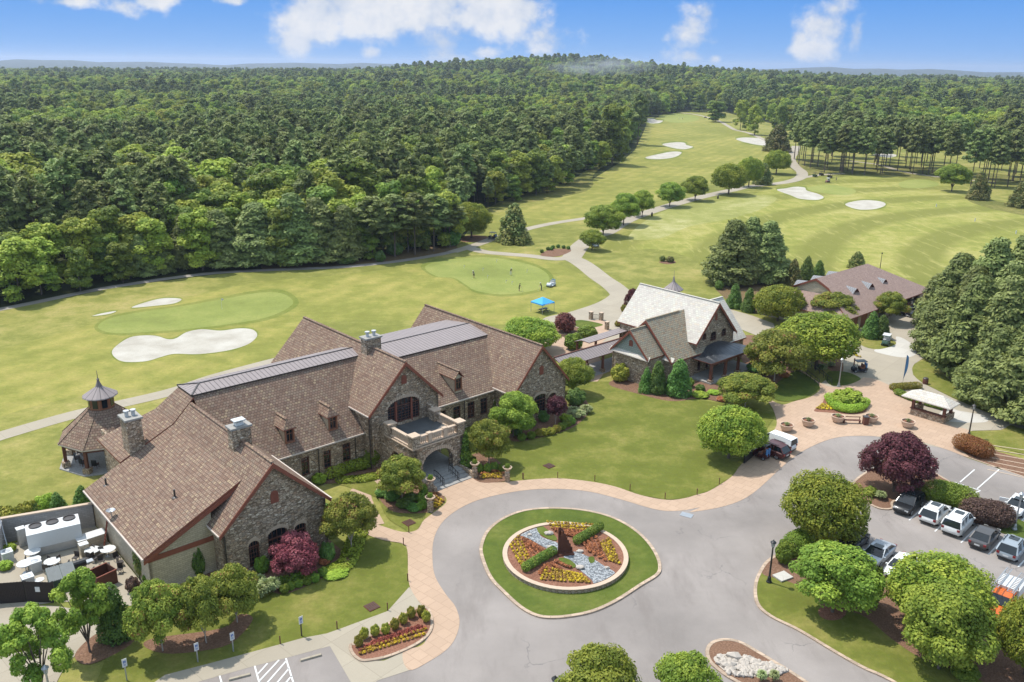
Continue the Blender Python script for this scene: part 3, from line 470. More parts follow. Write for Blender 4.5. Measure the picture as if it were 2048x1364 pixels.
def leafmesh(name,blobs,n,size,mat,seed,up=.55,jit=.42,asp=1.3,needle=False,shell=(.72,1.06),low=-.55,extra=None):
    rg=np.random.default_rng(seed); B=np.array(blobs,float)
    if B.shape[1]==4: B=np.hstack([B,B[:,3:4],B[:,3:4]])
    ar=(B[:,3]*B[:,4]+B[:,3]*B[:,5]+B[:,4]*B[:,5]); ar/=ar.sum()
    C=[];Nn=[];K=[]
    tot=0
    bt=rg.random(len(B))
    while tot<n:
        k=rg.choice(len(B),n,p=ar); dv=rg.normal(size=(n,3)); dv/=np.linalg.norm(dv,axis=1)[:,None]
        ok=dv[:,2]>low; rad=rg.uniform(shell[0],shell[1],n)[:,None]; p=B[k,:3]+dv*B[k,3:6]*rad
        if len(B)>1:
            ins=np.zeros(n,bool)
            for i in range(len(B)):
                q=((p-B[i,:3])/B[i,3:6]); ins|=((q*q).sum(1)<.42)&(k!=i)
            ok&=~ins
        p,dv,k=p[ok],dv[ok],k[ok]; C.append(p);Nn.append(dv);K.append(k); tot+=len(p)
        if len(p)==0: break
    C=np.vstack(C)[:n];Nn=np.vstack(Nn)[:n];K=np.concatenate(K)[:n]; n=len(C)
    nr=Nn+rg.normal(size=(n,3))*jit+np.array([0,0,up]); nr/=np.linalg.norm(nr,axis=1)[:,None]
    a=rg.normal(size=(n,3)); 
    if needle: a=Nn+rg.normal(size=(n,3))*.5+np.array([0,0,.35])
    t=a-nr*(a*nr).sum(1)[:,None]; t/=np.linalg.norm(t,axis=1)[:,None]; b=np.cross(nr,t)
    s=(size*rg.uniform(.5,1.45,n))[:,None]; L_=t*s*asp*.5; W_=b*s*.5
    v=np.stack([C-L_,C+W_-L_*.1,C+L_,C-W_-L_*.1],1).reshape(-1,3)
    tint=np.clip(.55*bt[K]+.45*rg.random(n)+.0,0,1)
    me=bpy.data.meshes.new(name); me.vertices.add(4*n); me.vertices.foreach_set('co',v.astype('f').ravel()); me.loops.add(4*n); me.loops.foreach_set('vertex_index',np.arange(4*n,dtype='i')); me.polygons.add(n); me.polygons.foreach_set('loop_start',np.arange(0,4*n,4,dtype='i'))
    me.update(calc_edges=True); at=me.attributes.new('tint','FLOAT','POINT'); at.data.foreach_set('value',np.repeat(tint,4).astype('f')); me.materials.append(LEAF[mat] if isinstance(mat,str) else mat); me.validate()
    return me
def fib(n): 
    i=np.arange(n)+.5; ph=np.arccos(1-2*i/n); th=np.pi*(1+5**.5)*i; return np.stack([np.cos(th)*np.sin(ph),np.sin(th)*np.sin(ph),np.cos(ph)],1)
def trunkmesh(name,segs,mat='bark',n=7):
    b=MB()
    for a,c,r0,r1 in segs:
        a,c=Vector(a),Vector(c); d=(c-a).normalized(); up=Vector((0,0,1)) if abs(d.z)<.9 else Vector((1,0,0)); x=d.cross(up).normalized(); y=x.cross(d); vs=[]
        for p,r in ((a,r0),(c,r1)):
            for i in range(n): t=2*math.pi*i/n; vs.append(p+x*r*math.cos(t)+y*r*math.sin(t))
        b.mesh(vs,[(i,(i+1)%n,n+(i+1)%n,n+i) for i in range(n)])
    o=b.build(name,mat,uv=False,smooth=True); me=o.data; bpy.data.objects.remove(o); return me
PROTO={}      # name -> list of (crown mesh, trunk mesh, width, height)
def add_proto(k,crown,trunk,w,h): PROTO.setdefault(k,[]).append((crown,trunk,w,h))
def limbs(h0,h1,n,spread,r,seed,lean=.1):
    rr=random.Random(seed); s=[((0,0,-.3),(0,0,h0),r,r*.8)]
    for i in range(n):
        a=2*math.pi*i/n+rr.uniform(-.4,.4); e=(math.cos(a)*spread*rr.uniform(.6,1),math.sin(a)*spread*rr.uniform(.6,1),h1*rr.uniform(.8,1.05)); m=tuple(.45*q for q in e[:2])+((h0+e[2])*.5,)
        s.append(((0,0,h0*.95),m,r*.6,r*.4)); s.append((m,e,r*.4,r*.15))
    return s
def ball(seed,mat='ball',n=9000,w=10.,h=9.,nb=90,bs=1.15,leaf=.34,trunk=1.4,flat=.0):
    rr=np.random.default_rng(seed); P=fib(nb); bl=[]
    rx=w/2-bs*1.12; rz=(h-trunk)/2-bs*.85; cz=trunk+(h-trunk)/2
    for p in P:
        if p[2]<-.9: continue
        q=1+rr.normal()*.07; s=bs*rr.uniform(.75,1.25); bl.append((p[0]*rx*q,p[1]*rx*q,cz+p[2]*rz*q,s,s,s*.85))
    bl.append((0,0,cz,rx*.8,rx*.8,rz*.8)); return leafmesh('crown',bl,n,leaf,mat,seed,low=-.8,shell=(.62,1.12)),trunkmesh('trunk',limbs(trunk+.6,h*.75,5,w*.28,.24,seed))
for s in (1,2,3): add_proto('ball_tree',*ball(s,n=26000,leaf=.21,nb=130,bs=1.0),10.,9.)
def loose(seed,mat,w=7.,h=8.,n=6500,nb=34,leaf=.32,trunk=2.2,bsz=(.7,1.25),bark='bark',multi=5,rt=.13,top=1.,low=-.6,fill=.55,core=True):
    rr=np.random.default_rng(seed); bl=[]
    for i in range(nb):
        a=rr.uniform(0,2*np.pi); t=rr.random()**.75; zz=trunk+.5+(h-trunk-1.1)*t; env=np.sin(np.pi*np.clip(.16+.8*t**top,0,1))**.7; r=(w/2-.5)*env*rr.uniform(fill,1.)**.6; s=rr.uniform(*bsz)*(.8+.3*env)
        bl.append((r*np.cos(a),r*np.sin(a),zz,s,s,s*.72))
    if core: bl.append((0,0,trunk+(h-trunk)*.52,w*.3,w*.3,(h-trunk)*.36)); bl.append((0,0,trunk+(h-trunk)*.3,w*.26,w*.26,(h-trunk)*.22))
    return leafmesh('crown',bl,n,leaf,mat,seed,low=low,shell=(.6,1.1)),trunkmesh('trunk',limbs(trunk*.6,h*.8,multi,w*.33,rt,seed),bark)
for s in (11,12,13): add_proto('maple_tree',*loose(s,'maple',8.,8.5,24000,70,.2,2.,(.8,1.35),rt=.17),8.,8.5)
for s in (21,22,23): add_proto('crape_tree',*loose(s,'crape',7.,6.2,20000,60,.16,1.5,(.55,.95),'palebark',6,.09,.8),7.,6.2)
for s in (15,16): add_proto('open_maple',*loose(s,'maple',8.,8.5,15000,48,.22,1.8,(.5,1.05),rt=.16,fill=.2,core=False,multi=8),8.,8.5)
add_proto('purple_tree',*loose(31,'purple',9.,8.,24000,70,.2,.9,(.7,1.2),rt=.15,top=.8),9.,8.); add_proto('red_tree',*loose(32,'red',7.,5.4,16000,50,.16,.8,(.5,.95),rt=.1,top=.7),7.,5.4); add_proto('plum_tree',*loose(33,'purple',4.,5.2,4500,26,.2,1.7,(.4,.75),'palebark',3,.07),4.,5.2)
add_proto('plum_shrub',*ball(34,'purple',5000,4.2,3.8,40,.6,.2,.3),4.2,3.8)
def conic(seed,mat,w,h,n,leaf,base=.15,nb=60,bs=.5,rough=.12,pw=.8,bark='bark'):
    rr=np.random.default_rng(seed); bl=[]
    for i in range(nb):
        t=(i+rr.random())/nb; zz=base+t*(h-base-.15); r=(w/2-bs*.5)*(1-t**1.25)**pw*(1+rr.normal()*rough); a=i*2.4; s=bs*rr.uniform(.75,1.25)*(.55+.6*(1-t)); bl.append((r*np.cos(a),r*np.sin(a),zz,s,s,s*1.15))
    for k in range(5): t=k/5; bl.append((0,0,base+t*h*.85,(w/2)*.75*(1-t)**pw+.1,)*1+((w/2)*.75*(1-t)**pw+.1,h*.16))
    return leafmesh('crown',bl,n,leaf,mat,seed,low=-.9),trunkmesh('trunk',[((0,0,-.3),(0,0,h*.9),.12,.03)],bark)
for s in (41,42): add_proto('holly_tree',*conic(s,'holly',4.,6.,11000,.18,bs=.7,pw=.62),4.,6.)
for s in (43,44): add_proto('cone_tree',*conic(s,'cone',1.6,4.6,3200,.16,bs=.3,rough=.04),1.6,4.6)
for s in (45,46): add_proto('magnolia_tree',*conic(s,'mag',7.,9.,9000,.32,bs=1.1,pw=.7,rough=.16),7.,9.)
add_proto('white_magnolia',*conic(47,'white',3.,5.5,3500,.26,bs=.6,pw=.7),3.,5.5)
def pine(seed,mat='pine',w=7.,h=22.,n=4200,nb=46,leaf=.62,base=.44,bushy=False,bare=.3,rt=.2):
    rr=np.random.default_rng(seed); bl=[]; sg=[((0,0,-.5),(0,0,h*.96),rt,.05)]
    for i in range(nb):
        t=((i+rr.random())/nb); zz=h*base+t*h*(1-base)*.97; env=((1-t)**.85*np.clip(.75+t*1.6,0,1) if bushy else np.sin(np.pi*np.clip(.2+.78*t,0,1))**.7); r=(w/2-.3)*env*rr.uniform(.5,1.05)+.15; a=i*2.4+rr.normal()*.4; s=rr.uniform(.55,1.)*(w/7.)*(.75+.6*(1-t)); z2_=zz+r*(.12 if not bushy else .05)
        bl.append((r*np.cos(a),r*np.sin(a),z2_,s*1.2,s*1.2,s*.62))
        if i%2==0: sg.append(((0,0,zz-.3),(r*np.cos(a),r*np.sin(a),z2_-.1),.06,.03))
    if not bushy:
        for k in range(5): a=k*2.4; z0=h*base*(.55+.09*k); sg.append(((0,0,z0),(math.cos(a)*1.1,math.sin(a)*1.1,z0+.15),.05,.02))
    return leafmesh('crown',bl,n,leaf,mat,seed,up=.75,jit=.45,asp=2.0,needle=True,low=-.45,shell=(.35,1.1)),trunkmesh('trunk',sg,'bark',6)
for s,m in ((51,'pine'),(52,'pine2'),(53,'pine'),(54,'pine')): add_proto('pine_tree',*pine(s,m,7.5,22.,5200,48,.6),7.5,22.)
for s,m in ((56,'pine'),(57,'pine2'),(58,'pine2')): add_proto('bushy_pine',*pine(s,m,9.,13.,24000,150,.28,.05,True),9.,13.)
def forest(seed,mat,w,h,n,nb,leaf,base):
    rr=np.random.default_rng(seed); bl=[]
    for i in range(nb):
        t=rr.random(); zz=h*base+(h*(1-base)-1.)*t; env=np.sin(np.pi*np.clip(.2+.72*t,0,1))**.6; a=rr.uniform(0,6.28); r=(w/2-1.)*env*rr.uniform(.55,1.); s=rr.uniform(.9,1.7)*w/9; bl.append((r*np.cos(a),r*np.sin(a),zz,s,s,s*.75))
    bl.append((0,0,h*(base+(1-base)*.5),w*.27,w*.27,h*(1-base)*.36))
    return leafmesh('crown',bl,n,leaf,mat,seed,low=-.5,shell=(.6,1.1)),trunkmesh('trunk',[((0,0,-.5),(0,0,h*.7),.22,.1)],'bark',6)
for s,m in ((61,'dec'),(62,'dec'),(63,'dec2'),(64,'dec2')): add_proto('broadleaf_tree',*forest(s,m,10.,17.,6500,38,.5,.09),10.,17.)
def shrub(seed,mat,n=900,leaf=.13,nb=14,lump=.28,z=.8):
    rr=np.random.default_rng(seed); bl=[(0,0,z*.42,.42,.42,z*.42)]
    for p in fib(nb):
        if p[2]>-.5: bl.append((p[0]*.33,p[1]*.33,z*.45+p[2]*.34*z,lump*rr.uniform(.4,.66),)+(lump*.55,lump*.5))
    return leafmesh('crown',bl,n,leaf,mat,seed,low=-.9)
SHR={k:shrub(70+i,k,3200,.06) for i,k in enumerate(('box','lime','gold','holly','cone','plum','coral','crape','mag'))}
def tuft(seed,mat='grasst',n=420):
    rg=np.random.default_rng(seed); b=MB(); 
    for i in range(n):
        a=rg.uniform(0,6.28); l=rg.uniform(.6,1.); o=rg.uniform(.1,.5); x,y=math.cos(a),math.sin(a); w=.025
        p0=(x*.06,y*.06,0); p1=(x*o*.5,y*o*.5,.55*l); p2=(x*o,y*o,.7*l-o*.35)
        for q,r in ((p0,p1),(p1,p2)): b.poly([(q[0]-y*w,q[1]+x*w,q[2]),(q[0]+y*w,q[1]-x*w,q[2]),(r[0]+y*w,r[1]-x*w,r[2]),(r[0]-y*w,r[1]+x*w,r[2])])
    o=b.build('t',LEAF[mat],uv=False); me=o.data; bpy.data.objects.remove(o); at=me.attributes.new('tint','FLOAT','POINT'); at.data.foreach_set('value',np.repeat(rg.random(n),8).astype('f')); return me
TUFT=tuft(90)
_cnt={}
def tree(kind,name,bx,by,ty,wpx,label,cat='tree',group=None,v=None,at=None,w=None,h=None):
    if at is None:
        p=g(bx,by); ty+=wpx*{'ball_tree':.1,'maple_tree':.09,'crape_tree':.04,'open_maple':.05}.get(kind,0.); h=hgt(bx,by,ty); dist=(p-CAM).dot(FV); w=wpx*dist/FPX
    else: p=Vector(at)
    i=_cnt.get(kind,0); _cnt[kind]=i+1; cr,tr,w0,h0=PROTO[kind][(i if v is None else v)%len(PROTO[kind])]
    t=thing(name,label,cat,p,random.uniform(0,6.28),group); ax_=random.uniform(.94,1.06) if at is None else 1.; t.scale=(w/w0*ax_,w/w0*(2-ax_),h/h0)
    if at is None: t.rotation_euler=(random.uniform(-.035,.035),random.uniform(-.035,.035),t.rotation_euler.z)
    for nm,me in (('crown',cr),('trunk',tr)): o=bpy.data.objects.new(nm,me); COL.objects.link(o); o.parent=t
    return t
def bush(kind,name,px,py,wpx,hm,label,group=None,cat='shrub',wy=1.,rz=None,z=0.):
    p=g(px,py,z); w=wpx*(p-CAM).dot(FV)/FPX; o=bpy.data.objects.new(name,TUFT if kind=='grasst' else SHR[kind]); COL.objects.link(o); o.location=p; o.scale=(w,w*wy,hm/.8 if kind!='grasst' else hm/.7); o.rotation_euler=(0,0,random.uniform(0,6.28) if rz is None else rz); return tag(o,label,cat,group)
def hedge(name,pxs,width,h,mat,label,group=None,dens=260,leaf=.11,z=0.,cat='hedge',rnd=.3,kind=None):
    pts=[g(*q,z) for q in smooth_px(pxs,False,4)] if len(pxs)>2 else [g(*q,z) for q in pxs]; bl=[]; c=pts[0].copy()
    ln=0
    for a,b in zip(pts,pts[1:]):
        n=max(1,int((b-a).length/(width*.4)))
        for k in range(n+ (1 if b is pts[-1] else 0)):
            q=a.lerp(b,k/n)-c; bl.append((q.x,q.y,h*.5,width*.5,width*.5,h*.52))
        ln+=(b-a).length
    n=int(dens*1.9*(ln+width)*(width+2*h)); me=leafmesh(name,bl,n,leaf*.74,mat,len(name)+int(pxs[0][0]),low=-.95,shell=(.86,1.05),jit=.6); o=bpy.data.objects.new(name,me); COL.objects.link(o); o.location=c; return tag(o,label,cat,group,kind)
# ---- individual garden and course trees: kind, name, base px, top y, width px, label
for a in [
 ('ball_tree','round_tree',1457,917,802,137,'dense round green tree alone on the lawn next to the white van'),
 ('ball_tree','round_tree',1640,1088,935,168,'big dome shaped green tree at the head of the parking lot island'),
 ('ball_tree','round_tree',1632,738,610,168,'largest spreading round tree between the slate roofed house and the service drive'),
 ('purple_tree','purple_tree',1786,985,866,136,'broad dark purple leaved tree on the mulched island by the black car'),
 ('crape_tree','crape_myrtle',1490,814,742,124,'low spreading olive green tree below the dark porch roof'),
 ('crape_tree','crape_myrtle',1548,762,652,136,'wide feathery tree at the right end of the slate roofed house'),
 ('maple_tree','young_maple',1664,1227,1082,165,'bright green tree on a ring of red mulch near the tall black lamp'),
 ('ball_tree','round_tree',1866,1262,1100,205,'widest dark olive tree on the parking island, behind the bright green one'),
 ('maple_tree','young_maple',1876,1340,1164,170,'bright green tree in front of the wide olive tree by the orange pickup'),
 ('ball_tree','round_tree',2048,1352,1190,140,'green tree cut by the right frame edge beside the orange pickup'),
 ('maple_tree','young_maple',1192,1452,1290,160,'leafy tree top at the bottom edge beside the end of the black lamp'),
 ('maple_tree','young_maple',1368,1452,1304,128,'smaller tree top at the bottom edge next to the island of white stones'),
 ('open_maple','garden_maple',180,1305,1138,122,'tall open maple standing between the gravel road and the service yard'),
 ('open_maple','garden_maple',88,1385,1205,150,'leafy maple in the bottom left corner over the concrete road'),
 ('holly_tree','holly_tree',233,1277,1168,62,'dark upright holly between the tall maple and the three yellow green trees'),
 ('crape_tree','crape_myrtle',326,1303,1154,122,'yellow green multi stem tree beside the upright holly'),
 ('crape_tree','crape_myrtle',413,1287,1146,112,'yellow green multi stem tree in the middle of the row behind the parking signs'),
 ('crape_tree','crape_myrtle',475,1246,1124,112,'yellow green multi stem tree at the end of the row near the ornamental grass'),
 ('crape_tree','crape_myrtle',703,1098,984,118,'orange tinged tree at the corner of the large stone gable'),
 ('crape_tree','crape_myrtle',805,1003,905,104,'orange tinged tree left of the arched stone entrance'),
 ('crape_tree','crape_myrtle',978,930,834,90,'green tree right of the arched stone entrance behind the flower bed'),
 ('maple_tree','garden_maple',1026,875,779,92,'green tree in front of the stone gable with the pointed vent'),
 ('white_magnolia','magnolia_tree',988,832,762,36,'slim magnolia with white blossoms by the valley of the brown roof'),
 ('red_tree','japanese_maple',591,1152,1066,112,'pink red japanese maple under the arched windows of the near gable'),
 ('plum_tree','japanese_maple',1110,852,788,46,'small dark red tree with a pale stem in front of the right stone gable'),
 ('maple_tree','garden_maple',1148,788,710,70,'round tree beside the right end of the brown roofed house'),
 ('ball_tree','round_tree',1060,702,626,116,'dark spreading tree behind the right end of the brown roof'),
 ('plum_shrub','plum_shrub',1129,668,626,46,'dark purple rounded tree inside the round stone planter on the patio'),
 ('purple_tree','purple_tree',1262,622,577,30,'narrow purple tree at the back corner of the slate roofed house'),
 ('bushy_pine','pine_tree',1462,566,438,112,'left of the two big dark pines in front of the driving range'),
 ('bushy_pine','pine_tree',1533,562,442,96,'right of the two big dark pines, next to the shrubs by the barn'),
 ('bushy_pine','pine_tree',1500,560,434,84,'middle pine standing between the two big dark pines before the driving range'),
 ('ball_tree','round_tree',1555,642,561,104,'round tree behind the large spreading tree, left of the barn'),
 ('holly_tree','holly_tree',1468,615,569,29,'cone shaped dark evergreen nearest the grey slate wing'),
 ('holly_tree','holly_tree',1496,623,577,27,'second cone shaped evergreen, touching the round tree'),
 ('crape_tree','crape_myrtle',1662,650,580,104,'brown green spreading tree in front of the barn gable'),
 ('crape_tree','crape_myrtle',1776,645,578,72,'rust tinged tree in front of the barn roof dormers'),
 ('holly_tree','holly_tree',1740,675,625,34,'left one of the two dark evergreens beside the open barn bay'),
 ('holly_tree','holly_tree',1762,677,631,32,'right one of the two dark evergreens beside the barn drive'),
 ('magnolia_tree','magnolia_tree',1586,572,520,34,'brownish magnolia between the big pines and the barn'),
 ('holly_tree','holly_tree',1612,560,514,28,'dark evergreen behind the barn gable, taller of the two'),
 ('holly_tree','holly_tree',1637,550,521,22,'dark evergreen behind the barn gable, shorter of the two'),
 ('magnolia_tree','magnolia_tree',1713,536,504,34,'small magnolia peeking over the ridge of the barn roof'),
 ('maple_tree','course_tree',1206,472,403,76,'nearest of the trees lining the long cart path'),
 ('maple_tree','course_tree',1247,450,381,66,'second tree up the long cart path, touching the nearest one'),
 ('maple_tree','course_tree',1284,434,376,50,'third tree up the long cart path, with a slim crown'),
 ('maple_tree','course_tree',1339,413,359,58,'round crowned tree standing apart, fourth along the cart path'),
 ('maple_tree','course_tree',1390,401,347,54,'fifth tree along the cart path, facing the driving range'),
 ('ball_tree','course_tree',1457,389,320,72,'wide dark crowned tree on the cart path left of a tree clump'),
 ('ball_tree','course_tree',1497,374,308,54,'tree just behind the wide dark crowned one on the cart path'),
 ('magnolia_tree','course_tree',1525,369,328,36,'low dark evergreen in the clump beside the cart path'),
 ('ball_tree','course_tree',1552,348,295,56,'dark round tree at the bend of the cart path'),
 ('magnolia_tree','course_tree',1553,303,250,50,'dark cone tree beyond the bend of the cart path'),
 ('broadleaf_tree','course_tree',1560,268,210,40,'pale green tree behind the dark cone tree'),
 ('maple_tree','course_tree',1184,500,455,50,'light low tree where the cart paths meet, over a parked cart'),
 ('broadleaf_tree','course_tree',1430,244,199,46,'round dark tree near the far green, beside the path'),
 ('broadleaf_tree','course_tree',1509,270,208,42,'tall dark tree between far path and fairway'),
 ('broadleaf_tree','course_tree',1480,260,197,32,'tree behind the tall dark one by the far path'),
 ('broadleaf_tree','course_tree',1398,224,188,34,'small dark tree at the end of the far fairway'),
 ('maple_tree','course_tree',1903,383,322,62,'bright green shrubby tree standing alone at the edge of the range'),
 ('magnolia_tree','course_tree',1957,399,346,40,'dark conical magnolia at the right edge of the range'),
 ('magnolia_tree','course_tree',2040,414,364,46,'dark magnolia cut by the right frame edge'),
 ('ball_tree','course_tree',943,476,398,78,'round bright tree over the cart path beside the pines'),
 ('magnolia_tree','course_tree',1027,484,410,66,'broad conical magnolia on the mound by the cart path'),
 ('broadleaf_tree','tall_tree',1224,330,203,66,'tall light green poplar at the edge of the woods by the fairway'),
 ('pine_tree','pine_tree',1275,290,186,34,'lone tall pine with a bare trunk beside the fairway'),
]: tree(a[0],a[1],*a[2:6],a[6])
gp='bushy pines massed along the service drive'
for x,y,t,w in [(1898,668,505,130),(1955,700,476,140),(2022,690,470,140),(2085,705,478,150),(1868,650,548,84),(1876,708,575,104),(1932,752,552,140),(2000,775,552,150),(2075,790,540,150),(1975,808,655,120),(2035,838,650,150),(2110,860,630,160),(1896,722,640,90),(1990,735,520,140),(2050,745,515,140),(1925,705,530,120),(2140,800,500,160),(1950,782,690,80),(2010,822,715,90)]:
    tree('bushy_pine','pine_tree',x,y,t,w,'bushy pine in the dense stand right of the service drive',group=gp)
gp='pines at the edge of the wood above the practice greens'
for x,y,t,w in [(285,560,468,62),(322,552,448,70),(375,545,425,70),(440,541,420,100),(520,536,405,120),(590,534,385,120),(640,530,395,110),(690,528,410,80),(745,524,392,70),(790,520,388,70),(830,516,385,66),(868,508,388,66),(900,500,395,60)]:
    tree('bushy_pine' if x<700 else 'pine_tree','pine_tree',x,y-6,t,w,'pine standing in the front row of the wood above the practice green',group=gp)
# ------------------------------------------------------------------ the woods
def inpoly(x,y,P):
    c=False; j=len(P)-1
    for i in range(len(P)):
        if (P[i][1]>y)!=(P[j][1]>y) and x<(P[j][0]-P[i][0])*(y-P[i][1])/(P[j][1]-P[i][1])+P[i][0]: c=not c
        j=i
    return c
TW=[(g(*q).x,g(*q).y) for q in TURF]
rw=random.Random(5); ph=[rw.uniform(0,6.28) for _ in range(8)]
def patch(x,y):
    return math.sin(x*.021+ph[0]+1.3*math.sin(y*.013+ph[1]))+math.sin(y*.024+ph[2]+1.1*math.sin(x*.017+ph[3]))+.6*math.sin(x*.06+ph[4])*math.sin(y*.055+ph[5])
def edge_d(x,y):
    m=1e9
    for i in range(len(TW)):
        a=TW[i];b=TW[(i+1)%len(TW)]; dx,dy=b[0]-a[0],b[1]-a[1]; l=dx*dx+dy*dy; t=max(0,min(1,((x-a[0])*dx+(y-a[1])*dy)/l)) if l else 0; m=min(m,(x-a[0]-t*dx)**2+(y-a[1]-t*dy)**2)
    return math.sqrt(m)
spots=[]; r=95.
while r<2700:
    s=7. if r<330 else (8.4 if r<600 else (9.5 if r<1000 else 14.)); n=int(2*R(36)*r/s)
    for i in range(n):
        a=-R(36)+2*R(36)*(i+rw.uniform(.1,.9))/n; rr=r+rw.uniform(-.4,.4)*s; x,y=rr*math.sin(a),rr*math.cos(a)
        if inpoly(x,y,TW): continue
        if rr<900 and edge_d(x,y)<2.5: continue
        if y<118 and x>0: continue
        ed=edge_d(x,y) if rr<500 else 99.
        if x<0 and rr<200 and abs(x+20)<45 and ed<6: continue
        v=patch(x,y); far=rr>900
        pn=(v>.45 if not far else v>1.1) if rw.random()<.8 else rw.random()<.3
        if 250<rr<520 and abs(a)<.36 and x<60: pn=pn or rw.random()<.45
        if 230<rr<640 and x<80 and v>.1 and rw.random()<.5: pn=True
        if ed<14 and x<-18 and rw.random()<.8: pn=False
        sc=rw.uniform(.72,1.24)*(1.35 if rr>1000 else 1.)*(.72 if ed<9 and x<0 else (.86 if ed<22 else 1.))
        spots.append((rr,x,y,pn,sc))
    r+=s*.92
# the thin stand of tall pines between range and far fairway
for q in [(1585,1865,308,350,58),(1870,2110,330,372,32)]:
    for i in range(q[4]):
        x,y=rw.uniform(q[0],q[1]),rw.uniform(q[2],q[3]); p=g(x,y+(x-1700)*.02); spots.append((0.,p.x,p.y,True,rw.uniform(1.,1.22)))
spots.sort(); cnt={True:0,False:0}; far={True:[],False:[]}
LP='tall dark green pine in the woods around the golf course'; LB='broad leafed tree in the woods around the golf course'
for rr,x,y,pn,sc in spots:
    vis=abs(math.atan2(x,y))<R(32.2)
    if vis and cnt[pn]<(250 if pn else 290):
        cnt[pn]+=1; sx=sc*rw.uniform(.9,1.12)
        if pn: tree('pine_tree','pine_tree',0,0,0,0,LP,group='pines of the surrounding woods',at=(x,y,0),w=7.6*sx,h=20.5*sc,v=rw.randrange(4))
        else: tree('broadleaf_tree','broadleaf_tree',0,0,0,0,LB,group='broadleaf trees of the surrounding woods',at=(x,y,0),w=12.*sx,h=17.2*sc,v=(rw.randrange(2) if rw.random()<.5 else 2+rw.randrange(2)))
    else: far[pn].append((x,y,hill(x,y),sc))
def woods(name,pts,keys,label,cat):
    src={o.data.name:o for o in COL.objects if o.type=='MESH' and o.name.startswith('crown')}; crowns=[src[c[0].name] for c in PROTO[keys] if c[0].name in src]
    me=bpy.data.meshes.new(name); me.from_pydata([p[:3] for p in pts],[],[])
    k=len(crowns); sz=[];tn=[];pk=[]
    for p in pts: q=p[3]; e=rw.uniform(.9,1.15); sz+=[q*e,q*e,q*(20.5/22 if keys=='pine_tree' else 1.)]; tn.append(rw.uniform(0,6.28)); pk.append(rw.randrange(k))
    me.attributes.new('size','FLOAT_VECTOR','POINT').data.foreach_set('vector',sz); me.attributes.new('turn','FLOAT','POINT').data.foreach_set('value',tn); me.attributes.new('pick','INT','POINT').data.foreach_set('value',pk)
    o=bpy.data.objects.new(name,me); COL.objects.link(o); tag(o,label,cat,None,'stuff')
    ng=bpy.data.node_groups.new(name,'GeometryNodeTree'); ng.interface.new_socket('Geometry',in_out='INPUT',socket_type='NodeSocketGeometry'); ng.interface.new_socket('Geometry',in_out='OUTPUT',socket_type='NodeSocketGeometry')
    gi=ng.nodes.new('NodeGroupInput'); go=ng.nodes.new('NodeGroupOutput'); jn=ng.nodes.new('GeometryNodeJoinGeometry')
    for c in crowns: oi=ng.nodes.new('GeometryNodeObjectInfo'); oi.inputs['Object'].default_value=c; oi.inputs['As Instance'].default_value=True; ng.links.new(oi.outputs['Geometry'],jn.inputs[0])
    ip=ng.nodes.new('GeometryNodeInstanceOnPoints'); ip.inputs['Pick Instance'].default_value=True
    def na(nm,t): n=ng.nodes.new('GeometryNodeInputNamedAttribute'); n.data_type=t; n.inputs[0].default_value=nm; return next(s for s in n.outputs if s.enabled and s.name=='Attribute')
    cx=ng.nodes.new('ShaderNodeCombineXYZ'); l=ng.links
    l.new(gi.outputs[0],ip.inputs['Points']); l.new(jn.outputs[0],ip.inputs['Instance']); l.new(na('pick','INT'),ip.inputs['Instance Index']); l.new(na('turn','FLOAT'),cx.inputs[2]); l.new(cx.outputs[0],ip.inputs['Rotation']); l.new(na('size','FLOAT_VECTOR'),ip.inputs['Scale']); l.new(ip.outputs[0],go.inputs[0])
    md=o.modifiers.new('scatter','NODES'); md.node_group=ng
woods('pine_woods',far[True],'pine_tree','dark pine woods stretching to the horizon','woods')
woods('broadleaf_woods',far[False],'broadleaf_tree','mixed green broadleaf woods stretching to the horizon','woods')
# ------------------------------------------------------------------ clubhouse and pro shop (u along the ridge, v towards the drive)
def gz(uc,zr,s):
    f=lambda x: zr-s*abs(x-uc); f.kinks=[uc]; return f
def gable(b,axis,c,zr,s,e1,e2,a0,a1,t=.22,m=0,me=1):
    "two roof planes; ridge at c; axis 'v': ridge along v from a0 to a1, eaves at c-e1, c+e2"
    P=(lambda q,a,z: L(q,a,z)) if axis=='v' else (lambda q,a,z: L(a,q,z))
    b.slab([P(c,a0,zr),P(c,a1,zr),P(c-e1,a1,zr-s*e1),P(c-e1,a0,zr-s*e1)],t,m,me); b.slab([P(c,a0,zr),P(c+e2,a0,zr-s*e2),P(c+e2,a1,zr-s*e2),P(c,a1,zr)],t,m,me)
def ridgecap(b,p,q,m=0): b.bar(p,q,.34,.12,m,4)
def rake(par,axis,c,zr,s,e1,e2,a,d=.42,t=.07,m=0):
    b=MB()
    P=(lambda q,z: L(q,a,z)) if axis=='v' else (lambda q,z: L(a,q,z))
    for e,sg in ((e1,-1),(e2,1)):
        p=[P(c,zr-.03),P(c+sg*e,zr-s*e-.03),P(c+sg*e,zr-s*e-d),P(c,zr-d*1.25)]; n=Vector(P(c,0))-Vector(P(c,0)); off=Vector(L(0,t,0)) if axis=='v' else Vector(L(-t,0,0))
        q=[tuple(Vector(x)+off) for x in p]; b.mesh(p+q,[(0,1,2,3),(7,6,5,4),(0,4,5,1),(1,5,6,2),(2,6,7,3),(3,7,4,0)],m)
    b.build('fascia','trim',par)
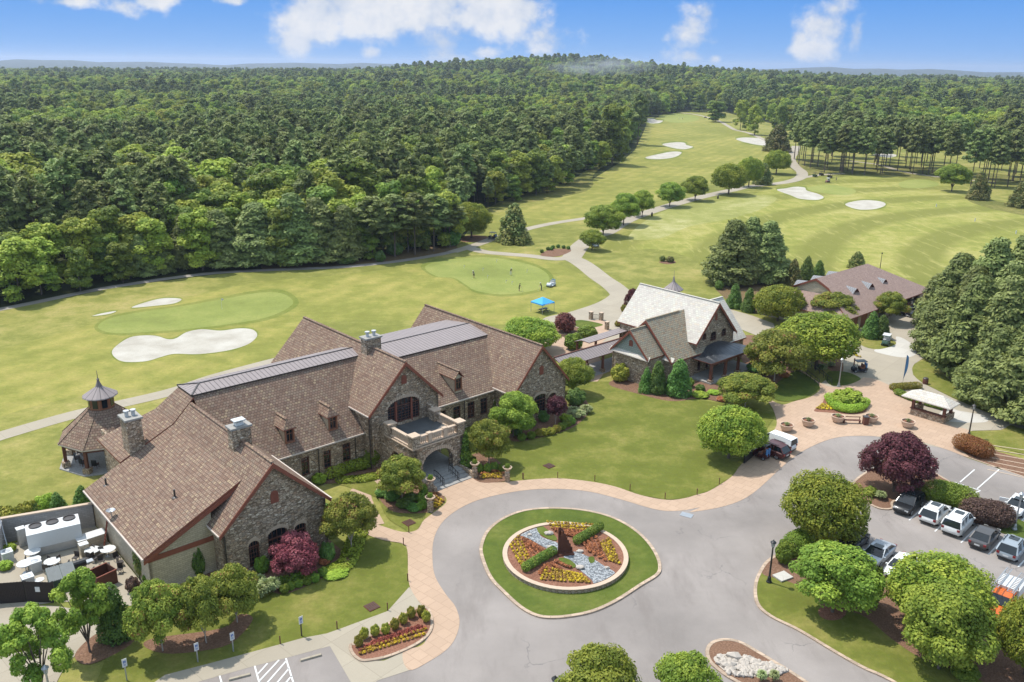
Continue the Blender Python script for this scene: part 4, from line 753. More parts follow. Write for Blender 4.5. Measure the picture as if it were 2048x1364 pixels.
def window(par,P,D,N,sa,sb,sill,spring,apex,nx=3,nz=5,name='window',trans=None,depth=.16,fw=.09):
    P,D,N=Vector(P),Vector(D),Vector(N); T=lambda a,z,d: P+D*a+N*d+Vector((0,0,z)); mid=(sa+sb)/2; hw=(sb-sa)/2
    arch=lambda x: spring+(apex-spring)*math.sqrt(max(0,1-((x-mid)/hw)**2)) if apex>spring else spring
    f=MB(); d=-depth
    for x in (sa+fw/2,sb-fw/2): f.bar(T(x,sill,d),T(x,arch(x),d),fw*1.3,fw*1.3)
    f.bar(T(sa,sill+fw/2,d),T(sb,sill+fw/2,d),fw*1.5,fw*1.3)
    xs=[sa+(sb-sa)*i/8 for i in range(9)]
    for x,y in zip(xs,xs[1:]): f.bar(T(x,arch(x)-fw/2,d),T(y,arch(y)-fw/2,d),fw*1.3,fw*1.3)
    fr=f.build(name,'frame',par); g_=MB()
    if nx:
        for i in range(1,nx): x=sa+(sb-sa)*i/nx; g_.bar(T(x,sill,d-.0),T(x,arch(x),d),.035,.05)
        for i in range(1,nz): z=sill+(spring-sill)*i/nz; g_.bar(T(sa,z,d),T(sb,z,d),.035,.05)
    if trans: f2=MB().bar(T(sa,trans,d+.02),T(sb,trans,d+.02),.1,.1); g_.mesh(f2.v,f2.f)
    if g_.v: g_.build('muntins','frame',fr)
    MB().poly([T(sa,sill,d-.04)]+[T(sb,sill,d-.04)]+[T(x,arch(x),d-.04) for x in xs[::-1]]).build('pane','glass',fr); return fr
def louver(par,P,D,N,sc,z0,z1,w,arch=True,name='louver'):
    P,D,N=Vector(P),Vector(D),Vector(N); T=lambda a,z,d: P+D*a+N*d+Vector((0,0,z)); b=MB(); h=w/2
    top=[(sc+h*math.cos(t),z1-h+h*math.sin(t)) for t in [math.pi*i/6 for i in range(7)]] if arch else [(sc+h,z1-h*.6),(sc,z1),(sc-h,z1-h*.6)]
    o=[(sc-h,z0),(sc+h,z0)]+top; f=[T(a,z,.05) for a,z in o]; k=[T(a,z,-.02) for a,z in o]; n=len(o)
    b.mesh(f+k,[tuple(range(n)),]+[(i,n+i,n+(i+1)%n,(i+1)%n) for i in range(n)])
    zz=z0+.1
    while zz<z1-.2: b.bar(T(sc-h+.06,zz,.06),T(sc+h-.06,zz,.06),.05,.05); zz+=.14
    return b.build(name,'trim',par)
def chimney(par,c,w,d,z0,z1,pots=2,box=False,sc=1.,wide=.25):
    b=MB(); u,v=c; vs=[]
    for z,k in ((z0,1+wide*.5),(z0+(z1-z0)*.25,1.04),(z1-.25,1.)):
        for a,e in ((-1,-1),(1,-1),(1,1),(-1,1)): vs.append(L(u+a*w/2*k,v+e*d/2*k,z))
    b.mesh(vs,[(k*4+i,k*4+(i+1)%4,k*4+4+(i+1)%4,k*4+4+i) for k in range(2) for i in range(4)]+[(8,9,10,11)]); ch=b.build('chimney','stone',par)
    MB().box(L(u,v,z1-.15),(w+.3,d+.3,.2)).build('chimney_cap','capgrey',ch)
    p=MB()
    if box: p.box(L(u,v,z1+.15),(w*.4,d*.6,.35)); p.box(L(u,v,z1+.5),(w*.62,d*.8,.1)); [p.bar(L(u+a*w*.25,v+e*d*.3,z1+.3),L(u+a*w*.25,v+e*d*.3,z1+.5),.06) for a in (-1,1) for e in (-1,1)]
    else:
        for k in range(pots): x=u+(k-(pots-1)/2)*w*.42; p.lathe(L(x,v+(k-.5)*.1,z1-.05),[(.2,0),(.2,.42),(.16,.42),(.16,.5),(.3,.52),(.3,.66)],12)
    p.build('flue','palegrey' if not box else 'white',ch); return ch
def wallobj(par,P,D,N,args,mat='stone',name='wall'): return MB().wall(P,D,N,*args).build(name,mat,par)
dU,dV=Vector((1,0,0)),Vector((0,-1,0))        # local axes: +u, +v
CH=thing('clubhouse','large brown shingled stone clubhouse with arched entrance and stone chimneys','building',O,AX)
rf=MB(); tr=MB(); gt=MB(); mt=MB(); ds=MB()
# entrance wing M
gable(rf,'v',-2.5,12.6,1.02,5.4,5.4,-30.6,-6.1); ridgecap(rf,L(-2.5,-30.6,12.62),L(-2.5,-6.15,12.62)); rake(CH,'v',-2.5,12.6,1.02,5.4,5.4,-6.1)
ME=[(-4.95,-.35,4.95,7.05,7.95)]
wallobj(CH,L(0,-6.6),dU,dV,(-7.5,2.5,0,gz(-2.5,12.35,1.02),.4,ME+[(-4.0,-1.0,.6,3.0,3.0)]))
wallobj(CH,L(-7.5,0),-dV,-dU,(6.6,30.2,0,7.0,.3)); wallobj(CH,L(2.5,0),dV,dU,(-30.2,-6.6,0,7.0,.3))
w=window(CH,L(0,-6.6),dU,dV,-4.95,-.35,4.95,7.05,7.95,9,6,trans=7.0); m_=MB()
for x in (-3.75,-1.5): m_.box(L(x,-6.66,6.2),(.2,.2,2.9))
m_.build('mullion','trim',w); louver(CH,L(0,-6.6),dU,dV,-2.5,9.7,10.8,.75)
d_=MB().box(L(-2.5,-6.85,1.75),(2.8,.1,2.4)).build('door','woodlight',CH); MB().box(L(-2.5,-6.75,1.9),(2.3,.06,1.8)).build('pane','glass',d_)
# wings W1, W2
def wing(u0,u1,v0,v1,z0,z1,vb,vbe,mu0,mu1,vr,zr,hip=False):
    rf.slab([L(u0,v0,z0),L(u1,v0,z0),L(u1,v1,z1),L(u0,v1,z1)],.2,0,1); rf.slab([L(u0,vb,z1),L(u1,vb,z1),L(u1,vbe,z0),L(u0,vbe,z0)],.2,0,1)
    a=mu0+(1.7 if hip else 0)
    mt.slab([L(mu0,v1+.22,z1+.1),L(mu1,v1+.22,z1+.1),L(mu1,vr,zr),L(a,vr,zr)],.16,0,1); mt.slab([L(a,vr,zr),L(mu1,vr,zr),L(mu1,vb-.2,z1+.1),L(mu0,vb-.2,z1+.1)],.16,0,1)
    if hip: mt.slab([L(mu0,vb-.2,z1+.1),L(mu0,v1+.22,z1+.1),L(a,vr,zr)],.16,0,1)
    mt.bar(L(a,vr,zr),L(mu1,vr,zr),.16,.14,1)
    if hip: mt.bar(L(mu0,v1+.22,z1+.12),L(a,vr,zr+.02),.16,.12,1); mt.bar(L(mu0,vb-.2,z1+.12),L(a,vr,zr+.02),.16,.12,1)
    gt.bar(L(u0+.1,v0+.02,z0-.06),L(u1,v0+.02,z0-.06),.16,.16)
wing(-24.6,-2.6,-7.7,-14.95,4.4,11.3,-18.7,-26.5,-24.75,-2.6,-16.85,11.8,True); wing(-2.4,18.4,-8.5,-15.4,4.4,9.6,-24.6,-31.,-2.4,18.4,-20.,10.2)
W1W=[(-15.75,-14.75,1.2,3.45,3.45),(-12.9,-11.95,1.2,3.45,3.45),(-10.4,-9.3,1.3,3.6,3.6)]
wallobj(CH,L(0,-8.1),dU,dV,(-19.6,-7.5,0,4.3,.3,W1W))
for o in W1W: window(CH,L(0,-8.1),dU,dV,*o,2,4,trans=2.9)
W2W=[(4.2,5.4,1.2,3.5,3.5),(6.6,7.8,1.2,3.5,3.5),(9.0,10.2,1.2,3.5,3.5),(11.2,12.4,1.2,3.5,3.5)]
wallobj(CH,L(0,-8.9),dU,dV,(2.5,13.7,0,4.3,.3,W2W))
for o in W2W: window(CH,L(0,-8.9),dU,dV,*o,2,4,trans=2.9)
# right gable R
gable(rf,'v',18.5,10.55,1.135,5.2,5.2,-31.2,-4.75); ridgecap(rf,L(18.5,-31.2,10.57),L(18.5,-4.8,10.57)); rake(CH,'v',18.5,10.55,1.135,5.2,5.2,-4.75)
RW=[(15.6,16.9,.8,2.75,3.1),(17.55,19.65,.7,3.1,3.5),(20.2,21.6,.8,2.75,3.1)]
wallobj(CH,L(0,-5.1),dU,dV,(13.7,23.4,0,gz(18.5,10.3,1.135),.4,RW))
for o in RW: window(CH,L(0,-5.1),dU,dV,*o,4,5,trans=2.6)
wallobj(CH,L(23.4,0),dV,dU,(-30.8,-5.1,0,4.6,.3)); wallobj(CH,L(13.7,0),-dV,-dU,(5.1,8.9,0,4.6,.3)); louver(CH,L(0,-5.1),dU,dV,18.7,6.3,7.6,.75,False)
# left wing L with its catslide
s=.98
rf.slab([L(-25.08,-14.6,10.65),L(-25.08,4.82,10.65),L(-19.3,4.82,10.65-5.78*s),L(-19.3,-14.6,10.65-5.78*s)],.22,0,1)
rf.slab([L(-25.08,-14.6,10.65),L(-27.15,-14.6,8.62),L(-27.15,4.82,8.62),L(-25.08,4.82,10.65)],.22,0,1)
rf.slab([L(-27.15,-1.,8.62),L(-30.75,-1.,8.62-3.6*s),L(-30.75,4.82,8.62-3.6*s),L(-27.15,4.82,8.62)],.22,0,1)
rf.slab([L(-27.15,2.36,8.64),L(-27.15,-14.65,8.64),L(-36.8,-14.75,4.02),L(-36.8,2.36,4.02)],.22,0,1)
rf.slab([L(-24.6,-14.62,11.22),L(-24.6,-18.7,11.26),L(-27.15,-19.75,8.9),L(-27.15,-14.62,8.75)],.2,0,1); rf.slab([L(-27.15,-14.64,8.75),L(-27.15,-19.75,8.9),L(-33.,-22.2,6.1),L(-33.,-14.64,6.0)],.2,0,1)
ridgecap(rf,L(-25.08,-14.4,10.68),L(-25.08,4.75,10.68)); rake(CH,'v',-25.08,10.65,.98,5.7,5.78,4.82)
tr.mesh([L(-27.15,2.36,8.4),L(-36.8,2.36,3.78),L(-36.8,2.36,3.4),L(-27.15,2.36,7.95),L(-27.15,2.43,8.4),L(-36.8,2.43,3.78),L(-36.8,2.43,3.4),L(-27.15,2.43,7.95)],[(0,1,2,3),(7,6,5,4),(0,4,5,1),(1,5,6,2),(2,6,7,3)])
gt.bar(L(-36.85,-14.7,3.92),L(-36.85,2.4,3.92),.15,.16); gt.bar(L(-30.8,1.2,4.98),L(-30.8,4.8,4.98),.15,.15); gt.bar(L(-19.25,-8,4.92),L(-19.25,4.82,4.92),.15,.15)
gt.bar(L(-7.95,-10.4,6.98),L(-7.95,-6.1,6.98),.14,.15); gt.bar(L(13.25,-9.,4.6),L(13.25,-4.8,4.6),.14,.15)
LW=[(-28.0,-26.9,.5,2.7,3.15),(-26.0,-24.0,.5,3.1,3.55),(-23.2,-22.0,.5,2.9,3.2)]
wallobj(CH,L(0,4.4),dU,dV,(-30.3,-19.7,0,gz(-25.08,10.4,.98),.4,LW))
for o in LW: window(CH,L(0,4.4),dU,dV,*o,4,5,trans=2.5)
vs=MB()
for o in LW+RW:
    pv=4.4 if o in LW else -5.1
    for i in range(13):
        k=-1.08+2.16*i/12; x=(o[0]+o[1])/2+k*(o[1]-o[0])/2; z=o[3]+(o[4]-o[3])*math.sqrt(max(0,1-k*k))+.17; vs.box(L(x,pv+.02,z),((o[1]-o[0])/12.5,.1,.34))
for i in range(17):
    k=-1.05+2.1*i/16; vs.box(L(-2.5+k*2.15,.03,2.3+1.2*math.sqrt(max(0,1-k*k))+.2),(.22,.1,.42)); k2=k*2.3; vs.box(L(-2.65+k2,-6.56,7.05+.9*math.sqrt(max(0,1-k*k))+.17),(.24,.1,.36))
vs.build('arch_stones','cap',CH)
wallobj(CH,L(-19.7,0),dV,dU,(-8.1,4.4,0,4.9,.3)); wallobj(CH,L(-30.3,0),-dV,-dU,(-4.4,-2.06,0,4.9,.3)); louver(CH,L(0,4.4),dU,dV,-25.0,6.3,7.6,.8)
def pz(x): return 4.02+(x+36.8)*.4787-.25
wallobj(CH,L(0,2.06),dU,dV,(-36.3,-30.3,0,pz,.25),'siding','siding_wall'); wallobj(CH,L(-36.3,0),-dV,-dU,(-2.06,14.6,0,3.95,.25),'siding','siding_wall'); wallobj(CH,L(0,-14.6),-dU,-dV,(30.,36.3,0,lambda x: pz(-x),.25),'siding','siding_wall')
tr.box(L(-33.3,2.1,3.55),(6.1,.06,.5)); tr.box(L(-36.33,-6.3,3.4),(.06,16.6,.3))
bk=MB().wall(L(0,-30.2),-dU,-dV,-23.4,7.5,0,4.4,.3); bk.wall(L(0,-26.),-dU,-dV,7.5,31.,0,4.2,.3); bk.wall(L(-31.5,0),-dV,-dU,14.6,26.,0,5.5,.3); bk.build('wall','stone',CH)
for a,b_ in ((L(-30.2,4.5,4.7),L(-30.2,4.5,.1)),(L(-7.6,-6.5,6.9),L(-7.6,-6.5,.1)),(L(-13.6,-7.98,4.3),L(-13.6,-7.98,.1)),(L(-8.7,-7.98,4.3),L(-8.7,-7.98,.1)),(L(3.3,-8.8,4.3),L(3.3,-8.8,.1)),(L(8.4,-8.8,4.3),L(8.4,-8.8,.1)),(L(-36.4,-13.9,3.8),L(-36.4,-13.9,.1)),(L(-36.4,-1.,3.8),L(-36.4,-1.,.1))): ds.bar(a,b_,.11,.11,0,6)
rf.build('roof',['shingle','trim'],CH); mt.build('metal_roof',['metal','downspout'],CH); tr.build('trim_board','trim',CH); gt.build('gutter','gutter',CH); ds.build('downspout','downspout',CH)
# dormers
def dormer(u,v0,z0,vpl,zpl,s,hip=True):
    w=1.15; h=1.75; zt=z0+h; zr=zt+.95; back=lambda z: vpl-(z-zpl)/s
    d=MB(); 
    for sd in (-1,1): p=[L(u+sd*w/2,v0,z0-.3),L(u+sd*w/2,v0,zt),L(u+sd*w/2,back(zt)-.2,zt)]; q=[L(u+sd*(w/2-.12),v0,z0-.3),L(u+sd*(w/2-.12),v0,zt),L(u+sd*(w/2-.12),back(zt)-.2,zt)]; d.mesh(p+q,[(0,1,2),(3,5,4),(0,3,4,1)])
    d.wall(L(u,v0),dU,dV,-w/2,w/2,z0-.3,(gz(0,zt+.5,.9) if not hip else zt),.12,[(-.42,.42,z0+.15,zt-.12,zt-.12)]); o=d.build('dormer','siding',CH)
    e=w/2+.24; r=MB(); vf=v0+.26
    vh=v0-.45 if hip else vf
    sl=(zr-zt+.02)/e
    for sd in (-1,1): r.slab([L(u,vh,zr),L(u,back(zr)-.1,zr),L(u+sd*e,back(zt)-.1,zt),L(u+sd*e,vf,zt)],.1,0,1)
    if hip: r.slab([L(u,vh,zr),L(u-e,vf,zt),L(u+e,vf,zt)],.1,0,1)
    ridgecap(r,L(u,vh,zr),L(u,back(zr),zr)); r.build('dormer_roof',['shingle','trim'],o)
    window(o,L(u,v0),dU,dV,-.42,.42,z0+.15,zt-.12,zt-.12,0,0,'dormer_window',depth=.05)
    fr=MB()
    for x in (-.5,.5): fr.box(L(u+x,v0+.04,(z0+zt)/2),(.16,.08,h))
    fr.box(L(u,v0+.04,z0+.05),(1.16,.1,.14)); fr.box(L(u,v0-.02,(z0+zt)/2),(.05,.05,h-.3)); fr.box(L(u,v0-.02,z0+1.1),(.8,.05,.05)); fr.build('casing','woodlight',o)
for u,z in ((-16.6,5.45),(-11.1,5.45)): dormer(u,-8.75,z,-7.7,4.4,.952)
dormer(7.7,-9.2,5.55,-8.5,4.4,.754,False)
chimney(CH,(-2.3,-13.9),2.1,1.3,9.,13.9,2,wide=.2); chimney(CH,(-25.05,-2.2),1.9,1.1,7.4,12.2,1,True,wide=.1); chimney(CH,(-31.1,-15.6),1.55,2.,2.,10.5,2,wide=.55)
for x,v,z in ((-35.1,-12.8,4.75),(-31.8,-2.6,6.4)): MB().lathe(L(x,v,z),[(.3,0.),(.1,.1),(.09,.75),(.11,.8)],10).build('vent_pipe','downspout',CH)
dd=MB().lathe(L(-36.55,-6.8,4.75),[(.0,0),(.25,.05),(.42,.2),(.44,.21),(.25,.08),(.0,.03)],14); dd.bar(L(-36.5,-6.8,4.1),L(-36.55,-6.8,4.8),.07); dd.bar(L(-36.55,-6.8,4.8),L(-36.8,-6.5,5.35),.04); dd.build('satellite_dish','steel',CH)
# portico
po=MB()
po.wall(L(0,0),dU,dV,-6.05,1.35,0,4.5,.75,[(-4.7,-.4,.0,2.2,3.5)]); po.wall(L(-6.05,0),-dV,-dU,0.,6.6,0,4.5,.6,[(2.2,4.6,.0,2.,3.0)]); po.wall(L(1.35,0),dV,dU,-6.6,0.,0,4.5,.6,[(-4.6,-2.2,.0,2.,3.0)])
for u in (-5.6,.9): po.box(L(u,-.4,5.2),(1.0,.95,1.4))
po.box(L(-5.6,-5.15,5.2),(1.0,1.1,1.4)); po.box(L(.9,-5.15,5.2),(1.,1.1,1.4)); po.box(L(-5.85,-6.1,4.9),(.6,.9,1.)); po.box(L(1.1,-6.1,5.3),(.8,.9,2.))
PO=po.build('portico','stone',CH)
MB().box(L(-2.35,-3.3,4.45),(6.6,6.4,.3)).build('deck','deck',PO)
MB().box(L(-2.35,-2.7,.3),(6.2,7.7,.6)).build('porch_floor','flag',PO)
bl=MB(); 
for u in (-5.6,.9):
    for v in (-.4,-5.15): bl.box(L(u,v,5.96),(1.2,1.2,.16))
bl.box(L(-2.35,-.4,4.62),(5.6,.62,.12)); bl.box(L(-2.35,-.4,5.6),(5.6,.42,.14)); bl.box(L(-2.35,.03,4.42),(7.6,.14,.12)); bl.box(L(-6.08,-3.,4.42),(.14,6.,.12))
for u in (-5.72,1.02): bl.box(L(u,-2.75,4.62),(.55,3.8,.12)); bl.box(L(u,-2.75,5.6),(.42,3.8,.14))
for u in (-3.45,-1.25): bl.box(L(u,-.4,5.15),(.55,.5,1.)); bl.box(L(u,-.4,5.72),(.62,.56,.12))
bl.build('parapet_coping','cap',PO); ba=MB(); pf=[(.06,0),(.09,.06),(.06,.14),(.12,.35),(.11,.45),(.055,.7),(.09,.82),(.06,.86)]
for u in [-4.75,-4.5,-4.25,-4.0]+[-2.9,-2.65,-2.4,-2.15,-1.9]+[-.7,-.45,-.2,.05]: ba.lathe(L(u,-.4,4.68),pf,8)
for u in (-5.72,1.02):
    for k in range(12): ba.lathe(L(u,-1.1-k*.3,4.68),pf,8)
ba.build('balusters','cap',PO)
st=MB()
for i,(v,z) in enumerate(((1.75,.45),(2.35,.3),(2.95,.15))): st.box(L(-2.45,v-.3,z/2),(5.2,.6,z))
st.build('entry_steps','flag',CH)
for u in (-5.3,.4): MB().box(L(u,1.6,.35),(.45,3.2,.7)).build('step_cheek','stone',CH)
rl=None
for i,u in enumerate((-3.75,-1.6)):
    t=thing('handrail',('left' if i==0 else 'right')+' black handrail on the flagstone steps of the arched entrance','handrail',W(u,1.,0),AX); b=MB()
    for k in range(2):
        y=k*.42*0
        for (v0,ha),(v1,hb_) in (((0,.6),(.75,.55)),((.75,.55),(1.9,.15))): b.bar(L(k*.0,v0-.2,ha+.95),L(k*.0,v1-.2,hb_+.95),.06); b.bar(L(0,v0-.2,ha+.35),L(0,v1-.2,hb_+.35),.04)
    for v,z in ((0,.6),(.4,.55),(.75,.5),(1.2,.35),(1.6,.2),(1.9,.12)): b.bar(L(0,v-.2,z),L(0,v-.2,z+.95),.05)
    b.build('rail','black',t)
# ------------------------------------------------------------------ pro shop
PS=thing('golf_shop','stone golf shop with pale slate roof, cross gables and dark metal porch','building',O,AX)
r=MB(); ro=MB(); t_=MB(); r2=MB(); pm=MB()
gable(r,'v',53.1,11.1,1.05,5.35,5.35,-17.4,-1.25,.2); ridgecap(r,L(53.1,-17.4,11.12),L(53.1,-1.3,11.12)); rake(PS,'v',53.1,11.1,1.05,5.35,5.35,-1.25,.45)
f1=MB(); FW=[(49.9,50.9,5.5,6.3,6.6),(52.,53.6,4.9,6.,6.4),(54.9,56.2,5.1,6.1,6.4),(49.2,50.,.6,2.6,2.6),(51.3,52.1,.6,2.6,2.6),(53.3,54.9,.4,2.7,2.7),(56.,57.2,.6,2.6,2.6)]
f1.wall(L(0,-1.7),dU,dV,48.,58.2,0,gz(53.1,10.85,1.05),.35,FW); f1.build('wall','stone',PS)
for o in FW: window(PS,L(0,-1.7),dU,dV,*o,3,3)
louver(PS,L(0,-1.7),dU,dV,53.1,8.2,9.4,.55,False)
wallobj(PS,L(48.,0),-dV,-dU,(1.7,17.,0,5.5,.3)); wallobj(PS,L(58.2,0),dV,dU,(-17.,-1.7,0,5.5,.3)); wallobj(PS,L(0,-17.),-dU,-dV,(-58.2,-48.,0,gz(-53.1,10.85,1.05),.3))
# right wing
gable(ro,'u',-6.9,9.45,1.1,5.3,5.3,55.,62.,.2); ro.bar(L(55,-6.9,9.47),L(62,-6.9,9.47),.3,.1)
wallobj(PS,L(61.6,0),dV,dU,(-12.,-1.9,0,gz(-6.9,9.2,1.1),.3)); wallobj(PS,L(0,-1.95),dU,dV,(58.2,61.6,0,3.6,.3))
# cross gables facing the clubhouse
r2b=MB(); gable(r2,'u',-6.6,9.25,1.0,5.5,5.5,41.9,53.,.2); r2.bar(L(41.95,-6.6,9.27),L(50,-6.6,9.27),.3,.1); rake(PS,'u',-6.6,9.25,1.0,5.5,5.5,41.9,.4)
gable(r2,'u',-6.6,8.35,1.0,3.75,3.75,38.35,42.5,.2); r2.bar(L(38.4,-6.6,8.37),L(42,-6.6,8.37),.3,.1); rake(PS,'u',-6.6,8.35,1.0,3.75,3.75,38.35,.4)
sg=MB(); sg.wall(L(42.3,0),-dV,-dU,1.4,11.8,3.9,gz(6.6,9.05,1.0),.2); sg.wall(L(38.75,0),-dV,-dU,3.2,10.,4.4,gz(6.6,8.15,1.0),.2); sg.build('gable_shingles','shingle_sage',PS)
for u,z in ((38.75,5.7),(42.3,6.4)): louver(PS,L(u,0),-dV,-dU,6.6,z,z+1.0,.7)
wallobj(PS,L(38.85,0),-dV,-dU,(2.9,10.3,0,4.3,.3)); wallobj(PS,L(42.35,0),-dV,-dU,(1.3,12.,0,3.8,.3)); wallobj(PS,L(0,-1.4),dU,dV,(42.35,48.,0,3.6,.3)); wallobj(PS,L(0,-2.95),dU,dV,(38.85,42.4,0,4.3,.3)); wallobj(PS,L(0,-10.2),-dU,-dV,(-42.4,-38.85,0,4.3,.3))
pe=MB(); pe.slab([L(38.8,-10.5,4.85),L(38.8,-2.8,4.85),L(38.3,-2.7,4.35),L(38.3,-10.6,4.35)],.12,0,1); pe.slab([L(42.35,-2.95,4.4),L(42.35,-1.,4.4),L(41.85,-.95,3.9),L(41.85,-2.95,3.9)],.12,0,1); pe.build('pent_roof',['shingle_pale','gutter'],PS)
r.build('roof',['shingle_pale','trim'],PS); ro.build('side_roof',['shingle_pale','trim'],PS); r2.build('cross_roof',['shingle_old','trim'],PS)
# porch with bowed metal roof
A=[]; n=10
for i in range(n+1):
    x=48.9+(57.6-48.9)*i/n; k=(x-53.25)/4.35; A.append((x,3.55+1.05*(1-k*k)))
e0,e1,vf,vb=47.1,58.9,2.25,-1.68; ev=[]
for i in range(n+1): ev.append(e0+(e1-e0)*i/n)
for i in range(n): pm.slab([L(A[i][0],vb,A[i][1]),L(ev[i],vf,3.35),L(ev[i+1],vf,3.35)],.1,0,1); pm.slab([L(A[i][0],vb,A[i][1]),L(ev[i+1],vf,3.35),L(A[i+1][0],vb,A[i+1][1])],.1,0,1)
pm.slab([L(A[0][0],vb,A[0][1]),L(e0,vb,3.35),L(e0,vf,3.35)],.1,0,1); pm.slab([L(A[-1][0],vb,A[-1][1]),L(e1,vf,3.35),L(e1,vb,3.35)],.1,0,1); PR=pm.build('porch_roof',['metaldark','trim'],PS)
MB().box(L(53,2.1,3.1),(11.4,.2,.3)).build('beam','wood',PS)
for u in (47.5,51.2,54.6,58.5): MB().box(L(u,2.05,1.75),(.36,.36,2.7)).build('post','wood',PS); MB().box(L(u,2.05,.25),(.7,.7,.75)).build('post_base','stone',PS)
MB().box(L(53,.4,.15),(12.,4.2,.3)).build('porch_floor','flag',PS)
cu=L(57.4,-13.7,0.); CU=MB().lathe((cu[0],cu[1],7.),[(1.2,0),(1.2,3.2)],8).build('cupola','wood',PS); MB().lathe((cu[0],cu[1],10.1),[(1.75,0),(1.7,.1),(.9,.75),(.3,1.3),(.16,1.7),(.1,2.),(.16,2.1),(.03,2.3),(.02,3.3)],8).build('cupola_roof','metal',CU)
ch=thing('rocking_chair','brown wooden rocking chair on the golf shop porch','chair',W(48.9,1.1,.3),AX+.5); b=MB(); b.box((0,0,.42),(.55,.5,.06)); b.box((0,.26,.8),(.52,.06,.75)); [b.box((x,0,.62),(.06,.5,.05)) for x in (-.28,.28)]; [b.bar((x,y,.08),(x,y,.6),.05) for x in (-.25,.25) for y in (-.2,.2)]; b.build('seat','wood',ch); MB().bar((-.27,-.4,.08),(-.27,.45,.08),.05).bar((.27,-.4,.08),(.27,.45,.08),.05).build('rocker','wood',ch)
# covered walk
CW=thing('covered_walkway','covered walkway with bronze metal roof linking clubhouse and golf shop','walkway',O,AX); b=MB()
b.slab([L(29.5,-13.7,4.05),L(40.5,-13.7,4.05),L(40.5,-11.6,3.1),L(29.5,-11.6,3.1)],.12,0,1); b.slab([L(29.5,-13.7,4.05),L(29.5,-15.8,3.1),L(44.,-15.8,3.1),L(44.,-13.7,4.05)],.12,0,1); b.slab([L(40.5,-13.7,4.05),L(48,-13.7,4.05),L(48,-11.9,3.2),L(40.5,-11.6,3.1)],.12,0,1); b.bar(L(29.5,-13.7,4.08),L(47,-13.7,4.08),.2,.12,1)
b.slab([L(39.2,-17.4,3.9),L(48,-17.2,4.3),L(48,-15.2,4.3),L(39.2,-15.6,3.9)],.12,0,1); b.slab([L(39.2,-17.4,3.9),L(39.2,-19.,3.3),L(48,-19.,3.3),L(48,-17.2,4.3)],.12,0,1); b.build('roof',['metal','wood'],CW)
for u,v in ((30.2,-12.),(34.5,-12.),(38.6,-12.),(30.2,-15.4),(34.5,-15.4),(38.6,-15.4),(39.6,-18.6),(44.,-18.6)): MB().box(L(u,v,1.65),(.3,.3,3.)).build('post','wood',CW); MB().box(L(u,v,.35),(.6,.6,.7)).build('post_base','stone',CW)
MB().box(L(37.,-13.7,.06),(17,4.4,.12)).build('walk_floor','flag',CW)
# ------------------------------------------------------------------ cart barn
CB=thing('cart_barn','long cart barn with pinkish shingle roof and curved metal dormers','building',O,AX); b=MB(); t_=MB()
vr,zr,sl=-6.8,8.,.505; z_=lambda v: zr-sl*abs(v-vr)
b.slab([L(92,vr,zr),L(112,vr,zr),L(121,3.1,z_(3.1)),L(86.5,3.1,z_(3.1)),L(92,-4.,z_(-4.))],.2,0,1); b.slab([L(92,vr,zr),L(92,-9.6,z_(-9.6)),L(86.5,-16.6,z_(-16.6)),L(121,-16.6,z_(-16.6)),L(112,vr,zr)],.2,0,1); b.slab([L(112,vr,zr),L(121,-16.6,3.05),L(121,3.1,3.)],.2,0,1)
b.slab([L(92.1,-12.4,5.2),L(92.1,-1.2,5.2),L(86.5,3.1,3.),L(86.5,-16.6,3.05)],.2,0,1)
rake(CB,'u',vr,zr,sl,5.6,5.6,91.9,.35); b.build('roof',['shingle_barn','trim'],CB);  MB().wall(L(92.2,0),-dV,-dU,2.,12.,4.6,gz(6.8,7.85,.505),.2).build('gable_wall','siding',CB)
BW=MB(); OPN=[(90.+i*3.6,92.6+i*3.6,0,2.4,2.4) for i in range(8)]
BW.wall(L(0,2.2),dU,dV,87.3,119.6,0,2.9,.3,OPN); BW.wall(L(87.3,0),-dV,-dU,-2.2,16.,0,2.9,.3); BW.wall(L(119.6,0),dV,dU,-16.,2.2,0,2.9,.3); BW.wall(L(0,-16.),-dU,-dV,-119.6,-87.3,0,2.9,.3); BW.build('wall','siding',CB)
for i,o in enumerate(OPN[:3]): MB().box(L((o[0]+o[1])/2,2.,1.2),(o[1]-o[0]-.05,.1,2.35)).build('door','woodlight',CB)
MB().box(L(103,-7,.05),(32,17,.1)).build('barn_floor','concrete',CB)
for (u,v,z) in ((97.6,-1.6,5.35),(103.6,-1.6,5.35),(109.6,-1.8,5.25)):
    b=MB(); w=1.75; n=8; pts=[(u-w+2*w*i/n,z+1.15*(.5-.5*math.cos(2*math.pi*i/n))-.35) for i in range(n+1)]; vb=v-3.4
    for (x0,a0),(x1,a1) in zip(pts,pts[1:]): b.slab([L(x0,v+.3,a0),L(x1,v+.3,a1),L(x1,vb,a1+.35),L(x0,vb,a0+.35)],.1,0,1)
    d=b.build('dormer',['metalgrey','trim'],CB); f=MB(); f.poly([L(x,v,a-.1) for x,a in pts]+[L(u+w,v,z-.6),L(u-w,v,z-.6)]); f.build('dormer_front','wood',d)
for (u,v,z) in ((95.,-12.,5.4),(101.,-12.,5.4),(107.,-12.,5.4)):
    b=MB(); w=1.75; n=8; pts=[(u-w+2*w*i/n,z+1.15*(.5-.5*math.cos(2*math.pi*i/n))-.35) for i in range(n+1)]
    for (x0,a0),(x1,a1) in zip(pts,pts[1:]): b.slab([L(x0,v-.3,a0),L(x0,v+3.4,a0+.35),L(x1,v+3.4,a1+.35),L(x1,v-.3,a1)],.1,0,1)
    b.build('dormer',['metalgrey','trim'],CB)
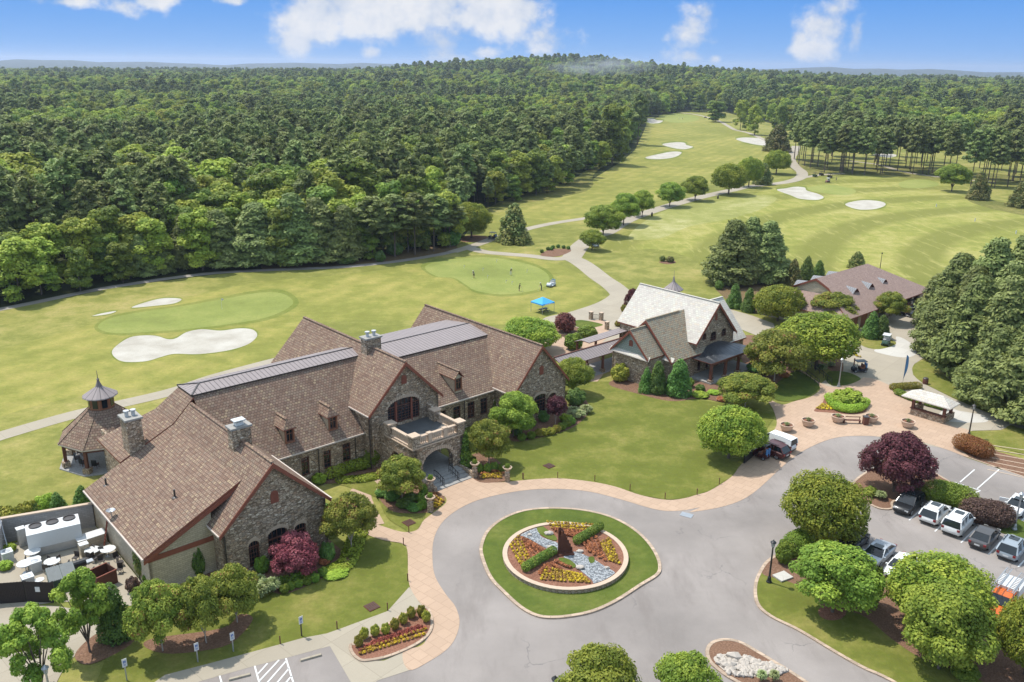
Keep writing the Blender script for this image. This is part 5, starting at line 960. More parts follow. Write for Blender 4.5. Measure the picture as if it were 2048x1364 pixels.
# ------------------------------------------------------------------ gazebo
gc=W(-29.9,-30.4); GZ=thing('gazebo','octagonal shingled gazebo with windowed cupola over a stone fire pit','gazebo',gc,AX); b=MB(); R0,zr0=5.35,3.2
oct_=lambda r,z,o=0.: [(r*math.cos(math.pi/4*i+o),r*math.sin(math.pi/4*i+o),z) for i in range(8)]
E_,T_=oct_(R0,zr0),oct_(1.5,6.6)
for i in range(8): j=(i+1)%8; b.slab([E_[i],E_[j],T_[j],T_[i]],.15,0,1); b.bar(E_[i],T_[i],.3,.08,0)
b.build('roof',['shingle','gutter'],GZ); P_=oct_(4.8,0); bm=MB()
for i in range(8): bm.bar((P_[i][0],P_[i][1],2.85),(P_[(i+1)%8][0],P_[(i+1)%8][1],2.85),.25,.35)
bm.build('beam','wood',GZ)
for i in range(8): MB().box((P_[i][0],P_[i][1],1.7),(.34,.34,2.4),math.pi/4*i).build('post','wood',GZ); MB().box((P_[i][0],P_[i][1],.35),(.8,.8,.9),math.pi/4*i).build('post_base','stone',GZ)
MB().lathe((0,0,0),[(5.6,0),(5.6,.14)],8).build('gazebo_floor','flag',GZ)
d=MB().lathe((0,0,6.4),[(1.45,0),(1.45,1.7)],8,a0=math.pi/8).build('cupola','woodlight',GZ); MB().lathe((0,0,8.05),[(2.,0),(1.95,.1),(1.,.7),(.4,1.1),(.2,1.6),(.12,1.9),(.2,2.),(.05,2.15),(.02,3.1)],12).build('cupola_roof','metal',d); w_=MB()
for i in range(8):
    a=math.pi/4*i+math.pi/4; c=(1.36*math.cos(a),1.36*math.sin(a),7.3)
    w_.box(c,(.06,.62,1.0),a)
w_.build('cupola_window','glass',d)
fp=thing('fire_pit','round stone fire pit under the octagonal gazebo','fire pit',gc+U*1.6+V*2.2,0); MB().lathe((0,0,.14),[(1.35,0),(1.35,.5),(.7,.52),(.6,.1)],20,cap=False).build('ring','stone',fp); MB().lathe((0,0,.2),[(.68,0),(.6,.08)],16).build('fire_bowl','black',fp)
for i in range(7):
    a=1.9+i*.52; p=gc+Vector((math.cos(a+AX)*3.4,math.sin(a+AX)*3.4,.14)); t=thing('patio_chair','dark patio chair drawn up around the fire pit in the gazebo','chair',p,a+AX+math.pi/2,'chairs around the gazebo fire pit'); MB().box((0,0,.42),(.6,.6,.12)).box((0,-.3,.75),(.6,.1,.7)).build('seat','black',t)
    for x in (-.26,.26): MB().box((x,0,.55),(.07,.6,.06)).bar((x,-.25,0),(x,-.25,.6),.05).bar((x,.25,0),(x,.25,.6),.05).build('arm','wood',t)
# ------------------------------------------------------------------ starter kiosk
KS=thing('starter_shelter','open stone based shelter with pale hipped slate roof','shelter',O,AX); b=MB(); e=[L(58.5,26.1,2.55),L(61.7,26.1,2.55),L(61.7,32.8,2.55),L(58.5,32.8,2.55)]; q=[L(60.1,27.9,3.6),L(60.1,31.,3.6)]
b.slab([e[0],q[0],q[1],e[3]],.12,0,1); b.slab([e[1],e[2],q[1],q[0]],.12,0,1); b.slab([e[0],e[1],q[0]],.12,0,1); b.slab([e[3],q[1],e[2]],.12,0,1); b.build('roof',['shingle_pale','gutter'],KS)
b=MB(); b.box(L(59.1,29.8,.5),(.5,4.6,1.0)); b.box(L(60.6,27.7,.5),(3.,.5,1.)); b.box(L(60.6,31.9,.5),(3.,.5,1.)); b.build('counter_wall','stone',KS); MB().box(L(59.1,29.8,1.04),(.7,4.8,.09)).build('counter_top','wood',KS)
for u in (59.1,61.3):
    for v in (27.7,31.9): MB().box(L(u,v,1.75),(.36,.36,1.6)).build('post','wood',KS)
# ------------------------------------------------------------------ vehicles
def loft(b,secs,m=0,cap=True):
    n=len(secs[0]); vs=[p for s in secs for p in s]; fs=[(k*n+i,k*n+(i+1)%n,(k+1)*n+(i+1)%n,(k+1)*n+i) for k in range(len(secs)-1) for i in range(n)]
    if cap: fs+= [tuple(range(n))[::-1],tuple(range((len(secs)-1)*n,len(secs)*n))]
    b.mesh(vs,fs,m)
def wheel(par,x,y,r=.35,w=.24):
    o=Vector((x,y,r)); a=MB(); n=18; vs=[]
    for yy,rr in ((-w/2,r*.72),(-w/2,r*.95),(-w/2+.03,r),(w/2-.03,r),(w/2,r*.95),(w/2,r*.72)):
        for i in range(n): t=2*math.pi*i/n; vs.append((x+rr*math.cos(t),y+yy,r+rr*math.sin(t)))
    a.mesh(vs,[(k*n+i,k*n+(i+1)%n,(k+1)*n+(i+1)%n,(k+1)*n+i) for k in range(5) for i in range(n)]); t=a.build('wheel','rubber',par,True,False); b=MB()
    for s in (-1,1):
        yy=y+s*(w/2-.02); vs=[(x+r*.72*math.cos(2*math.pi*i/n),yy,r+r*.72*math.sin(2*math.pi*i/n)) for i in range(n)]; b.poly(vs if s<0 else vs[::-1])
        for i in range(5): q=2*math.pi*i/5; b.bar((x,yy+s*.02,r),(x+r*.66*math.cos(q),yy+s*.02,r+r*.66*math.sin(q)),.09,.03)
    b.build('rim','steel',t)
_pc={}
def car(label,kind,col,pos,hd,name=None,door=False,sun=False,metal=0.):
    "heading hd: world vector towards the nose"
    T={'suv':(4.75,1.92,1.72,.98,[(-2.3,.0),(-1.82,1.58),(-1.05,1.7),(.25,1.67),(1.2,1.06)],1.02),'big':(5.2,2.03,1.9,1.12,[(-2.5,0),(-2.28,1.74),(-1.3,1.88),(.45,1.86),(1.25,1.16)],1.12),'sedan':(4.85,1.84,1.45,.9,[(-1.95,0),(-1.1,1.38),(-.2,1.45),(.45,1.42),(1.35,.98)],.95),'van':(4.75,1.75,1.86,1.08,[(-2.36,0),(-2.28,1.76),(-1.,1.86),(.85,1.82),(1.75,1.1)],1.06),'pickup':(5.7,2.0,1.9,1.15,[(-.95,0),(-.8,1.8),(.1,1.9),(.9,1.84),(1.5,1.24)],1.15)}[kind]
    Ln,Wd,Ht,belt,gh,hood=T; key=tuple(col)
    if key not in _pc: _pc[key]=paint('car_paint',col,metal=metal)
    pm=_pc[key]; t=thing(name or {'suv':'parked_suv','big':'parked_suv','sedan':'parked_sedan','van':'delivery_van','pickup':'work_truck'}[kind],label,{'van':'van','pickup':'truck'}.get(kind,'car'),pos,math.atan2(hd.y,hd.x)); b=MB(); h=Wd/2; hl=Ln/2
    def sec(x,w,zb,zt,r=.12): return [(x,-w+r,zb),(x,-w,zb+r),(x,-w*1.0,zb+(zt-zb)*.55),(x,-w*.985,zt-r*.6),(x,-w+r*.75,zt),(x,w-r*.75,zt),(x,w*.985,zt-r*.6),(x,w,zb+(zt-zb)*.55),(x,w,zb+r),(x,w-r,zb)]
    tail=belt if kind!='sedan' else .93
    S=[(-hl,h*.78,.45,tail*.78),(-hl+.1,h*.9,.32,tail*.93),(-hl+.6,h,.24,tail),(-.6,h,.22,belt),(.6,h,.22,belt),(gh[-1][0],h*.99,.24,hood),(hl-.55,h*.95,.26,hood*.9),(hl-.15,h*.87,.3,hood*.8),(hl,h*.74,.42,hood*.66)]
    loft(b,[sec(*s) for s in S]); 
    if kind=='pickup': b.box((-1.9,0,1.16),(1.75,Wd*.8,.02),m=1); 
    body=b.build('body',[pm,'black'],t,True); bv=body.modifiers.new('edge','EDGE_SPLIT'); bv.split_angle=R(32)
    # cabin: glass shell, painted roof and pillars
    gx=[p[0] for p in gh]; gz_=[max(p[1],belt-.02) for p in gh]; wt=h*.76; wb=h*.955
    prof=lambda i: (wb+(wt-wb)*((gz_[i]-belt)/(Ht-belt)))
    gl=MB(); loft(gl,[[(gx[i],-prof(i) if q<2 else prof(i),(belt-.03 if q in (0,3) else gz_[i])) for q in range(4)] for i in range(len(gx))]); gl.build('windows','carglass',t)
    rp=MB()
    for i in range(1,3):
        a,c=i,i+1; rp.slab([(gx[a],-prof(a)-.015,gz_[a]+.03),(gx[c],-prof(c)-.015,gz_[c]+.03),(gx[c],prof(c)+.015,gz_[c]+.03),(gx[a],prof(a)+.015,gz_[a]+.03)],.07)
    for sd in (-1,1):
        pl=[((gx[0],sd*wb,belt),(gx[1],sd*(prof(1)+.01),gz_[1]),.13),((gx[4],sd*wb,belt),(gx[3],sd*(prof(3)+.01),gz_[3]),.09),((gx[1]*.25+gx[3]*.75-.35,sd*(wb+.005),belt),(gx[3]-.6,sd*(wt+.01),gz_[2]),.09)]
        if kind in('suv','big'): pl.append(((gx[1]+.95,sd*(wb+.005),belt),(gx[1]+.95,sd*(wt+.01),gz_[2]),.14))
        if kind=='van': rp.mesh([(gx[0]+.02,sd*(wb+.012),belt-.02),(.75,sd*(wb+.012),belt-.02),(.75,sd*(wt+.012),gz_[2]+.02),(gx[1],sd*(wt+.012),gz_[1]+.02),(gx[0]+.02,sd*(wb-.06),belt-.02),(.75,sd*(wb-.06),belt-.02),(.75,sd*(wt-.06),gz_[2]+.02),(gx[1],sd*(wt-.06),gz_[1]+.02)],[(0,1,2,3),(7,6,5,4),(1,5,6,2),(0,3,7,4)])
        for p,q,w in pl: rp.bar(p,q,w,.06)
    rp.build('roof',pm,t)
    if sun: MB().box(((gx[2]+gx[3])/2+.1,0,Ht+.045),(.75,.85,.02)).build('sunroof','carglass',t)
    for x in (-hl+.95,hl-.95):
        for y in (-h+.12,h-.12): wheel(t,x,y,.36 if kind!='sedan' else .33)
    for sd in (-1,1):
        MB().box((hl-.14,sd*h*.66,hood*.68),(.22,.36,.16)).build('headlight','palegrey',t); MB().box((-hl+.06,sd*h*.76,tail*.8),(.14,.26,.22)).build('taillight',MAT['tail'],t); MB().box((gx[4]-.25,sd*(h+.1),belt+.05),(.14,.2,.14)).build('mirror',pm,t)
    MB().box((hl-.02,0,.5),(.1,h*1.1,.2)).build('grille','black',t); MB().box((-hl+.0,0,.62),(.06,.5,.13)).build('number_plate','white',t); MB().box((-hl+.05,0,.34),(.12,h*1.5,.14)).build('bumper','black',t)
    if kind in('suv','big'):
        for sd in (-1,1): MB().bar((gx[1]+.3,sd*wt*.93,Ht+.07),(gx[3]-.2,sd*wt*.93,Ht+.07),.05).build('roof_rail','black',t)
    if door: MB().box((.55,-h-.42,.75),(.1,.95,.85),.35).build('open_door',pm,t)
    return t
MAT['tail']=plain('tail_lamp_red',(.22,.012,.012),.3,.5)
D1=(g(*zc(720,276))-g(*zc(598,385))).normalized(); ZP=.056
def P0(f,x,y): p=g(*f(x,y)); p.z=ZP; return p
car('black suv parked nose out under the purple tree','suv',(.012,.013,.015),P0(zc,588,292),-D1,sun=True)
car('white suv with dark glass roof next to the black suv','suv',(.72,.72,.71),P0(zc,790,365),D1,sun=True)
car('boxy large white suv seen from behind, third in the row','big',(.72,.72,.7),P0(zc,968,440),D1,sun=True)
car('charcoal grey sedan seen from behind by the plum hedge','sedan',(.07,.066,.065),P0(zc,1165,545),D1)
car('silver blue suv at the right end of the parked row','suv',(.33,.37,.4),P0(zc,1378,628),D1,sun=True,metal=.3)
car('white car with its door open behind the grey lamp post','sedan',(.72,.72,.71),P0(zc,1420,305),-D1,door=True,sun=True)
car('black sedan in the shade of the big dome shaped tree','sedan',(.014,.015,.018),P0(zc,168,580),D1)
car('silver sedan parked nose out between the two green trees','sedan',(.42,.45,.48),P0(zc,360,672),-D1,sun=True,metal=.3)
car('white sedan mostly hidden behind the wide olive tree','sedan',(.72,.72,.71),P0(zc,535,775),-D1)
tk=car('orange work truck with white rack and ladders on top','pickup',(.62,.13,.015),P0(zc,1300,1060),-D1)
b=MB(); b.box((-1.6,0,1.62),(2.3,1.9,.95)); b.build('cargo_box','white',tk)
for y in (-.85,.85):
    b=MB(); [b.bar((x,y,1.9),(x,y,2.55),.06) for x in (-2.6,-.4,1.)]; b.bar((-2.7,y,2.55),(1.2,y,2.55),.07); b.build('rack','steel',tk)
for y in (-.6,.55):
    b=MB(); [b.bar((-2.9,y+e,2.66),(1.3,y+e,2.66),.06) for e in (-.2,.2)]; [b.bar((-2.7+k*.3,y-.2,2.66),(-2.7+k*.3,y+.2,2.66),.04) for k in range(14)]; b.build('ladder','steel',tk)
hv=(g(1530,884)-g(1590,906)).normalized(); ZP=.07
car('white delivery van without side windows beside the round tree','van',(.74,.74,.73),P0(lambda x,y:(x,y),1553,894),hv)
car('maroon suv between the white van and the dark golf cart','suv',(.075,.02,.018),P0(lambda x,y:(x,y),1540,908),hv)
def cart(label,px,py,hd,col=(.02,.02,.022),roof='black',cargo=None,z=.06,name='golf_cart',cat='golf cart',group=None):
    p=g(px,py); p.z=z; key=tuple(col)
    if key not in _pc: _pc[key]=paint('car_paint',col)
    pm=_pc[key]; t=thing(name,label,cat,p,math.atan2(hd.y,hd.x),group); b=MB()
    def sec(x,w,a,c): return [(x,-w,a),(x,-w,c-.08),(x,-w+.1,c),(x,w-.1,c),(x,w,c-.08),(x,w,a)]
    loft(b,[sec(1.2,.35,.35,.55),sec(1.05,.5,.28,.75),sec(.75,.58,.26,.92),sec(.6,.58,.26,.88),sec(.55,.58,.25,.36),sec(-.1,.6,.25,.36),sec(-.12,.6,.25,.68),sec(-.75,.6,.25,.68),sec(-.8,.6,.28,.8),sec(-1.2,.5,.34,.74)]); b.build('body',pm,t)
    MB().box((-.35,0,.76),(.5,1.1,.14)).box((-.62,0,1.05),(.12,1.1,.42)).build('seat',MAT['palegrey'] if roof!='black' else MAT['woodlight'],t)
    for x in (.78,-.82):
        for y in (-.5,.5): wheel(t,x,y,.24,.2)
    if cargo:
        k=MB()
        if cargo=='box': k.box((-1.15,0,.95),(.8,1.2,.5))
        else: [k.lathe((-1.08,y,.5),[(.14,0),(.15,.9),(.11,.95)],8) for y in (-.25,.25)]
        k.build('cargo_bed' if cargo=='box' else 'golf_bag',pm if cargo=='box' else MAT['bag'],t)
    if not roof: return t
    r=MB(); r.slab([(.75,-.62,1.86),(.75,.62,1.86),(-1.,.62,1.86),(-1.,-.62,1.86)],.07); r.build('canopy',roof,t); q=MB()
    for y in (-.52,.52): q.bar((.72,y,.85),(.58,y,1.82),.045); q.bar((-.75,y,.75),(-.9,y,1.82),.045)
    q.bar((.4,-.25,1.05),(.6,-.25,.85),.03); q.build('frame','black',t)
    return t
MAT['bag']=plain('blue_golf_bag',(.1,.25,.5),.6); MAT['redbag']=plain('red_cloth',(.5,.06,.04),.7)
hx=U; hy=-V
cart('dark golf cart parked against the black fence panel under the round tree',1519,915,hv,(.06,.012,.012),'black','bag',.07)
t=cart('black golf cart with a red banner stopped on the service drive',1717,744,-U*.2-V*.0-Vector((1,0,0)),(.015,.017,.03),'black','bag'); MB().box((.5,-.75,1.3),(.06,.25,1.4)).build('banner','redbag',t)
cart('green utility cart with white cab parked on the grass by the barn',1771,690,-hx-V*-.3,(.02,.06,.035),'white','box',.075,'utility_cart','utility cart')
cart('dark golf cart coming down the service drive from the barn',1815,633,V*1.-U*.2,(.015,.016,.018),'black','bag')
cart('dark golf cart waiting under the barn roof edge',1822,618,V*1.-U*.2,(.015,.016,.018),'black')
cart('black golf cart on the path beside the broad magnolia',985,478,-V-U*.4,(.015,.016,.018),'black','bag')
cart('white topped golf cart under the light low tree',1190,494,U,(.6,.62,.63),'white','bag')
for i,(x,y,l) in enumerate(((1630,348,'green utility cart at the tall pines, nearest the path'),(1643,345,'dark utility cart parked behind the green one at the pines'),(1660,350,'dark cart parked in front of the tall pines, rightmost'))): cart(l,x,y+6,U,(.02,.07,.03) if i==0 else (.02,.022,.025),'black','box',.02,'utility_cart','utility cart')
cart('maroon golf cart with a pale roof at the edge of the range',1655,365,-U,(.12,.02,.02),'white','bag',.03)
cart('white cart with blue covers parked beside the practice green',1102,573,-U*.8+V*.2,(.5,.55,.6),None,'bag',.02)
cart('dark golf cart on the far path by the round dark tree',1411,236,V,(.02,.02,.022),'black',None,.05)
# ------------------------------------------------------------------ lamps, signs, small furniture
def lamp(label,bx,by,ty,mat='black',twin=False,z=.0):
    p=g(bx,by); h=hgt(bx,by,ty); t=thing('street_lamp',label,'street lamp',(p.x,p.y,z)); MB().lathe((0,0,0),[(.26,0),(.26,.12),(.2,.2),(.16,.55),(.1,.65),(.085,h*.5),(.07,h-.75),(.11,h-.72)],12).build('pole',mat,t)
    hd=MB(); hd.lathe((0,0,h-.75),[(.1,0),(.14,.08),(.2,.5)],6); o=hd.build('lantern','lampglass',t); MB().lathe((0,0,h-.26),[(.28,0),(.26,.05),(.08,.2),(.03,.28),(.02,.34)],12).build('lantern_cap',mat,o); q=MB()
    for i in range(6): a=i*math.pi/3; q.bar((.11*math.cos(a),.11*math.sin(a),h-.75),(.21*math.cos(a),.21*math.sin(a),h-.24),.03)
    q.build('lantern_frame',mat,o); return t
MAT['lampglass']=plain('frosted_lamp_glass',(.45,.45,.42),.3,.5)
lamp('tall black street lamp at the tip of the parking island',1537.5,1167,1083,z=.15)
lamp('dark street lamp behind the clipped rust coloured hedge',1937,873,808,'downspout')
lamp('grey street lamp behind the silver suv, by the open car door',1990+345/9.09,960+920/9.09,960+240/9.09,'steel',z=.15)
lamp('pale grey street lamp on the shaded grass by the ramp rail',1677,773,716,'steel')
lamp('lamp whose head only shows at the bottom edge of the photo',1108,1428,1352)
lamp('grey lamp among the leaves in the bottom left corner',104,1410,1330,'steel')
def sign(label,bx,by,ty,post='steel'):
    p=g(bx,by); h=hgt(bx,by,ty); t=thing('parking_sign',label,'parking sign',(p.x,p.y,.06),AX); MB().box((0,0,h/2-.06),(.09,.09,h-.1)).build('post',post,t); b=MB().box((0,-.06,h-.38),(.36,.03,.72)); o=b.build('sign_plate','white',t)
    s=MB().box((0,-.08,h-.3),(.2,.01,.22)); s.build('symbol_panel',MAT['signblue'],o); w=MB(); w.lathe((0,-.088,h-.22),[(.022,-.004),(.022,.004)],8); w.bar((-.01,-.09,h-.25),(-.01,-.09,h-.31),.02); w.bar((-.01,-.09,h-.31),(.04,-.09,h-.31),.018); w.bar((.04,-.09,h-.31),(.06,-.09,h-.37),.018)
    for i in range(8): a=math.pi*(.75+i*1.3/8); c=math.pi*(.75+(i+1)*1.3/8); w.bar((.0+.055*math.cos(a),-.09,h-.34+.055*math.sin(a)),(.055*math.cos(c),-.09,h-.34+.055*math.sin(c)),.014)
    w.build('wheelchair_symbol','white',o); q=MB()
    for k,l in enumerate((.22,.16,.2)): q.box((0,-.08,h-.5-.06*k),(l,.008,.025))
    q.build('sign_text',MAT['signblue'],o); return t
MAT['signblue']=plain('sign_blue',(.03,.1,.35),.5)
for i,(x,y,ty,l) in enumerate(((603.5,1273,1233,'white wheelchair parking sign alone on the sunlit lawn by the walk'),(467,1304,1265,'white wheelchair parking sign in tree shade, third from the corner'),(396,1325,1286,'white wheelchair parking sign below the yellow green trees, second from the corner'),(254,1362,1318,'white wheelchair parking sign beside the leafy corner maple'))): sign(l,x,y,ty,'downspout' if i==0 else 'steel')
def wstop(a,b,label):
    A,B_=g(*a),g(*b); m=(A+B_)/2; d=B_-A; t=MB(); t.box((0,0,.075),(d.length,.22,.15),taper=.92); o=t.build('wheel_stop','concrete'); o.location=(m.x,m.y,.058); o.rotation_euler=(0,0,math.atan2(d.y,d.x)); tag(o,label,'wheel stop')
wstop(zs(1580,490),zs(1838,418),'concrete wheel stop in the bay beside the curved walk'); wstop(zs(745,715),zs(1008,648),'concrete wheel stop left of the hatched bay')
gp='dark stakes along the lawn edge'
for x,y in [z7(1010,25),z7(1215,20),z7(1432,38),z7(1638,92),z7(1843,142),z7(2030,118),z7(345,340),z7(313,410),z7(338,622),z7(220,795),zs(2015,110),zs(1350,285),z3(1600,1110),z6(108,250)]:
    p=g(x,y); b=MB().box((0,0,.35),(.08,.08,.7)).lathe((0,0,.7),[(.06,0),(.06,.06),(.02,.09)],8); o=b.build('edge_stake','wood'); o.location=(p.x,p.y,.06); tag(o,'short dark stake at the edge of the lawn by the walk','stake',gp)
def urn(label,px,py,ped=True):
    p=g(px,py); t=thing('stone_urn',label,'urn',(p.x,p.y,.07)); z=0.
    if ped: MB().box((0,0,.55),(.6,.6,1.1)).build('pedestal','stone',t); z=1.1
    MB().lathe((0,0,z),[(.22,0),(.24,.06),(.12,.14),(.14,.22),(.42,.42),(.52,.62),(.56,.66),(.5,.68),(.45,.6)],18,cap=False).build('bowl','cap',t); o=bpy.data.objects.new('plant',SHR['box']); COL.objects.link(o); o.parent=t; o.location=(0,0,z+.5); o.scale=(.7,.7,.9); return t
urn('pale urn on a stone pier left of the entrance steps',*zp(790,1210)); urn('pale urn on a stone pier right of the entrance steps',*zp(1362,1000)); urn('pale urn at the tip of the left entrance flower bed',500+1056/2.926,580+1298/2.926); urn('pale urn at the end of the right entrance flower bed',500+1506/2.926,580+1120/2.926)
def planter(label,px,py):
    p=g(px,py); t=thing('bowl_planter',label,'planter',(p.x,p.y,.07)); MB().lathe((0,0,0),[(.5,0),(.72,.25),(.82,.62),(.86,.78),(.92,.82),(.92,.92),(.8,.92),(.76,.8)],20,cap=False).build('bowl','terracotta',t); MB().lathe((0,0,.72),[(.78,0),(.1,.05)],14).build('soil','soil',t); o=bpy.data.objects.new('plant',TUFT); COL.objects.link(o); o.parent=t; o.location=(0,0,.7); o.scale=(.8,.8,.8)
for l,q in (('tan bowl planter half hidden behind the white van',z5(545,765)),('tan bowl planter between the van and the garden island',z5(681,735)),('tan bowl planter left of the bench',z5(868,710)),('tan bowl planter behind the dark bin, right of the bench',z5(1080,710)),('tan bowl planter alone in front of the stone shelter',z5(1310,742))): planter(l,*q)
p=g(*z5(958,718)); t=thing('bench','open wooden bench between two bowl planters','bench',(p.x,p.y,.07),-.05); MB().box((0,0,.46),(2.3,.42,.07)).build('seat','wood',t); MB().box((0,.2,.85),(2.3,.06,.1)).build('backrest','wood',t)
for x in (-1.05,1.05): MB().box((x,0,.23),(.1,.42,.46)).box((x,.2,.6),(.08,.06,.5)).build('leg','wood',t)
p=g(*z5(1043,725)); t=thing('litter_bin','square brown bin beside the bench','bin',(p.x,p.y,.07)); MB().box((0,0,.55),(.65,.65,1.1)).build('bin_body','wood',t); MB().box((0,0,1.13),(.72,.72,.08)).build('lid','downspout',t)
p=g(*z5(1422,468)); t=thing('litter_bin','round dark barrel on the grass below the pines','bin',(p.x,p.y,.07)); MB().lathe((0,0,0),[(.38,0),(.42,.4),(.38,.85)],14).build('barrel','wood',t); MB().lathe((0,0,.85),[(.42,0),(.3,.12)],14).build('lid','downspout',t)
p=g(*z5(1279,470)); t=thing('feather_flag','tall blue feather flag standing on the drive','flag',(p.x,p.y,.06),.4); h=hgt(*z5(1279,470),620+288/3.16); MB().lathe((0,0,0),[(.25,0),(.05,.06),(.03,.2),(.02,h)],8).build('pole','steel',t); b=MB(); n=14
for i in range(n): 
    za_,zb_=h*(.12+.88*i/n),h*(.12+.88*(i+1)/n); w=lambda z: .62*math.sin(math.pi*min(1,max(0,(1-(z/h-.12)/.88))**.55*.9+.06)); b.mesh([(0,0,za_),(w(za_),.06*math.sin(za_*2),za_),(w(zb_),.06*math.sin(zb_*2),zb_),(0,0,zb_),(0,.015,za_),(w(za_),.06*math.sin(za_*2)+.015,za_),(w(zb_),.06*math.sin(zb_*2)+.015,zb_),(0,.015,zb_)],[(0,1,2,3),(7,6,5,4),(1,5,6,2),(0,3,7,4)])
MAT['flagblue']=plain('blue_flag_cloth',(.11,.25,.48),.8); b.build('cloth','flagblue',t)
p=g(*z4(1445,1280)); 
def panel_fence(label,a,b_,h,mat,name,cat,post=True,slats=True,z=.06):
    A,B_=g(*a),g(*b_); d=B_-A; t=thing(name,label,cat,(A.x,A.y,z),math.atan2(d.y,d.x)); l=d.length; b=MB(); n=max(1,int(l/.12))
    if slats: [b.box((l*(i+.5)/n,0,h/2),(l/n*.97,.05,h-.02*(i%3))) for i in range(n)]
    else: b.box((l/2,0,h/2),(l,.06,h))
    b.build('boards',mat,t)
    k=max(1,round(l/2.4)); 
    for i in range(k+1): MB().box((l*i/k,.06,h/2+.05),(.12,.12,h+.1)).build('post','black',t)
    MB().box((l/2,.05,h*.8),(l,.06,.1)).box((l/2,.05,h*.2),(l,.06,.1)).build('rail','black',t); return t
panel_fence('short black fence panel at the lawn edge by the dark golf cart',z4(1430,1310),z4(1475,1275),1.0,'black','fence_panel','fence')
for i,(a,b_) in enumerate(((z5(600,365),z5(750,482)),(z5(680,345),z5(830,478)))):
    A,B_=g(*a),g(*b_); d=B_-A; t=thing('ramp_railing','dark ramp railing on the '+('lower' if i==0 else 'upper')+' side of the walk below the pale lamp','railing',(A.x,A.y,.07),math.atan2(d.y,d.x)); l=d.length; b=MB(); b.bar((0,0,1.),(l,0,1.),.07); b.bar((0,0,.55),(l,0,.55),.05); b.build('rail','black',t)
    for k in range(7): MB().bar((l*k/6,0,0),(l*k/6,0,1.),.06).build('post','black',t)
gp='brown drain grates set in the lawns'
for q,l in ((z7(345,283),'square brown drain grate in the small lawn left of the entrance'),(z7(128,775),'square brown drain grate in the lawn above the boxwood row'),(z3(1750,1033),'square brown drain grate in the main lawn')):
    p=g(*q); o=MB().box((0,0,.02),(1.1,1.1,.05)).build('drain_grate','corten'); o.location=(p.x,p.y,.075); o.rotation_euler=(0,0,AX); tag(o,l,'drain grate'); b=MB(); [b.box((x*.2-.4,0,.055),(.08,1.,.03)) for x in range(5)]; b.build('bars','downspout',o)
p=g(*z7(1970,237)); o=MB().box((0,0,.01),(1.3,.9,.03)).build('storm_drain','steel'); o.location=(p.x,p.y,.06); o.rotation_euler=(0,0,-.5); tag(o,'grey storm drain grate in the asphalt below the curved walk','drain grate')
p=g(*z6(465,782)); o=MB().box((0,0,.1),(1.5,1.2,.14)).build('utility_cover','bright'); o.location=(p.x,p.y,.16); o.rotation_euler=(0,0,.5); tag(o,'pale concrete utility cover in the mulch by the black lamp','utility cover')
# ------------------------------------------------------------------ roundabout garden
ZG=.16; C0=g(1130.5,1108,.5); rx=(g(1255,1108,.5)-g(1006,1108,.5)).length/2
t=thing('planter_wall','round low stone wall around the flower garden of the roundabout','wall',(C0.x,C0.y,ZG)); MB().lathe((0,0,0),[(rx,0),(rx,.36),(rx-.4,.36),(rx-.4,0)],64,cap=False).build('wall','stone',t); MB().lathe((0,0,.36),[(rx+.04,0),(rx+.04,.07),(rx-.42,.07),(rx-.42,0)],64,cap=False).build('coping','cap',t)
so_=MB().lathe((C0.x,C0.y,0),[(rx-.41,ZG),(rx-.41,.5)],64).build('garden_soil','soil'); tag(so_,kind='structure')
def zgz(name,q,mat,z,kind='structure'): 
    p=[g(x,y,.52) for x,y in smooth_px(q)]; p2=[]
    for w in p:
        d=Vector((w.x-C0.x,w.y-C0.y)); 
        if d.length>rx-.55: d=d.normalized()*(rx-.55)
        p2.append((C0.x+d.x,C0.y+d.y))
    return tag(MB().prism(p2,z-.01,z).build(name,mat),kind=kind)
zgz('gravel_bed',[z7(960,345),z7(1000,310),z7(1060,285),z7(1100,320),z7(1120,360),z7(1180,385),z7(1215,400),z7(1215,450),z7(1150,430),z7(1060,380),z7(1000,355)],'gravel',.54)
zgz('gravel_bed',[z7(1250,480),z7(1300,450),z7(1340,455),z7(1420,490),z7(1500,540),z7(1550,570),z7(1540,590),z7(1440,640),z7(1410,610),z7(1350,560),z7(1290,510)],'gravel',.54)
def flowers(name,mat,pts,z,s,label,cat):
    b=[(g(*q,z).x,g(*q,z).y,z+s*.35,s*.42,s*.42,s*.36) for q in pts]; me=leafmesh(name,b,70*len(b),.1,mat,len(pts),low=-.4,shell=(.3,1.1)); o=bpy.data.objects.new(name,me); COL.objects.link(o); tag(o,label,cat,None,'stuff')
def rowpts(c,rows,jit=1.): return [(x+rw.uniform(-jit,jit),y+rw.uniform(-jit*.5,jit*.5)) for x,y in rows]
def fan(A,B,Cc,D_,nr,nc):
    "grid of points in the px quad A(outer a) B(outer b) Cc(inner b) D_(inner a)"
    return [tuple((A[i]*(1-c)+B[i]*c)*(1-r)+(D_[i]*(1-c)+Cc[i]*c)*r for i in (0,1)) for r in [k/max(1,nr-1) for k in range(nr)] for c in [k/max(1,nc-1) for k in range(nc)]]
Y=[];K=[]
Y+=fan(z7(940,415),z7(1010,545),z7(1050,490),z7(985,365),4,9); K+=fan(z7(1055,495),z7(1010,375),z7(1080,410),z7(1130,450),4,8)
Y+=fan(z7(1160,278),z7(1420,295),z7(1380,325),z7(1180,310),3,14); K+=fan(z7(1190,318),z7(1370,335),z7(1310,360),z7(1230,345),4,9)
Y+=fan(z7(1515,375),z7(1575,520),z7(1520,500),z7(1470,400),4,10); K+=fan(z7(1440,370),z7(1490,500),z7(1400,450),z7(1370,405),4,8)
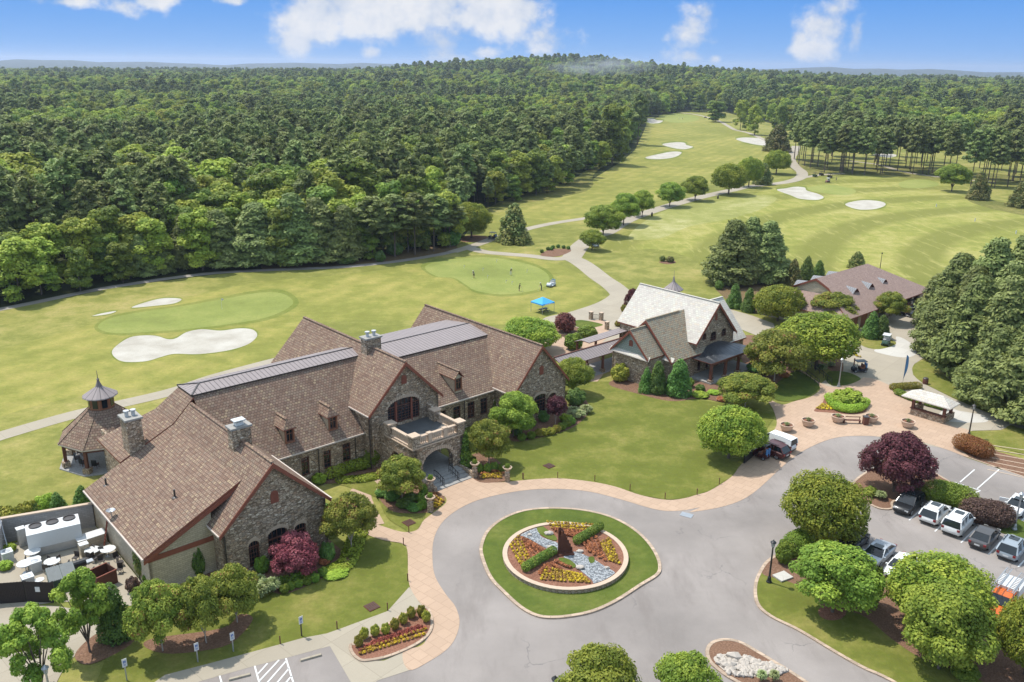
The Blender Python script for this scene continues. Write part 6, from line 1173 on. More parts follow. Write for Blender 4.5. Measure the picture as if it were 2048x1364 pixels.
Y+=fan(z7(1120,610),z7(1400,630),z7(1350,585),z7(1150,550),5,13); K+=fan(z7(1110,580),z7(1140,540),z7(1200,510),z7(1290,545),4,8)
flowers('yellow_flowers','flower',rowpts(0,Y),.53,.34,'rows of yellow bedding plants in the roundabout garden','flowers'); flowers('coral_flowers','coral',rowpts(0,K),.53,.42,'rows of coral leaved bedding plants in the roundabout garden','flowers')
flowers('yellow_flowers','flower',rowpts(0,fan(z7(60,1050),z7(430,935),z7(440,905),z7(70,1030),2,17)),.16,.36,'yellow bedding plants in front of the boxwood row','flowers'); flowers('coral_flowers','coral',rowpts(0,fan(z7(60,1030),z7(440,900),z7(400,890),z7(130,985),3,15)),.16,.4,'coral leaved bedding plants in front of the boxwood row','flowers')
flowers('yellow_flowers','flower',rowpts(0,fan(z3(1080,1210),z3(1130,1240),z3(1090,1275),z3(1050,1260),4,5)+fan(z3(1350,1100),z3(1470,1100),z3(1460,1080),z3(1370,1085),3,8)),.08,.4,'yellow flowers in the two beds beside the entrance steps','flowers'); flowers('coral_flowers','coral',rowpts(0,fan(z3(1330,1080),z3(1480,1075),z3(1470,1062),z3(1380,1065),2,8)+fan(z3(1040,1190),z3(1100,1195),z3(1070,1220),z3(1040,1230),3,4)),.08,.45,'coral leaved plants in the beds beside the entrance steps','flowers')
flowers('yellow_flowers','flower',rowpts(0,fan(z5(740,625),z5(830,630),z5(810,605),z5(770,600),4,7)+fan(z5(965,280),z5(1010,300),z5(990,290),z5(970,275),2,5)),.08,.4,'yellow flowers in the small beds of the tan plaza','flowers')
fo=zone('mulch_bed',[z5(720,640),z5(770,595),z5(800,545),z5(900,530),z5(1000,560),z5(1050,620),z5(1040,650),z5(950,662),z5(800,650)],'soil',.08)
for q,l in (((z7(1330,400),z7(1460,320)),'clipped dark green hedge on the far side of the rusted sculpture'),((z7(1030,558),z7(1185,465)),'clipped dark green hedge on the near side of the rusted sculpture')): hedge('clipped_hedge',list(q),.95,.85,'cone',l,z=.52,leaf=.12,dens=240)
zgz('ground_cover',[z7(1090,300),z7(1110,288),z7(1140,310),z7(1180,340),z7(1210,370),z7(1200,385),z7(1150,370),z7(1105,340)],'lush',.56); zgz('ground_cover',[z7(1220,490),z7(1270,490),z7(1320,525),z7(1310,543),z7(1260,530)],'lush',.56); zgz('ground_cover',[z7(1395,485),z7(1425,480),z7(1430,510),z7(1405,515)],'lush',.56)
for i,(x,y,s,l) in enumerate(((1163,345,.75,'pale rock on the green patch behind the rusted sculpture'),(1050,352,.4,'small pale rock on the far gravel stream, leftmost'),(1168,425,.5,'pale rock at the gravel edge left of the rusted sculpture'),(1345,450,.55,'pale rock right of the rusted sculpture'),(1345,545,.7,'pale rock at the edge of the near gravel stream'),(1505,545,.4,'small pale rock at the right end of the near gravel stream'))):
    p=g(*z7(x,y),.54); bm=bmesh.new(); bmesh.ops.create_icosphere(bm,subdivisions=2,radius=.5); r_=random.Random(i)
    for v in bm.verts: v.co*=1+r_.uniform(-.2,.2); v.co.z*=.6
    me=bpy.data.meshes.new('boulder'); bm.to_mesh(me); bm.free(); me.materials.append(MAT['rock']); o=bpy.data.objects.new('boulder',me); COL.objects.link(o); o.location=p+Vector((0,0,s*.15)); o.scale=(s*1.2,s*.9,s); tag(o,l,'rock')
# rusted stepped sculpture
p=g(*z7(1262,468),.54); t=thing('sculpture','tall curved rusted steel sculpture with stepped edge in the roundabout','sculpture',(p.x,p.y,.52),.15); hh=hgt(*z7(1240,470),950+328/2.926)+.4; b=MB(); n=9
for i in range(n):
    x0=-.72+1.44*i/n; x1=x0+1.44/n; z=hh*(1.-.075*i)*(.93 if i==0 else 1.) if i<4 else hh*(.76-.11*(i-3)); yy=lambda x: .5*(1-(x/1.0)**2); b.mesh([(x0,yy(x0),0),(x1,yy(x1),0),(x1,yy(x1),z),(x0,yy(x0),z),(x0,yy(x0)+.16,0),(x1,yy(x1)+.16,0),(x1,yy(x1)+.16,z),(x0,yy(x0)+.16,z)],[(3,2,1,0),(4,5,6,7),(2,3,7,6),(0,4,7,3),(1,2,6,5)])
b.build('steel_plate','corten',t); MB().bar((-.4,.3,hh*.66),(-.4,.3,hh*.82),.34,.05).build('emblem','woodlight',t); MB().box((0,.25,.05),(1.7,.8,.12)).build('plinth','corten',t)
# stones island
gs=zone('white_stones',[z6(75,1240),z6(150,1215),z6(260,1235),z6(400,1270),z6(500,1310),z6(440,1330),z6(340,1340),z6(240,1345),z6(150,1320)],'rock',.17); rk=MB(); q_=[z6(75,1240),z6(150,1215),z6(260,1235),z6(400,1270),z6(500,1310),z6(440,1330),z6(340,1340),z6(240,1345),z6(150,1320)]
r_=random.Random(3); k=0; bm=bmesh.new()
while k<260:
    x,y=r_.uniform(z6(70,0)[0],z6(505,0)[0]),r_.uniform(z6(0,1210)[1],z6(0,1350)[1])
    if not inpoly(x,y,q_): continue
    w=g(x,y); s=r_.uniform(.14,.3)*(2. if k%60==0 else 1); m4=Matrix.Translation((w.x,w.y,.17+s*.3))@Matrix.Rotation(r_.uniform(0,6),4,'Z')@Matrix.Diagonal((s*1.3,s*r_.uniform(.7,1),s*.7,1)); res=bmesh.ops.create_icosphere(bm,subdivisions=1,radius=1.,matrix=m4)
    for v in res['verts']: v.co+=Vector((r_.uniform(-1,1),r_.uniform(-1,1),r_.uniform(-1,1)))*s*.15
    k+=1
me=bpy.data.meshes.new('river_stones'); bm.to_mesh(me); bm.free(); me.materials.append(MAT['rock']); o=bpy.data.objects.new('river_stones',me); COL.objects.link(o); tag(o,'heap of pale river stones on the mulched island at the bottom edge','stones',None,'stuff')
# ------------------------------------------------------------------ shrubs and hedges
gb='boxwood balls in the row on the flower island'
for x,y in ((52,1000),(85,955),(148,938),(210,928),(263,900),(313,868),(358,833),(418,822),(446,855)): bush('gold','boxwood_ball',*z7(x,y),21,1.15,'round clipped yellow green boxwood in the row on the curved flower island',gb,z=.15)
hedge('clipped_hedge',[z5(820,570),z5(860,625),z5(930,645),z5(1000,635),z5(1035,600)],1.7,1.1,'lime','curved clipped hedge around the bright bush in the tan plaza',leaf=.13,dens=170)
bush('lime','rounded_bush',*z5(930,600),68,2.5,'large bright green bush inside the curved clipped hedge')
hedge('clipped_hedge',[z5(1225,505),z5(1290,500),z5(1370,495)],1.5,1.,'gold','low golden green hedge beside the stone shelter roof',leaf=.13,dens=170); hedge('clipped_hedge',[z5(1250,535),z5(1330,570),z5(1440,605),z5(1530,630)],1.3,.9,'box','low green hedge running behind the stone shelter',leaf=.13,dens=170)
hedge('clipped_hedge',[z5(1665,880),z5(1720,900),z5(1775,925)],3.0,2.,'rust','clipped rust red mound at the corner of the drive',leaf=.13,dens=190)
hedge('clipped_hedge',[z6(1325,345),z6(1400,360),z6(1480,385)],3.0,2.5,'box','clipped bright green hedge between black suv and plum hedge',leaf=.15,dens=170); hedge('clipped_hedge',[z6(1540,455),z6(1620,465),z6(1680,480)],3.2,2.5,'plum','clipped plum coloured hedge behind the grey sedan',leaf=.15,dens=190)
hedge('clipped_hedge',[z6(530,650),z6(590,620),z6(640,600)],2.6,2.4,'box','boxy green hedge under the big dome shaped tree',leaf=.15,dens=170); bush('box','rounded_bush',*z6(470,690),40,2.6,'rounded green bush with yellow blooms behind the black lamp',z=.16); bush('cone','rounded_bush',*z6(975,925),34,4.2,'dark upright shrub behind the bright tree by the black lamp',z=.16)
for x,y,w,h,k,l in ((1015,330,26,1.,'grasst','ornamental grass left of the black suv'),(1225,290,34,1.6,'grasst','pale ornamental grass between black suv and clipped hedge'),(960,310,30,1.1,'crape','loose low shrub below the dark purple tree'),(1250,200,32,2.,'gold','golden shrub right of the dark purple tree'),(1330,1350,26,.9,'grasst','grey green grass clump on the island of white stones'),(1425,1355,30,1.1,'grasst','grass clump at the bottom edge on the stone island'),(1490,1340,60,1.3,'box','low green shrub in the grass under the bright tree')):
    if x<1300 or x>1440: bush(k,'low_shrub' if k!='grasst' else 'grass_clump',*z6(x,y),w,h,l,z=.15)
for x,l in ((345,'grey green grass clump on the island of white stones, left one'),(415,'grey green grass clump on the island of white stones, right one')): bush('grasst','grass_clump',*z6(x,1355),24,1.,l,z=.16)
# along the clubhouse front
def col(kind,x,y,ty,w,label,grp=None): tree(kind,'arborvitae' if kind=='cone_tree' else 'holly_tree',x,y,ty,w,label,'shrub',grp)
col('cone_tree',*z3(425,1085),580+930/2.926,23,'narrow cone evergreen between the left wing windows'); col('cone_tree',*z3(290,1090),580+1010/2.926,16,'small narrow evergreen at the first left wing window')
col('cone_tree',*z3(1245,775),580+665/2.926,20,'narrow cone evergreen at the right wing, nearer the portico'); col('cone_tree',*z3(1310,765),580+645/2.926,24,'narrow cone evergreen at the right wing, nearer the magnolia'); col('cone_tree',*z3(1262,1040),580+820/2.926,24,'tall dark evergreen hugging the right pier of the portico')
hedge('shrub_row',[z3(480,1095),z3(570,1060),z3(670,1040)],2.0,1.3,'lime','bright green shrub row under the left wing windows',leaf=.2,dens=75); bush('lime','rounded_bush',*z3(405,1130),34,1.3,'bright green bush at the left end of the wing bed'); bush('box','rounded_bush',*z3(718,1030),36,2.9,'dark round bush at the corner left of the portico'); hedge('ground_cover',[z3(540,1120),z3(640,1115),z3(720,1100)],1.6,.5,'lime','low leafy border plants left of the portico bush',leaf=.2,dens=70)
gq='dark shrubs packed under the entrance tree'
for x,y,w,h in ((770,1205,30,1.),(830,1230,34,1.2),(900,1270,36,1.1),(960,1290,32,.9),(1000,1245,22,1.3),(1010,1280,22,1.1),(1015,1200,20,1.5),(940,1240,30,1.2),(860,1200,30,1.4),(990,1290,18,1.)): bush('holly' if x<980 else 'box','low_shrub',*z3(x,y),w,h,'dark green shrub in the bed under the orange tinged entrance tree',gq)
gq='rounded boxwoods right of the steps'
for x,y in ((1340,1065),(1390,1065),(1430,1055),(1475,1065),(1300,1020)): bush('box','boxwood_ball',*z3(x,y),20,1.2,'round boxwood behind the flower bed right of the entrance steps',gq)
gq='boxwoods edging the right gable bed'
for x,y in ((1590,880),(1645,870),(1690,855),(1725,850),(1760,845),(1795,830),(1825,818),(1855,800),(1880,785)): bush('gold' if x<1800 and x>1650 else 'box','boxwood_ball',*z3(x,y),21,1.1,'round boxwood on the edge of the bed before the right stone gable',gq)
for x,y,w,h,k,l in ((1720,770,26,1.8,'holly','dark bush against the right stone gable wall'),(1640,800,28,1.3,'box','mid green bush below the right gable windows'),(1905,670,44,2.6,'holly','big dark shrub at the corner of the right stone gable'),(1850,770,30,1.2,'lime','yellow green bush behind the edging by the right gable'),(1560,850,26,1.4,'holly','dark bush under the tree at the right wing')): bush(k,'garden_shrub',*z3(x,y),w,h,l)
gq='ornamental grasses at the right stone gable'
for x,y,w in ((1890,730,30),(1920,750,34),(1965,720,30),(1875,760,24)): bush('grasst','grass_clump',*z3(x,y),w,1.3,'pale fountain grass at the end of the right gable bed',gq)
# near gable bed
gq='boxwoods edging the near gable bed'
for x,y in ((1890,590),(1845,625),(1800,640),(1750,655),(1705,670),(1665,690),(1820,585),(1770,610),(1725,625),(1680,640),(1640,645)): bush('box','boxwood_ball',*z2(x,y),22,1.,'round boxwood edging the bed below the near stone gable',gq)
for x,y,w in ((1560,690,40),(1600,680,36),(1530,720,30),(1520,660,30)): bush('grasst','grass_clump',*z2(x,y),w,1.5,'pale fountain grass at the end of the near gable bed','fountain grasses below the near gable')
for x,y,w,h,k,l in ((1535,570,34,1.9,'box','dense round bush left of the pink red maple'),(1350,510,22,2.6,'cone','upright yellow green shrub at the corner of the near gable'),(1440,520,20,2.4,'cone','upright shrub beside the first near gable window'),(1165,590,32,3.4,'holly','dark cone bush against the tan siding wall'),(860,600,46,4.2,'mag','dark leafy shrub at the corner of the tan siding wall'),(780,680,30,1.6,'plum','dark red shrub beside the service yard concrete'),(890,640,36,1.6,'box','green shrub before the siding wall and dark leafy shrub'),(1920,500,36,2.2,'holly','dark shrub below the orange tinged corner tree'),(1960,580,60,.5,'lime','low bright ground cover right of the near gable boxwoods'),(1900,520,26,.7,'coral','small plant with pale flowers right of the pink red maple')): bush(k,'garden_shrub',*z2(x,y),w,h,l)
bush('holly','garden_shrub',(1895/2.926),1050,36,3.,'dark evergreen hugging the right corner of the near gable')
hedge('ground_cover',[z2(1960,560),z2(2040,500),z3(680,1290)],2.,.45,'lime','bright border plants curving right of the near gable',leaf=.2,dens=60)
# behind the yard wall
for x,y,w,h,k,l in ((20,400,56,2.6,'gold','golden shrub at the left edge behind the block wall'),(80,380,44,2.2,'gold','golden shrub behind the block wall with the ladder'),(170,370,50,2.6,'lime','bright bush in the middle behind the block wall'),(60,360,36,2.0,'lime','bright bush between golden shrubs behind the block wall'),(120,355,40,2.4,'gold','yellow bush left of dark cones behind the block wall')): bush(k,'garden_shrub',*z1(x*2.9*.35+x*.6,1340-x*.5),w,h,l)
tree('holly_tree','holly_tree',*z1(355,1275),600+1130/2.926,34,'dark cone evergreen behind the block wall, left one','shrub'); tree('holly_tree','holly_tree',*z1(210,1285),600+1190/2.926,28,'small dark evergreen behind the block wall','shrub'); tree('holly_tree','holly_tree',*z1(485,1215),600+1090/2.926,32,'dark cone evergreen by the roof corner and gazebo','shrub')
# pro shop garden
bush('gold','rounded_bush',*z4(700,825),42,3.,'round bush with yellow top at the golf shop stone wall')
for i,(x,y,ty,w,l) in enumerate(((915,895,712,36,'tall dense green evergreen before the golf shop, middle one'),(850,890,750,26,'shorter dense evergreen before the golf shop, left one'),(1040,905,698,48,'tall bright green evergreen before the golf shop, right one'))): tree('holly_tree','holly_tree',*z4(x,y),480+ty/2.926,w,l)
for x,y,w,h,k,l in ((1170,880,22,1.,'holly','small dark shrub at the left porch post'),(1100,860,26,1.6,'box','green shrub between evergreens and porch'),(1170,915,40,.7,'lime','low light perennials before the golf shop porch'),(1250,900,30,.6,'lime','light ground plants right of the porch pier'),(1300,940,26,.6,'coral','rust coloured low plants at the lawn edge'),(1530,770,60,1.5,'holly','dark hedge bush at the right end of the porch'),(1480,760,30,1.4,'holly','dark bush under the wide feathery tree'),(1660,800,26,.8,'coral','low rust plants by the ramp'),(1880,760,26,1.,'grasst','pale grass clump on the mulch by the ramp rail'),(1930,740,22,.8,'grasst','tan grass clump below the largest round tree')): bush(k,'garden_shrub' if k!='grasst' else 'grass_clump',*z4(x,y),w,h,l)
for x,y,w,h,l in ((430,640,42,3.2,'leafy shrub in front of the patio beside the upper walkway roof'),(510,570,44,2.4,'round shrub behind the covered walkway')): bush('box','garden_shrub',*z4(x,y),w,h,l)
bush('gold','garden_shrub',*z4(725,420),16,1.6,'yellow green shrub at the back corner of the golf shop'); bush('gold','garden_shrub',*z4(690,505),16,1.2,'small gold shrub by the golf shop patio wall')
gq='small shrubs on the mulch mound by the cart path junction'
for x,y in ((245,75),(280,60),(310,50),(340,45),(372,50),(400,55),(300,60)): bush('holly','low_shrub',*z4(x,y),9,1.,'small dark shrub on the mulch mound where the cart paths meet',gq)
for x,y,w,l in ((950,125,14,'left dark shrub alone on the slope behind the golf shop'),(995,130,18,'right dark shrub alone on the slope behind the golf shop')): bush('mag','low_shrub',*z4(x,y),w,1.6,l)
for x,y,w,h,l in ((1280,290,20,2.2,'dark shrub at the foot of the two big pines'),(1750,225,20,2.,'golden shrub left of the barn dormers')): bush('gold' if x>1700 else 'holly','low_shrub',*z4(x,y),w,h,l)
for x,y,w,h,l in ((270,1015,50,2.6,'wide dark bush under the pines at the practice green'),(470,1005,24,3.,'upright dark bush under the pines at the practice green'),(555,965,38,3.4,'dark broad bush between pine trunks above the practice green'),(890,910,40,5.5,'dark evergreen at the right end of the pine row')): bush('holly','woodland_bush',*zb(x,y),w,h,l)
# ------------------------------------------------------------------ service yard
gl_=lambda q,z=0.: g(*zy(*q),z)
A,B_=W(-44.2,-16.6),W(-36.4,-14.0); d=B_-A; t=thing('block_wall','grey concrete block wall closing the back of the service yard','wall',(A.x,A.y,0),math.atan2(d.y,d.x)); MB().box((d.length/2,0,1.3),(d.length,.3,2.6)).build('wall','block',t); MB().box((d.length/2,0,2.66),(d.length+.1,.42,.12)).build('coping','cap',t)
A2=W(-46.9,-8.); t=thing('block_wall','short grey return of the block wall at the left picture edge','wall',(A.x,A.y,0),math.atan2((A2-A).y,(A2-A).x)); MB().box((2.,-.0,1.3),(3.4,.3,2.58)).build('wall','block',t)
yd=[W(-48,-16.6),W(-36.4,-14.2),W(-36.4,0),W(-37.5,3.5),W(-43,-2.3),W(-52,-6.)]; tag(MB().prism([(p.x,p.y) for p in yd],.05,.055).build('service_yard','concrete'),kind='structure')
def unit(label,u,v,dm,mat='palegrey',fan=True,cat='air conditioner',name='air_conditioner',rz=0):
    p=W(u,v,.05); t=thing(name,label,cat,p,AX+rz); b=MB().box((0,0,dm[2]/2),dm); o=b.build('casing',mat,t); MB().box((0,0,dm[2]+.02),(dm[0]*1.04,dm[1]*1.04,.06)).build('lid','white',t)
    if fan: MB().lathe((0,0,dm[2]+.03),[(min(dm[:2])*.36,.0),(min(dm[:2])*.36,.04),(min(dm[:2])*.3,.03),(.05,.05)],16).build('fan','steel',t)
    q=MB(); [q.box((0,s*dm[1]*.502,dm[2]*k),(dm[0]*.9,.02,.02)) for s in (-1,1) for k in (.2,.35,.5,.65,.8)]; q.build('grille','steel',t); return t
t=thing('chiller_unit','large white chiller unit with three fans in the service yard','chiller',W(-40.6,-12.2,.05),AX-.18); MB().box((0,0,1.35),(4.7,2.3,2.3)).build('casing','white',t); MB().box((0,0,.14),(4.7,2.2,.2)).build('base','steel',t)
for x in (-1.5,0,1.5): MB().lathe((x,.55,2.5),[(.58,0),(.58,.12),(.5,.12),(.48,.04),(.1,.06)],18).build('fan','downspout',t)
MB().box((0,-1.16,.6),(4.3,.03,.7)).build('grille','steel',t)
unit('grey air conditioner by the ladder and the yard wall',-44.8,-12.6,(.95,.95,1.)); unit('grey air conditioner nearest the round white tables',-43.2,-9.,(.95,.95,1.)); unit('grey air conditioner beside the green dumpster',-44.4,-6.6,(.95,.95,1.05)); unit('air conditioner at the left edge of the photo',-47.2,-9.6,(.95,.95,1.)); unit('air conditioner against the black fence at the left edge',-46.6,-6.3,(.95,.95,.9))
unit('tall grey cabinet left against the block wall',-43.0,-14.7,(.75,.7,1.9),'steel',False,'cabinet','metal_cabinet'); unit('tall grey cabinet right against the block wall',-42.1,-14.5,(.75,.7,1.9),'steel',False,'cabinet','metal_cabinet'); unit('low tan kitchen exhaust box beside the siding wall',-37.8,-10.5,(2.6,1.3,1.),'siding',False,'exhaust box','exhaust_box'); unit('small beige cabinet between chiller and exhaust box',-38.9,-8.9,(.8,.7,1.2),'siding',False,'cabinet','metal_cabinet')
gq='white round tables stored in the service yard'
for u,v,h,l in ((-42.9,-11.1,.95,'white round table left of the chiller, farthest'),(-43.2,-9.9,.75,'white round table in the middle of the stored tables'),(-44.0,-9.2,1.,'white round table nearest the air conditioners'),(-41.9,-8.4,.75,'white round table with chairs pushed around'),(-43.6,-5.9,.7,'small white round table in front of the dumpster'),(-38.4,-8.0,.75,'white round table close to the siding wall'),(-37.2,-7.2,.75,'white round table under the roof edge')):
    t=thing('round_table',l,'table',W(u,v,.05),0); r_=.72 if h>.72 else .4; MB().lathe((0,0,h-.04),[(r_,0),(r_,.05)],20).build('table_top','white',t); MB().lathe((0,0,0),[(.35,0),(.3,.04),(.05,.08),(.05,h-.04)],10).build('leg','steel',t)
gq='patio chairs left in the service yard'
for i,(u,v) in enumerate(((-42.5,-8.0),(-41.4,-8.9),(-42.2,-9.2),(-38.2,-6.),(-38.0,-5.0),(-37.6,-7.9),(-39.6,-4.5),(-39.2,-7.3),(-36.9,-5.6),(-36.9,-4.6),(-40.3,-6.0),(-41.0,-7.2),(-39.9,-8.2),(-38.6,-6.9),(-37.9,-8.6),(-40.9,-3.9),(-43.9,-10.6),(-37.4,-3.4))):
    t=thing('patio_chair','dark patio chair left on the concrete of the service yard','chair',W(u,v,.05),i*1.3,gq); MB().box((0,0,.43),(.5,.5,.06)).box((0,-.25,.72),(.5,.06,.5)).build('seat','downspout',t)
    for x in (-.22,.22):
        for y in (-.22,.22): MB().bar((x,y,0),(x,y,.43),.05).build('leg','steel',t)
p=W(-40.4,-5.9,.05); t=thing('grill','black barrel grill with side shelves in the service yard','grill',p,AX); b=MB(); b.lathe((0,0,0),[(.0,0)]*2,6) if False else None
vs=MB(); n=12; vs.mesh([(x,.38*math.cos(2*math.pi*i/n),.95+.38*math.sin(2*math.pi*i/n)) for x in (-.8,.8) for i in range(n)],[tuple(range(n))[::-1],tuple(range(n,2*n))]+[(i,(i+1)%n,n+(i+1)%n,n+i) for i in range(n)]); vs.build('barrel','black',t); MB().box((1.15,0,.9),(.6,.6,.06)).box((-1.15,0,.9),(.6,.6,.06)).build('shelf','steel',t)
for x in (-.7,.7): 
    for y in (-.3,.3): MB().bar((x,y,0),(x,y,.8),.07).build('leg','black',t)
p=W(-42.0,-4.7,.05); t=thing('dumpster','dark green dumpster with two grey ribbed lids','dumpster',p,AX-.1); b=MB(); b.mesh([(-1.1,-.8,0.1),(1.1,-.8,.1),(1.1,.8,.1),(-1.1,.8,.1),(-1.15,-.9,1.2),(1.15,-.9,1.2),(1.15,.9,1.6),(-1.15,.9,1.6)],[(3,2,1,0),(4,5,6,7),(0,1,5,4),(1,2,6,5),(2,3,7,6),(3,0,4,7)]); MAT['lidgrey']=plain('grey_lid_plastic',(.15,.165,.165),.6); MAT['dgreen']=plain('dumpster_green',(.025,.06,.045),.5); b.build('dumpster_body','dgreen',t)
for x in (-.57,.57):
    l=MB(); l.slab([(x-.55,-.95,1.24),(x+.55,-.95,1.24),(x+.55,.95,1.66),(x-.55,.95,1.66)],.06); [l.slab([(x-.5+k*.17,-.95,1.29),(x-.44+k*.17,-.95,1.29),(x-.44+k*.17,.95,1.71),(x-.5+k*.17,.95,1.71)],.04) for k in range(6)]; l.build('lid','lidgrey',t)
p=W(-39.1,-2.6,.05); t=thing('rusty_bin','open rusted steel bin beside the tall maple','bin',p,AX+.2); b=MB(); [b.box((s*.9,0,.7),(.06,1.7,1.4)) for s in (-1,1)]; [b.box((0,s*.85,.7),(1.8,.06,1.4)) for s in (-1,1)]; b.box((0,0,.1),(1.8,1.7,.06)); b.build('bin_body','corten',t); MB().box((0,.87,1.38),(1.9,.1,.08)).box((0,-.87,1.38),(1.9,.1,.08)).build('rim','trim',t)
def ladder(label,a,b_,w,n,mat):
    a,b_=Vector(a),Vector(b_); t=thing('ladder',label,'ladder',(a.x,a.y,a.z)); m=MB(); d=b_-a; s=Vector((d.y,-d.x,0)); s=(s.normalized() if s.length>.01 else Vector((1,0,0)))*w/2; [m.bar(s*k,d+s*k,.07) for k in (-1,1)]; m.build('rail',mat,t); r_=MB(); [r_.bar(d*((i+.5)/n)-s,d*((i+.5)/n)+s,.05) for i in range(n)]; r_.build('rungs',mat,t)
ladder('grey aluminium ladder leaning over the block wall',W(-44.7,-13.6,.05),W(-44.6,-16.2,3.4),.5,9,'steel'); ladder('red and white ladder leaning on the siding wall',W(-37.0,-9.3,.05),W(-36.4,-9.2,2.7),.45,8,'trim')
def fence_uv(label,a,b_,h,mat): A,B_=W(*a),W(*b_); d=B_-A; t=thing('yard_gate' if 'gate' in label else 'yard_fence',label,'gate' if 'gate' in label else 'fence',(A.x,A.y,0),math.atan2(d.y,d.x)); n=int(d.length/.13); b=MB(); [b.box((d.length*(i+.5)/n,0,h/2+.04),(d.length/n*.96,.05,h-.03*(i%2))) for i in range(n)]; b.build('boards',mat,t); [MB().box((x,.07,h/2+.05),(.12,.1,h+.12)).build('post','black',t) for x in (0,d.length)]; r_=MB(); [r_.box((d.length/2,.06,z),(d.length,.06,.1)) for z in (.3,h-.25)]; r_.build('rail','black',t); return t
MAT['blackwood']=plain('dark_stained_boards',(.032,.024,.02),.8,var=.4,scale=5.)
fence_uv('dark board fence at the bottom left of the service yard',(-52,-7.6),(-47.05,-5.3),2.1,'blackwood'); fence_uv('dark board gate left of the white notice',(-47.0,-5.25),(-45.2,-4.1),2.1,'blackwood'); t=fence_uv('dark board gate carrying a small white notice',(-45.1,-4.0),(-43.3,-2.3),2.1,'blackwood'); MB().box((1.1,-.05,1.4),(.42,.03,.5)).build('notice','white',t); fence_uv('dark fence running back along the left edge to the block wall',(-52,-13.),(-44.3,-16.5),2.,'blackwood')
for x,y,l in ((95,700,'weedy shrub between the air conditioners'),(60,870,'weedy shrub by the black fence')): p=gl_((x,y)); o=bpy.data.objects.new('low_shrub',SHR['lime']); COL.objects.link(o); o.location=p; o.scale=(1.5,1.5,1.2); tag(o,l,'shrub')
# ------------------------------------------------------------------ patio, canopy, golf bits
t=thing('planter_wall','round low brick planter around the dark purple tree on the patio','wall',g(1129,664),0); MB().lathe((0,0,0),[(3.,0),(3.,.5),(2.6,.5),(2.6,0)],28,cap=False).build('wall','stone',t); MB().lathe((0,0,0.1),[(2.6,0),(2.6,.3)],28).build('soil','mulch',t)
for i,(q,l) in enumerate(((z4(532,465),'brick pillar left of the small iron gate on the patio'),(z4(592,470),'brick pillar right of the small iron gate on the patio'),(z4(625,525),'stone pillar beside the golf shop patio path'))): p=g(*q); t=thing('pillar',l,'pillar',(p.x,p.y,.06),AX); MB().box((0,0,.7),(.6,.6,1.4)).build('shaft','stone',t); MB().box((0,0,1.45),(.75,.75,.12)).build('cap','cap',t)
A,B_=g(*z4(540,465)),g(*z4(586,470)); d=B_-A; t=thing('iron_gate','low iron gate between the two brick pillars on the patio','gate',(A.x,A.y,.06),math.atan2(d.y,d.x)); b=MB(); [b.bar((0,0,z),(d.length,0,z),.05) for z in (.2,1.0)]; [b.bar((d.length*k/10,0,.2),(d.length*k/10,0,1.),.03) for k in range(1,10)]; b.build('bars','black',t)
p=g(1085,624); MAT['tent']=plain('bright_blue_canvas',(.06,.36,.72),.7,var=.08); MAT['tentlogo']=plain('white_canvas_print',(.75,.78,.8),.7); t=thing('pop_up_canopy','bright blue pop up canopy over a picnic table by the practice green','canopy',(p.x,p.y,.02),AX); s=1.65; b=MB(); c=[(-s,-s,2.1),(s,-s,2.1),(s,s,2.1),(-s,s,2.1)]
for i in range(4): b.poly([c[i],c[(i+1)%4],(0,0,3.05)]); a,e=c[i],c[(i+1)%4]; b.poly([(a[0],a[1],1.85),(e[0],e[1],1.85),e,a])
b.build('canvas','tent',t); [MB().bar((x*.97,y*.97,0),(x*.97,y*.97,2.1),.06).build('leg','steel',t) for x,y,_ in c]; MB().bar((-1.,-s-.02,1.97),(1.,-s-.02,1.97),.03,.12).build('printed_band','tentlogo',t)
t=thing('picnic_table','dark picnic table under the blue canopy','table',(p.x+.2,p.y-.2,.02),AX); MB().box((0,0,.74),(1.9,.8,.06)).build('table_top','downspout',t); [MB().box((0,y,.45),(1.9,.28,.05)).build('seat','downspout',t) for y in (-.7,.7)]; [MB().bar((x,-.7,0),(x,.3,.74),.08).bar((x,.7,0),(x,-.3,.74),.08).build('leg','black',t) for x in (-.7,.7)]
def pin(label,px,py,h,col):
    p=g(px,py); t=thing('flagstick',label,'flagstick',(p.x,p.y,.03)); MB().bar((0,0,0),(0,0,h),.04,n=6).build('pole','white',t); MB().slab([(0,0,h),(.45,.03,h-.05),(.45,.03,h-.32),(0,0,h-.36)],.02).build('pennant',col,t)
pin('white pennant flagstick on the large green left of the clubhouse',*z1(1300,55),2.2,'white')
gq='small hole flags on the practice putting green'
for x,y in ((960,1045),(1150,1010),(1328,1070),(1097,1103),(1205,1132),(1070,1060),(1240,1140)): p=g(*zb(x,y)); t=thing('hole_marker','short white hole marker on the practice putting green','marker',(p.x,p.y,.03),0,gq); MB().bar((0,0,0),(0,0,.7),.05,n=6).build('pole','white',t); MB().slab([(0,0,.75),(.22,.02,.72),(.22,.02,.6),(0,0,.57)],.02).build('pennant','white',t)
gq='white distance posts on the driving range'
for x,y in ((1668,505),(1835,568),(2012,622)): p=g(*z8(x,y)); MB_=MB().box((0,0,.5),(.25,.12,1.)).lathe((0,0,1.),[(.1,0),(.02,.1)],6); o=MB_.build('range_marker','white'); o.location=(p.x,p.y,.02); tag(o,'small white marker post standing on the driving range','marker',gq)
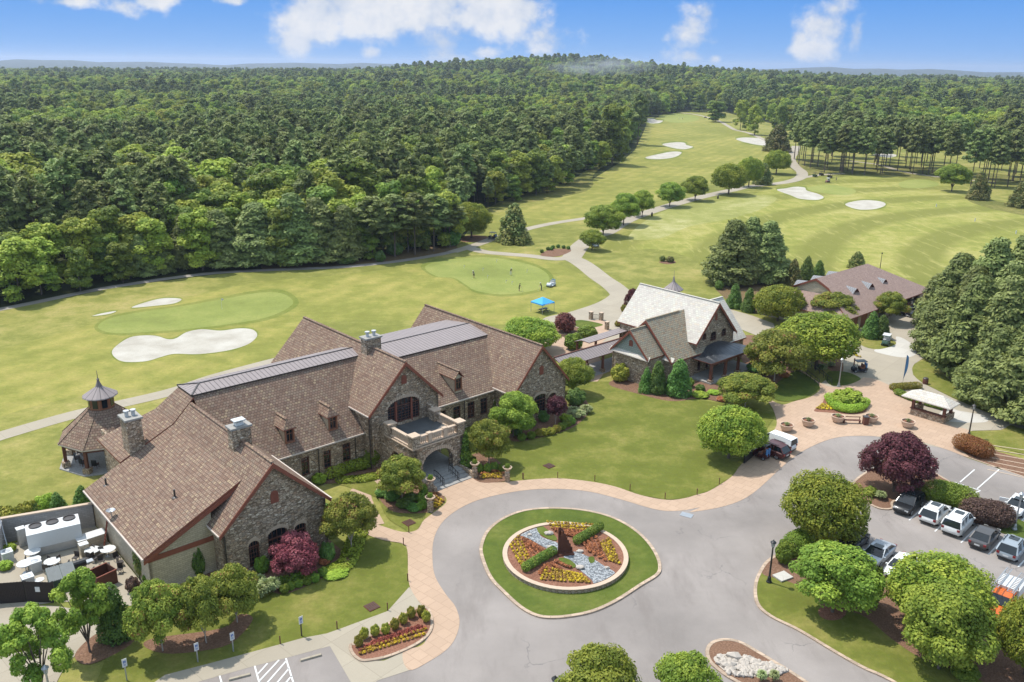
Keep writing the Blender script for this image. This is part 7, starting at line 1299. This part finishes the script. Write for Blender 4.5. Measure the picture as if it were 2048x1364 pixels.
for x,y,l in ((440,545,'dark ball washer post under the third path tree'),(725,470,'dark bin by the path between the fifth tree and the wide one')): p=g(*z8(x,y)); o=MB().lathe((0,0,0),[(.3,0),(.3,.9),(.2,1.0)],10).box((0,0,1.1),(.3,.3,.2)).build('course_bin','black'); o.location=(p.x,p.y,.06); tag(o,l,'bin')
p=g(*z8(1425,775)); h=hgt(*z8(1425,775),180+705/2.16); t=thing('net_pole','thin dark pole standing on the range behind the barn','pole',(p.x,p.y,0)); MB().lathe((0,0,0),[(.09,0),(.05,h)],8).build('shaft','downspout',t); MB().box((0,0,h),(.3,.1,.3)).build('cap','black',t)
# ------------------------------------------------------------------ people
SK={'skin':plain('skin',(.42,.25,.17),.6),'hair':plain('dark_hair',(.03,.02,.015),.7),'white':MAT['white'],'black':MAT['black'],'navy':plain('navy_cloth',(.03,.04,.08),.8),'grey':plain('grey_cloth',(.2,.2,.21),.8),'red':plain('red_cap',(.3,.03,.03),.7)}
def person(label,px,py,rz,top,bot,hat=None,bend=.25,shorts=False,H=1.76,club=True,step=.0):
    J=[];E=[];Rr=[]
    def n(p,r,par=None):
        J.append(p);Rr.append(r)
        if par is not None: E.append((par,len(J)-1))
        return len(J)-1
    by=-bend*.5; pel=n((0,0,.98),.13); wst=n((0,by*.3,1.12),.115,pel); chs=n((0,by*.75,1.32),.14,wst); nk=n((0,by*1.05,1.48),.06,chs); hd=n((0,by*1.25-.02,1.56),.075,nk); cr=n((0,by*1.35-.02,1.68),.085,hd); n((0,by*1.35-.01,1.745),.06,cr)
    for s in (-1,1):
        hp=n((s*.1,0,.93),.095,pel); kn=n((s*.13,-.04+s*step*.5,.5),.066,hp); an=n((s*.15,.0+s*step,.09),.045,kn); n((s*.17,-.16+s*step,.04),.035,an)
        sh=n((s*.19,by*.8,1.41),.058,chs); el=n((s*.22,by-.12,1.17),.042,sh); wr=n((s*.05,by-.32,.98),.03,el); hnd=n((s*.03,by-.36,.92),.032,wr)
        for f in range(4): a=n((s*(.01+.013*f),by-.39,.885-.006*f),.009,hnd); n((s*(.01+.013*f)-s*.012,by-.375,.85-.005*(1.5-abs(f-1.5))),.008,a)
        th=n((s*.055,by-.385,.9),.01,hnd); n((s*.045,by-.4,.865),.009,th)
    me=bpy.data.meshes.new('b'); me.from_pydata(J,E,[]); o=bpy.data.objects.new('b',me); COL.objects.link(o); md=o.modifiers.new('skin','SKIN'); sv=me.skin_vertices[0].data if me.skin_vertices else None
    if sv is None: return None
    for i,r in enumerate(Rr): sv[i].radius=(r,r*.85 if i in (1,2) else r); sv[i].use_root=(i==0)
    sb=o.modifiers.new('sub','SUBSURF'); sb.levels=1; sb.render_levels=1; dg=bpy.context.evaluated_depsgraph_get(); m2=bpy.data.meshes.new_from_object(o.evaluated_get(dg)); bpy.data.objects.remove(o); m2.name='body'
    for k in ('skin',top,bot,'black'): m2.materials.append(SK[k])
    for p_ in m2.polygons:
        c=p_.center; arm=abs(c.x)<.3 and c.y<by-.14
        p_.material_index=0
        if c.z<.1 : p_.material_index=3
        elif c.z<1.0 and not (c.y<by-.2 and c.z>.8): p_.material_index=2 if (not shorts or c.z>.5) else 0
        elif c.z<1.47 and not (c.y<by-.1 and c.z<1.14): p_.material_index=1
        p_.use_smooth=True
    p=g(px,py); t=thing('person',label,'person',(p.x,p.y,.03),rz); k=H/1.76; t.scale=(k,k,k); m=bpy.data.objects.new('body',m2); COL.objects.link(m); m.parent=t; hy=by*1.35-.015
    MB().lathe((0,hy+.02,1.66),[(.098,-.05),(.1,.03),(.085,.08),(.05,.105),(.01,.112)],12,cap=False).build('hair','hair' if False else SK['hair'],t,True)
    f=MB(); f.box((0,hy-.085,1.645),(.024,.03,.04)); f.box((0,hy-.08,1.6),(.05,.012,.012)); o=f.build('face',SK['skin'],t); e=MB(); [e.box((s*.032,hy-.083,1.672),(.02,.012,.012)) for s in (-1,1)]; e.build('eyes',SK['hair'],o)
    if hat: MB().lathe((0,hy,1.7),[(.105,-.01),(.105,.03),(.08,.085),(.02,.1)],12).box((0,hy-.13,1.7),(.15,.12,.015)).build('cap',SK[hat],t)
    if club: c=thing('putter','putter held by the '+label,'golf club',(p.x,p.y,.03),rz); c['label']='putter held by the '+' '.join(label.split()[1:9]); c.scale=(k,k,k); MB().bar((.02,by-.38,.93),(.08,by-.62,.02),.016,n=6).build('shaft','steel',c); MB().box((.1,by-.62,.02),(.13,.04,.035)).build('club_head','steel',c)
    return t
person('golfer in white cap and white trousers putting near the middle of the practice green',*zb(1233,1085),.5,'black','white','white',.45)
person('golfer in black shorts and grey shirt at the left of the practice green',*zb(1018,1100),-.6,'grey','black','white',.4,True)
person('golfer in dark clothes standing at the front edge of the practice green',*zb(1282,1178),1.2,'black','black',None,.3,True)
person('golfer in black with a white cap by the cart with blue covers',*zb(1413,1174),-1.3,'black','navy','white',.35)
person('distant golfer in light shirt standing right of the carts at the tall pines',1672,362,.4,'grey','navy',None,.2,True,club=False)
person('distant golfer in white on the far green, left of the pair',1358,239,.4,'white','grey','white',.3,club=False)
person('distant golfer in dark shirt on the far green, right of the pair',1365,239,-.8,'navy','grey','white',.3,club=False)
# ------------------------------------------------------------------ air and smoke
def volume_box(name,lo,hi,dens,col,label,cat,kind='stuff',aniso=.3):
    b=MB(); c=[(lo[i]+hi[i])/2 for i in range(3)]; b.box(c,[hi[i]-lo[i] for i in range(3)]); m=bpy.data.materials.new(name); m.use_nodes=True; nt=m.node_tree; nt.nodes.remove(nt.nodes['Principled BSDF']); v=nn(nt,'ShaderNodeVolumePrincipled'); v.inputs['Color'].default_value=c4(col); v.inputs['Density'].default_value=dens; v.inputs['Anisotropy'].default_value=aniso; nt.links.new(v.outputs[0],nt.nodes['Material Output'].inputs['Volume']); o=b.build(name,m,uv=False); tag(o,label,cat,None,kind); return o
if HAZE: volume_box('haze',(-14500,-3500,-3),(14500,16500,112),HAZE,(.72,.82,1.),None,None)
def smoke(px,py,dist,size,dens):
    d=ray(px,py); d=d/math.hypot(d.x,d.y)*dist; c=CAM+d; bm=bmesh.new(); bmesh.ops.create_icosphere(bm,subdivisions=3,radius=1.)
    me=bpy.data.meshes.new('smoke'); bm.to_mesh(me); bm.free(); m=bpy.data.materials.new('smoke'); m.use_nodes=True; nt=m.node_tree; nt.nodes.remove(nt.nodes['Principled BSDF']); v=nn(nt,'ShaderNodeVolumePrincipled'); v.inputs['Color'].default_value=(.93,.95,1,1)
    P=nn(nt,'ShaderNodeTexCoord').outputs['Object']; l=nn(nt,'ShaderNodeVectorMath',operation='LENGTH',i_0=P).outputs['Value']; n=noise(nt,P,1.6,4,.6); k=math_(nt,'MULTIPLY',mr(nt,l,.25,.95,1,0),mr(nt,n,.42,.7)); nt.links.new(math_(nt,'MULTIPLY',k,dens),v.inputs['Density']); nt.links.new(v.outputs[0],nt.nodes['Material Output'].inputs['Volume']); me.materials.append(m)
    o=bpy.data.objects.new('smoke',me); COL.objects.link(o); o.location=c; o.scale=size; tag(o,'thin pale smoke drifting over the wooded hill','smoke',None,'stuff')
smoke(1200,132,1250,(95,40,17),.03)
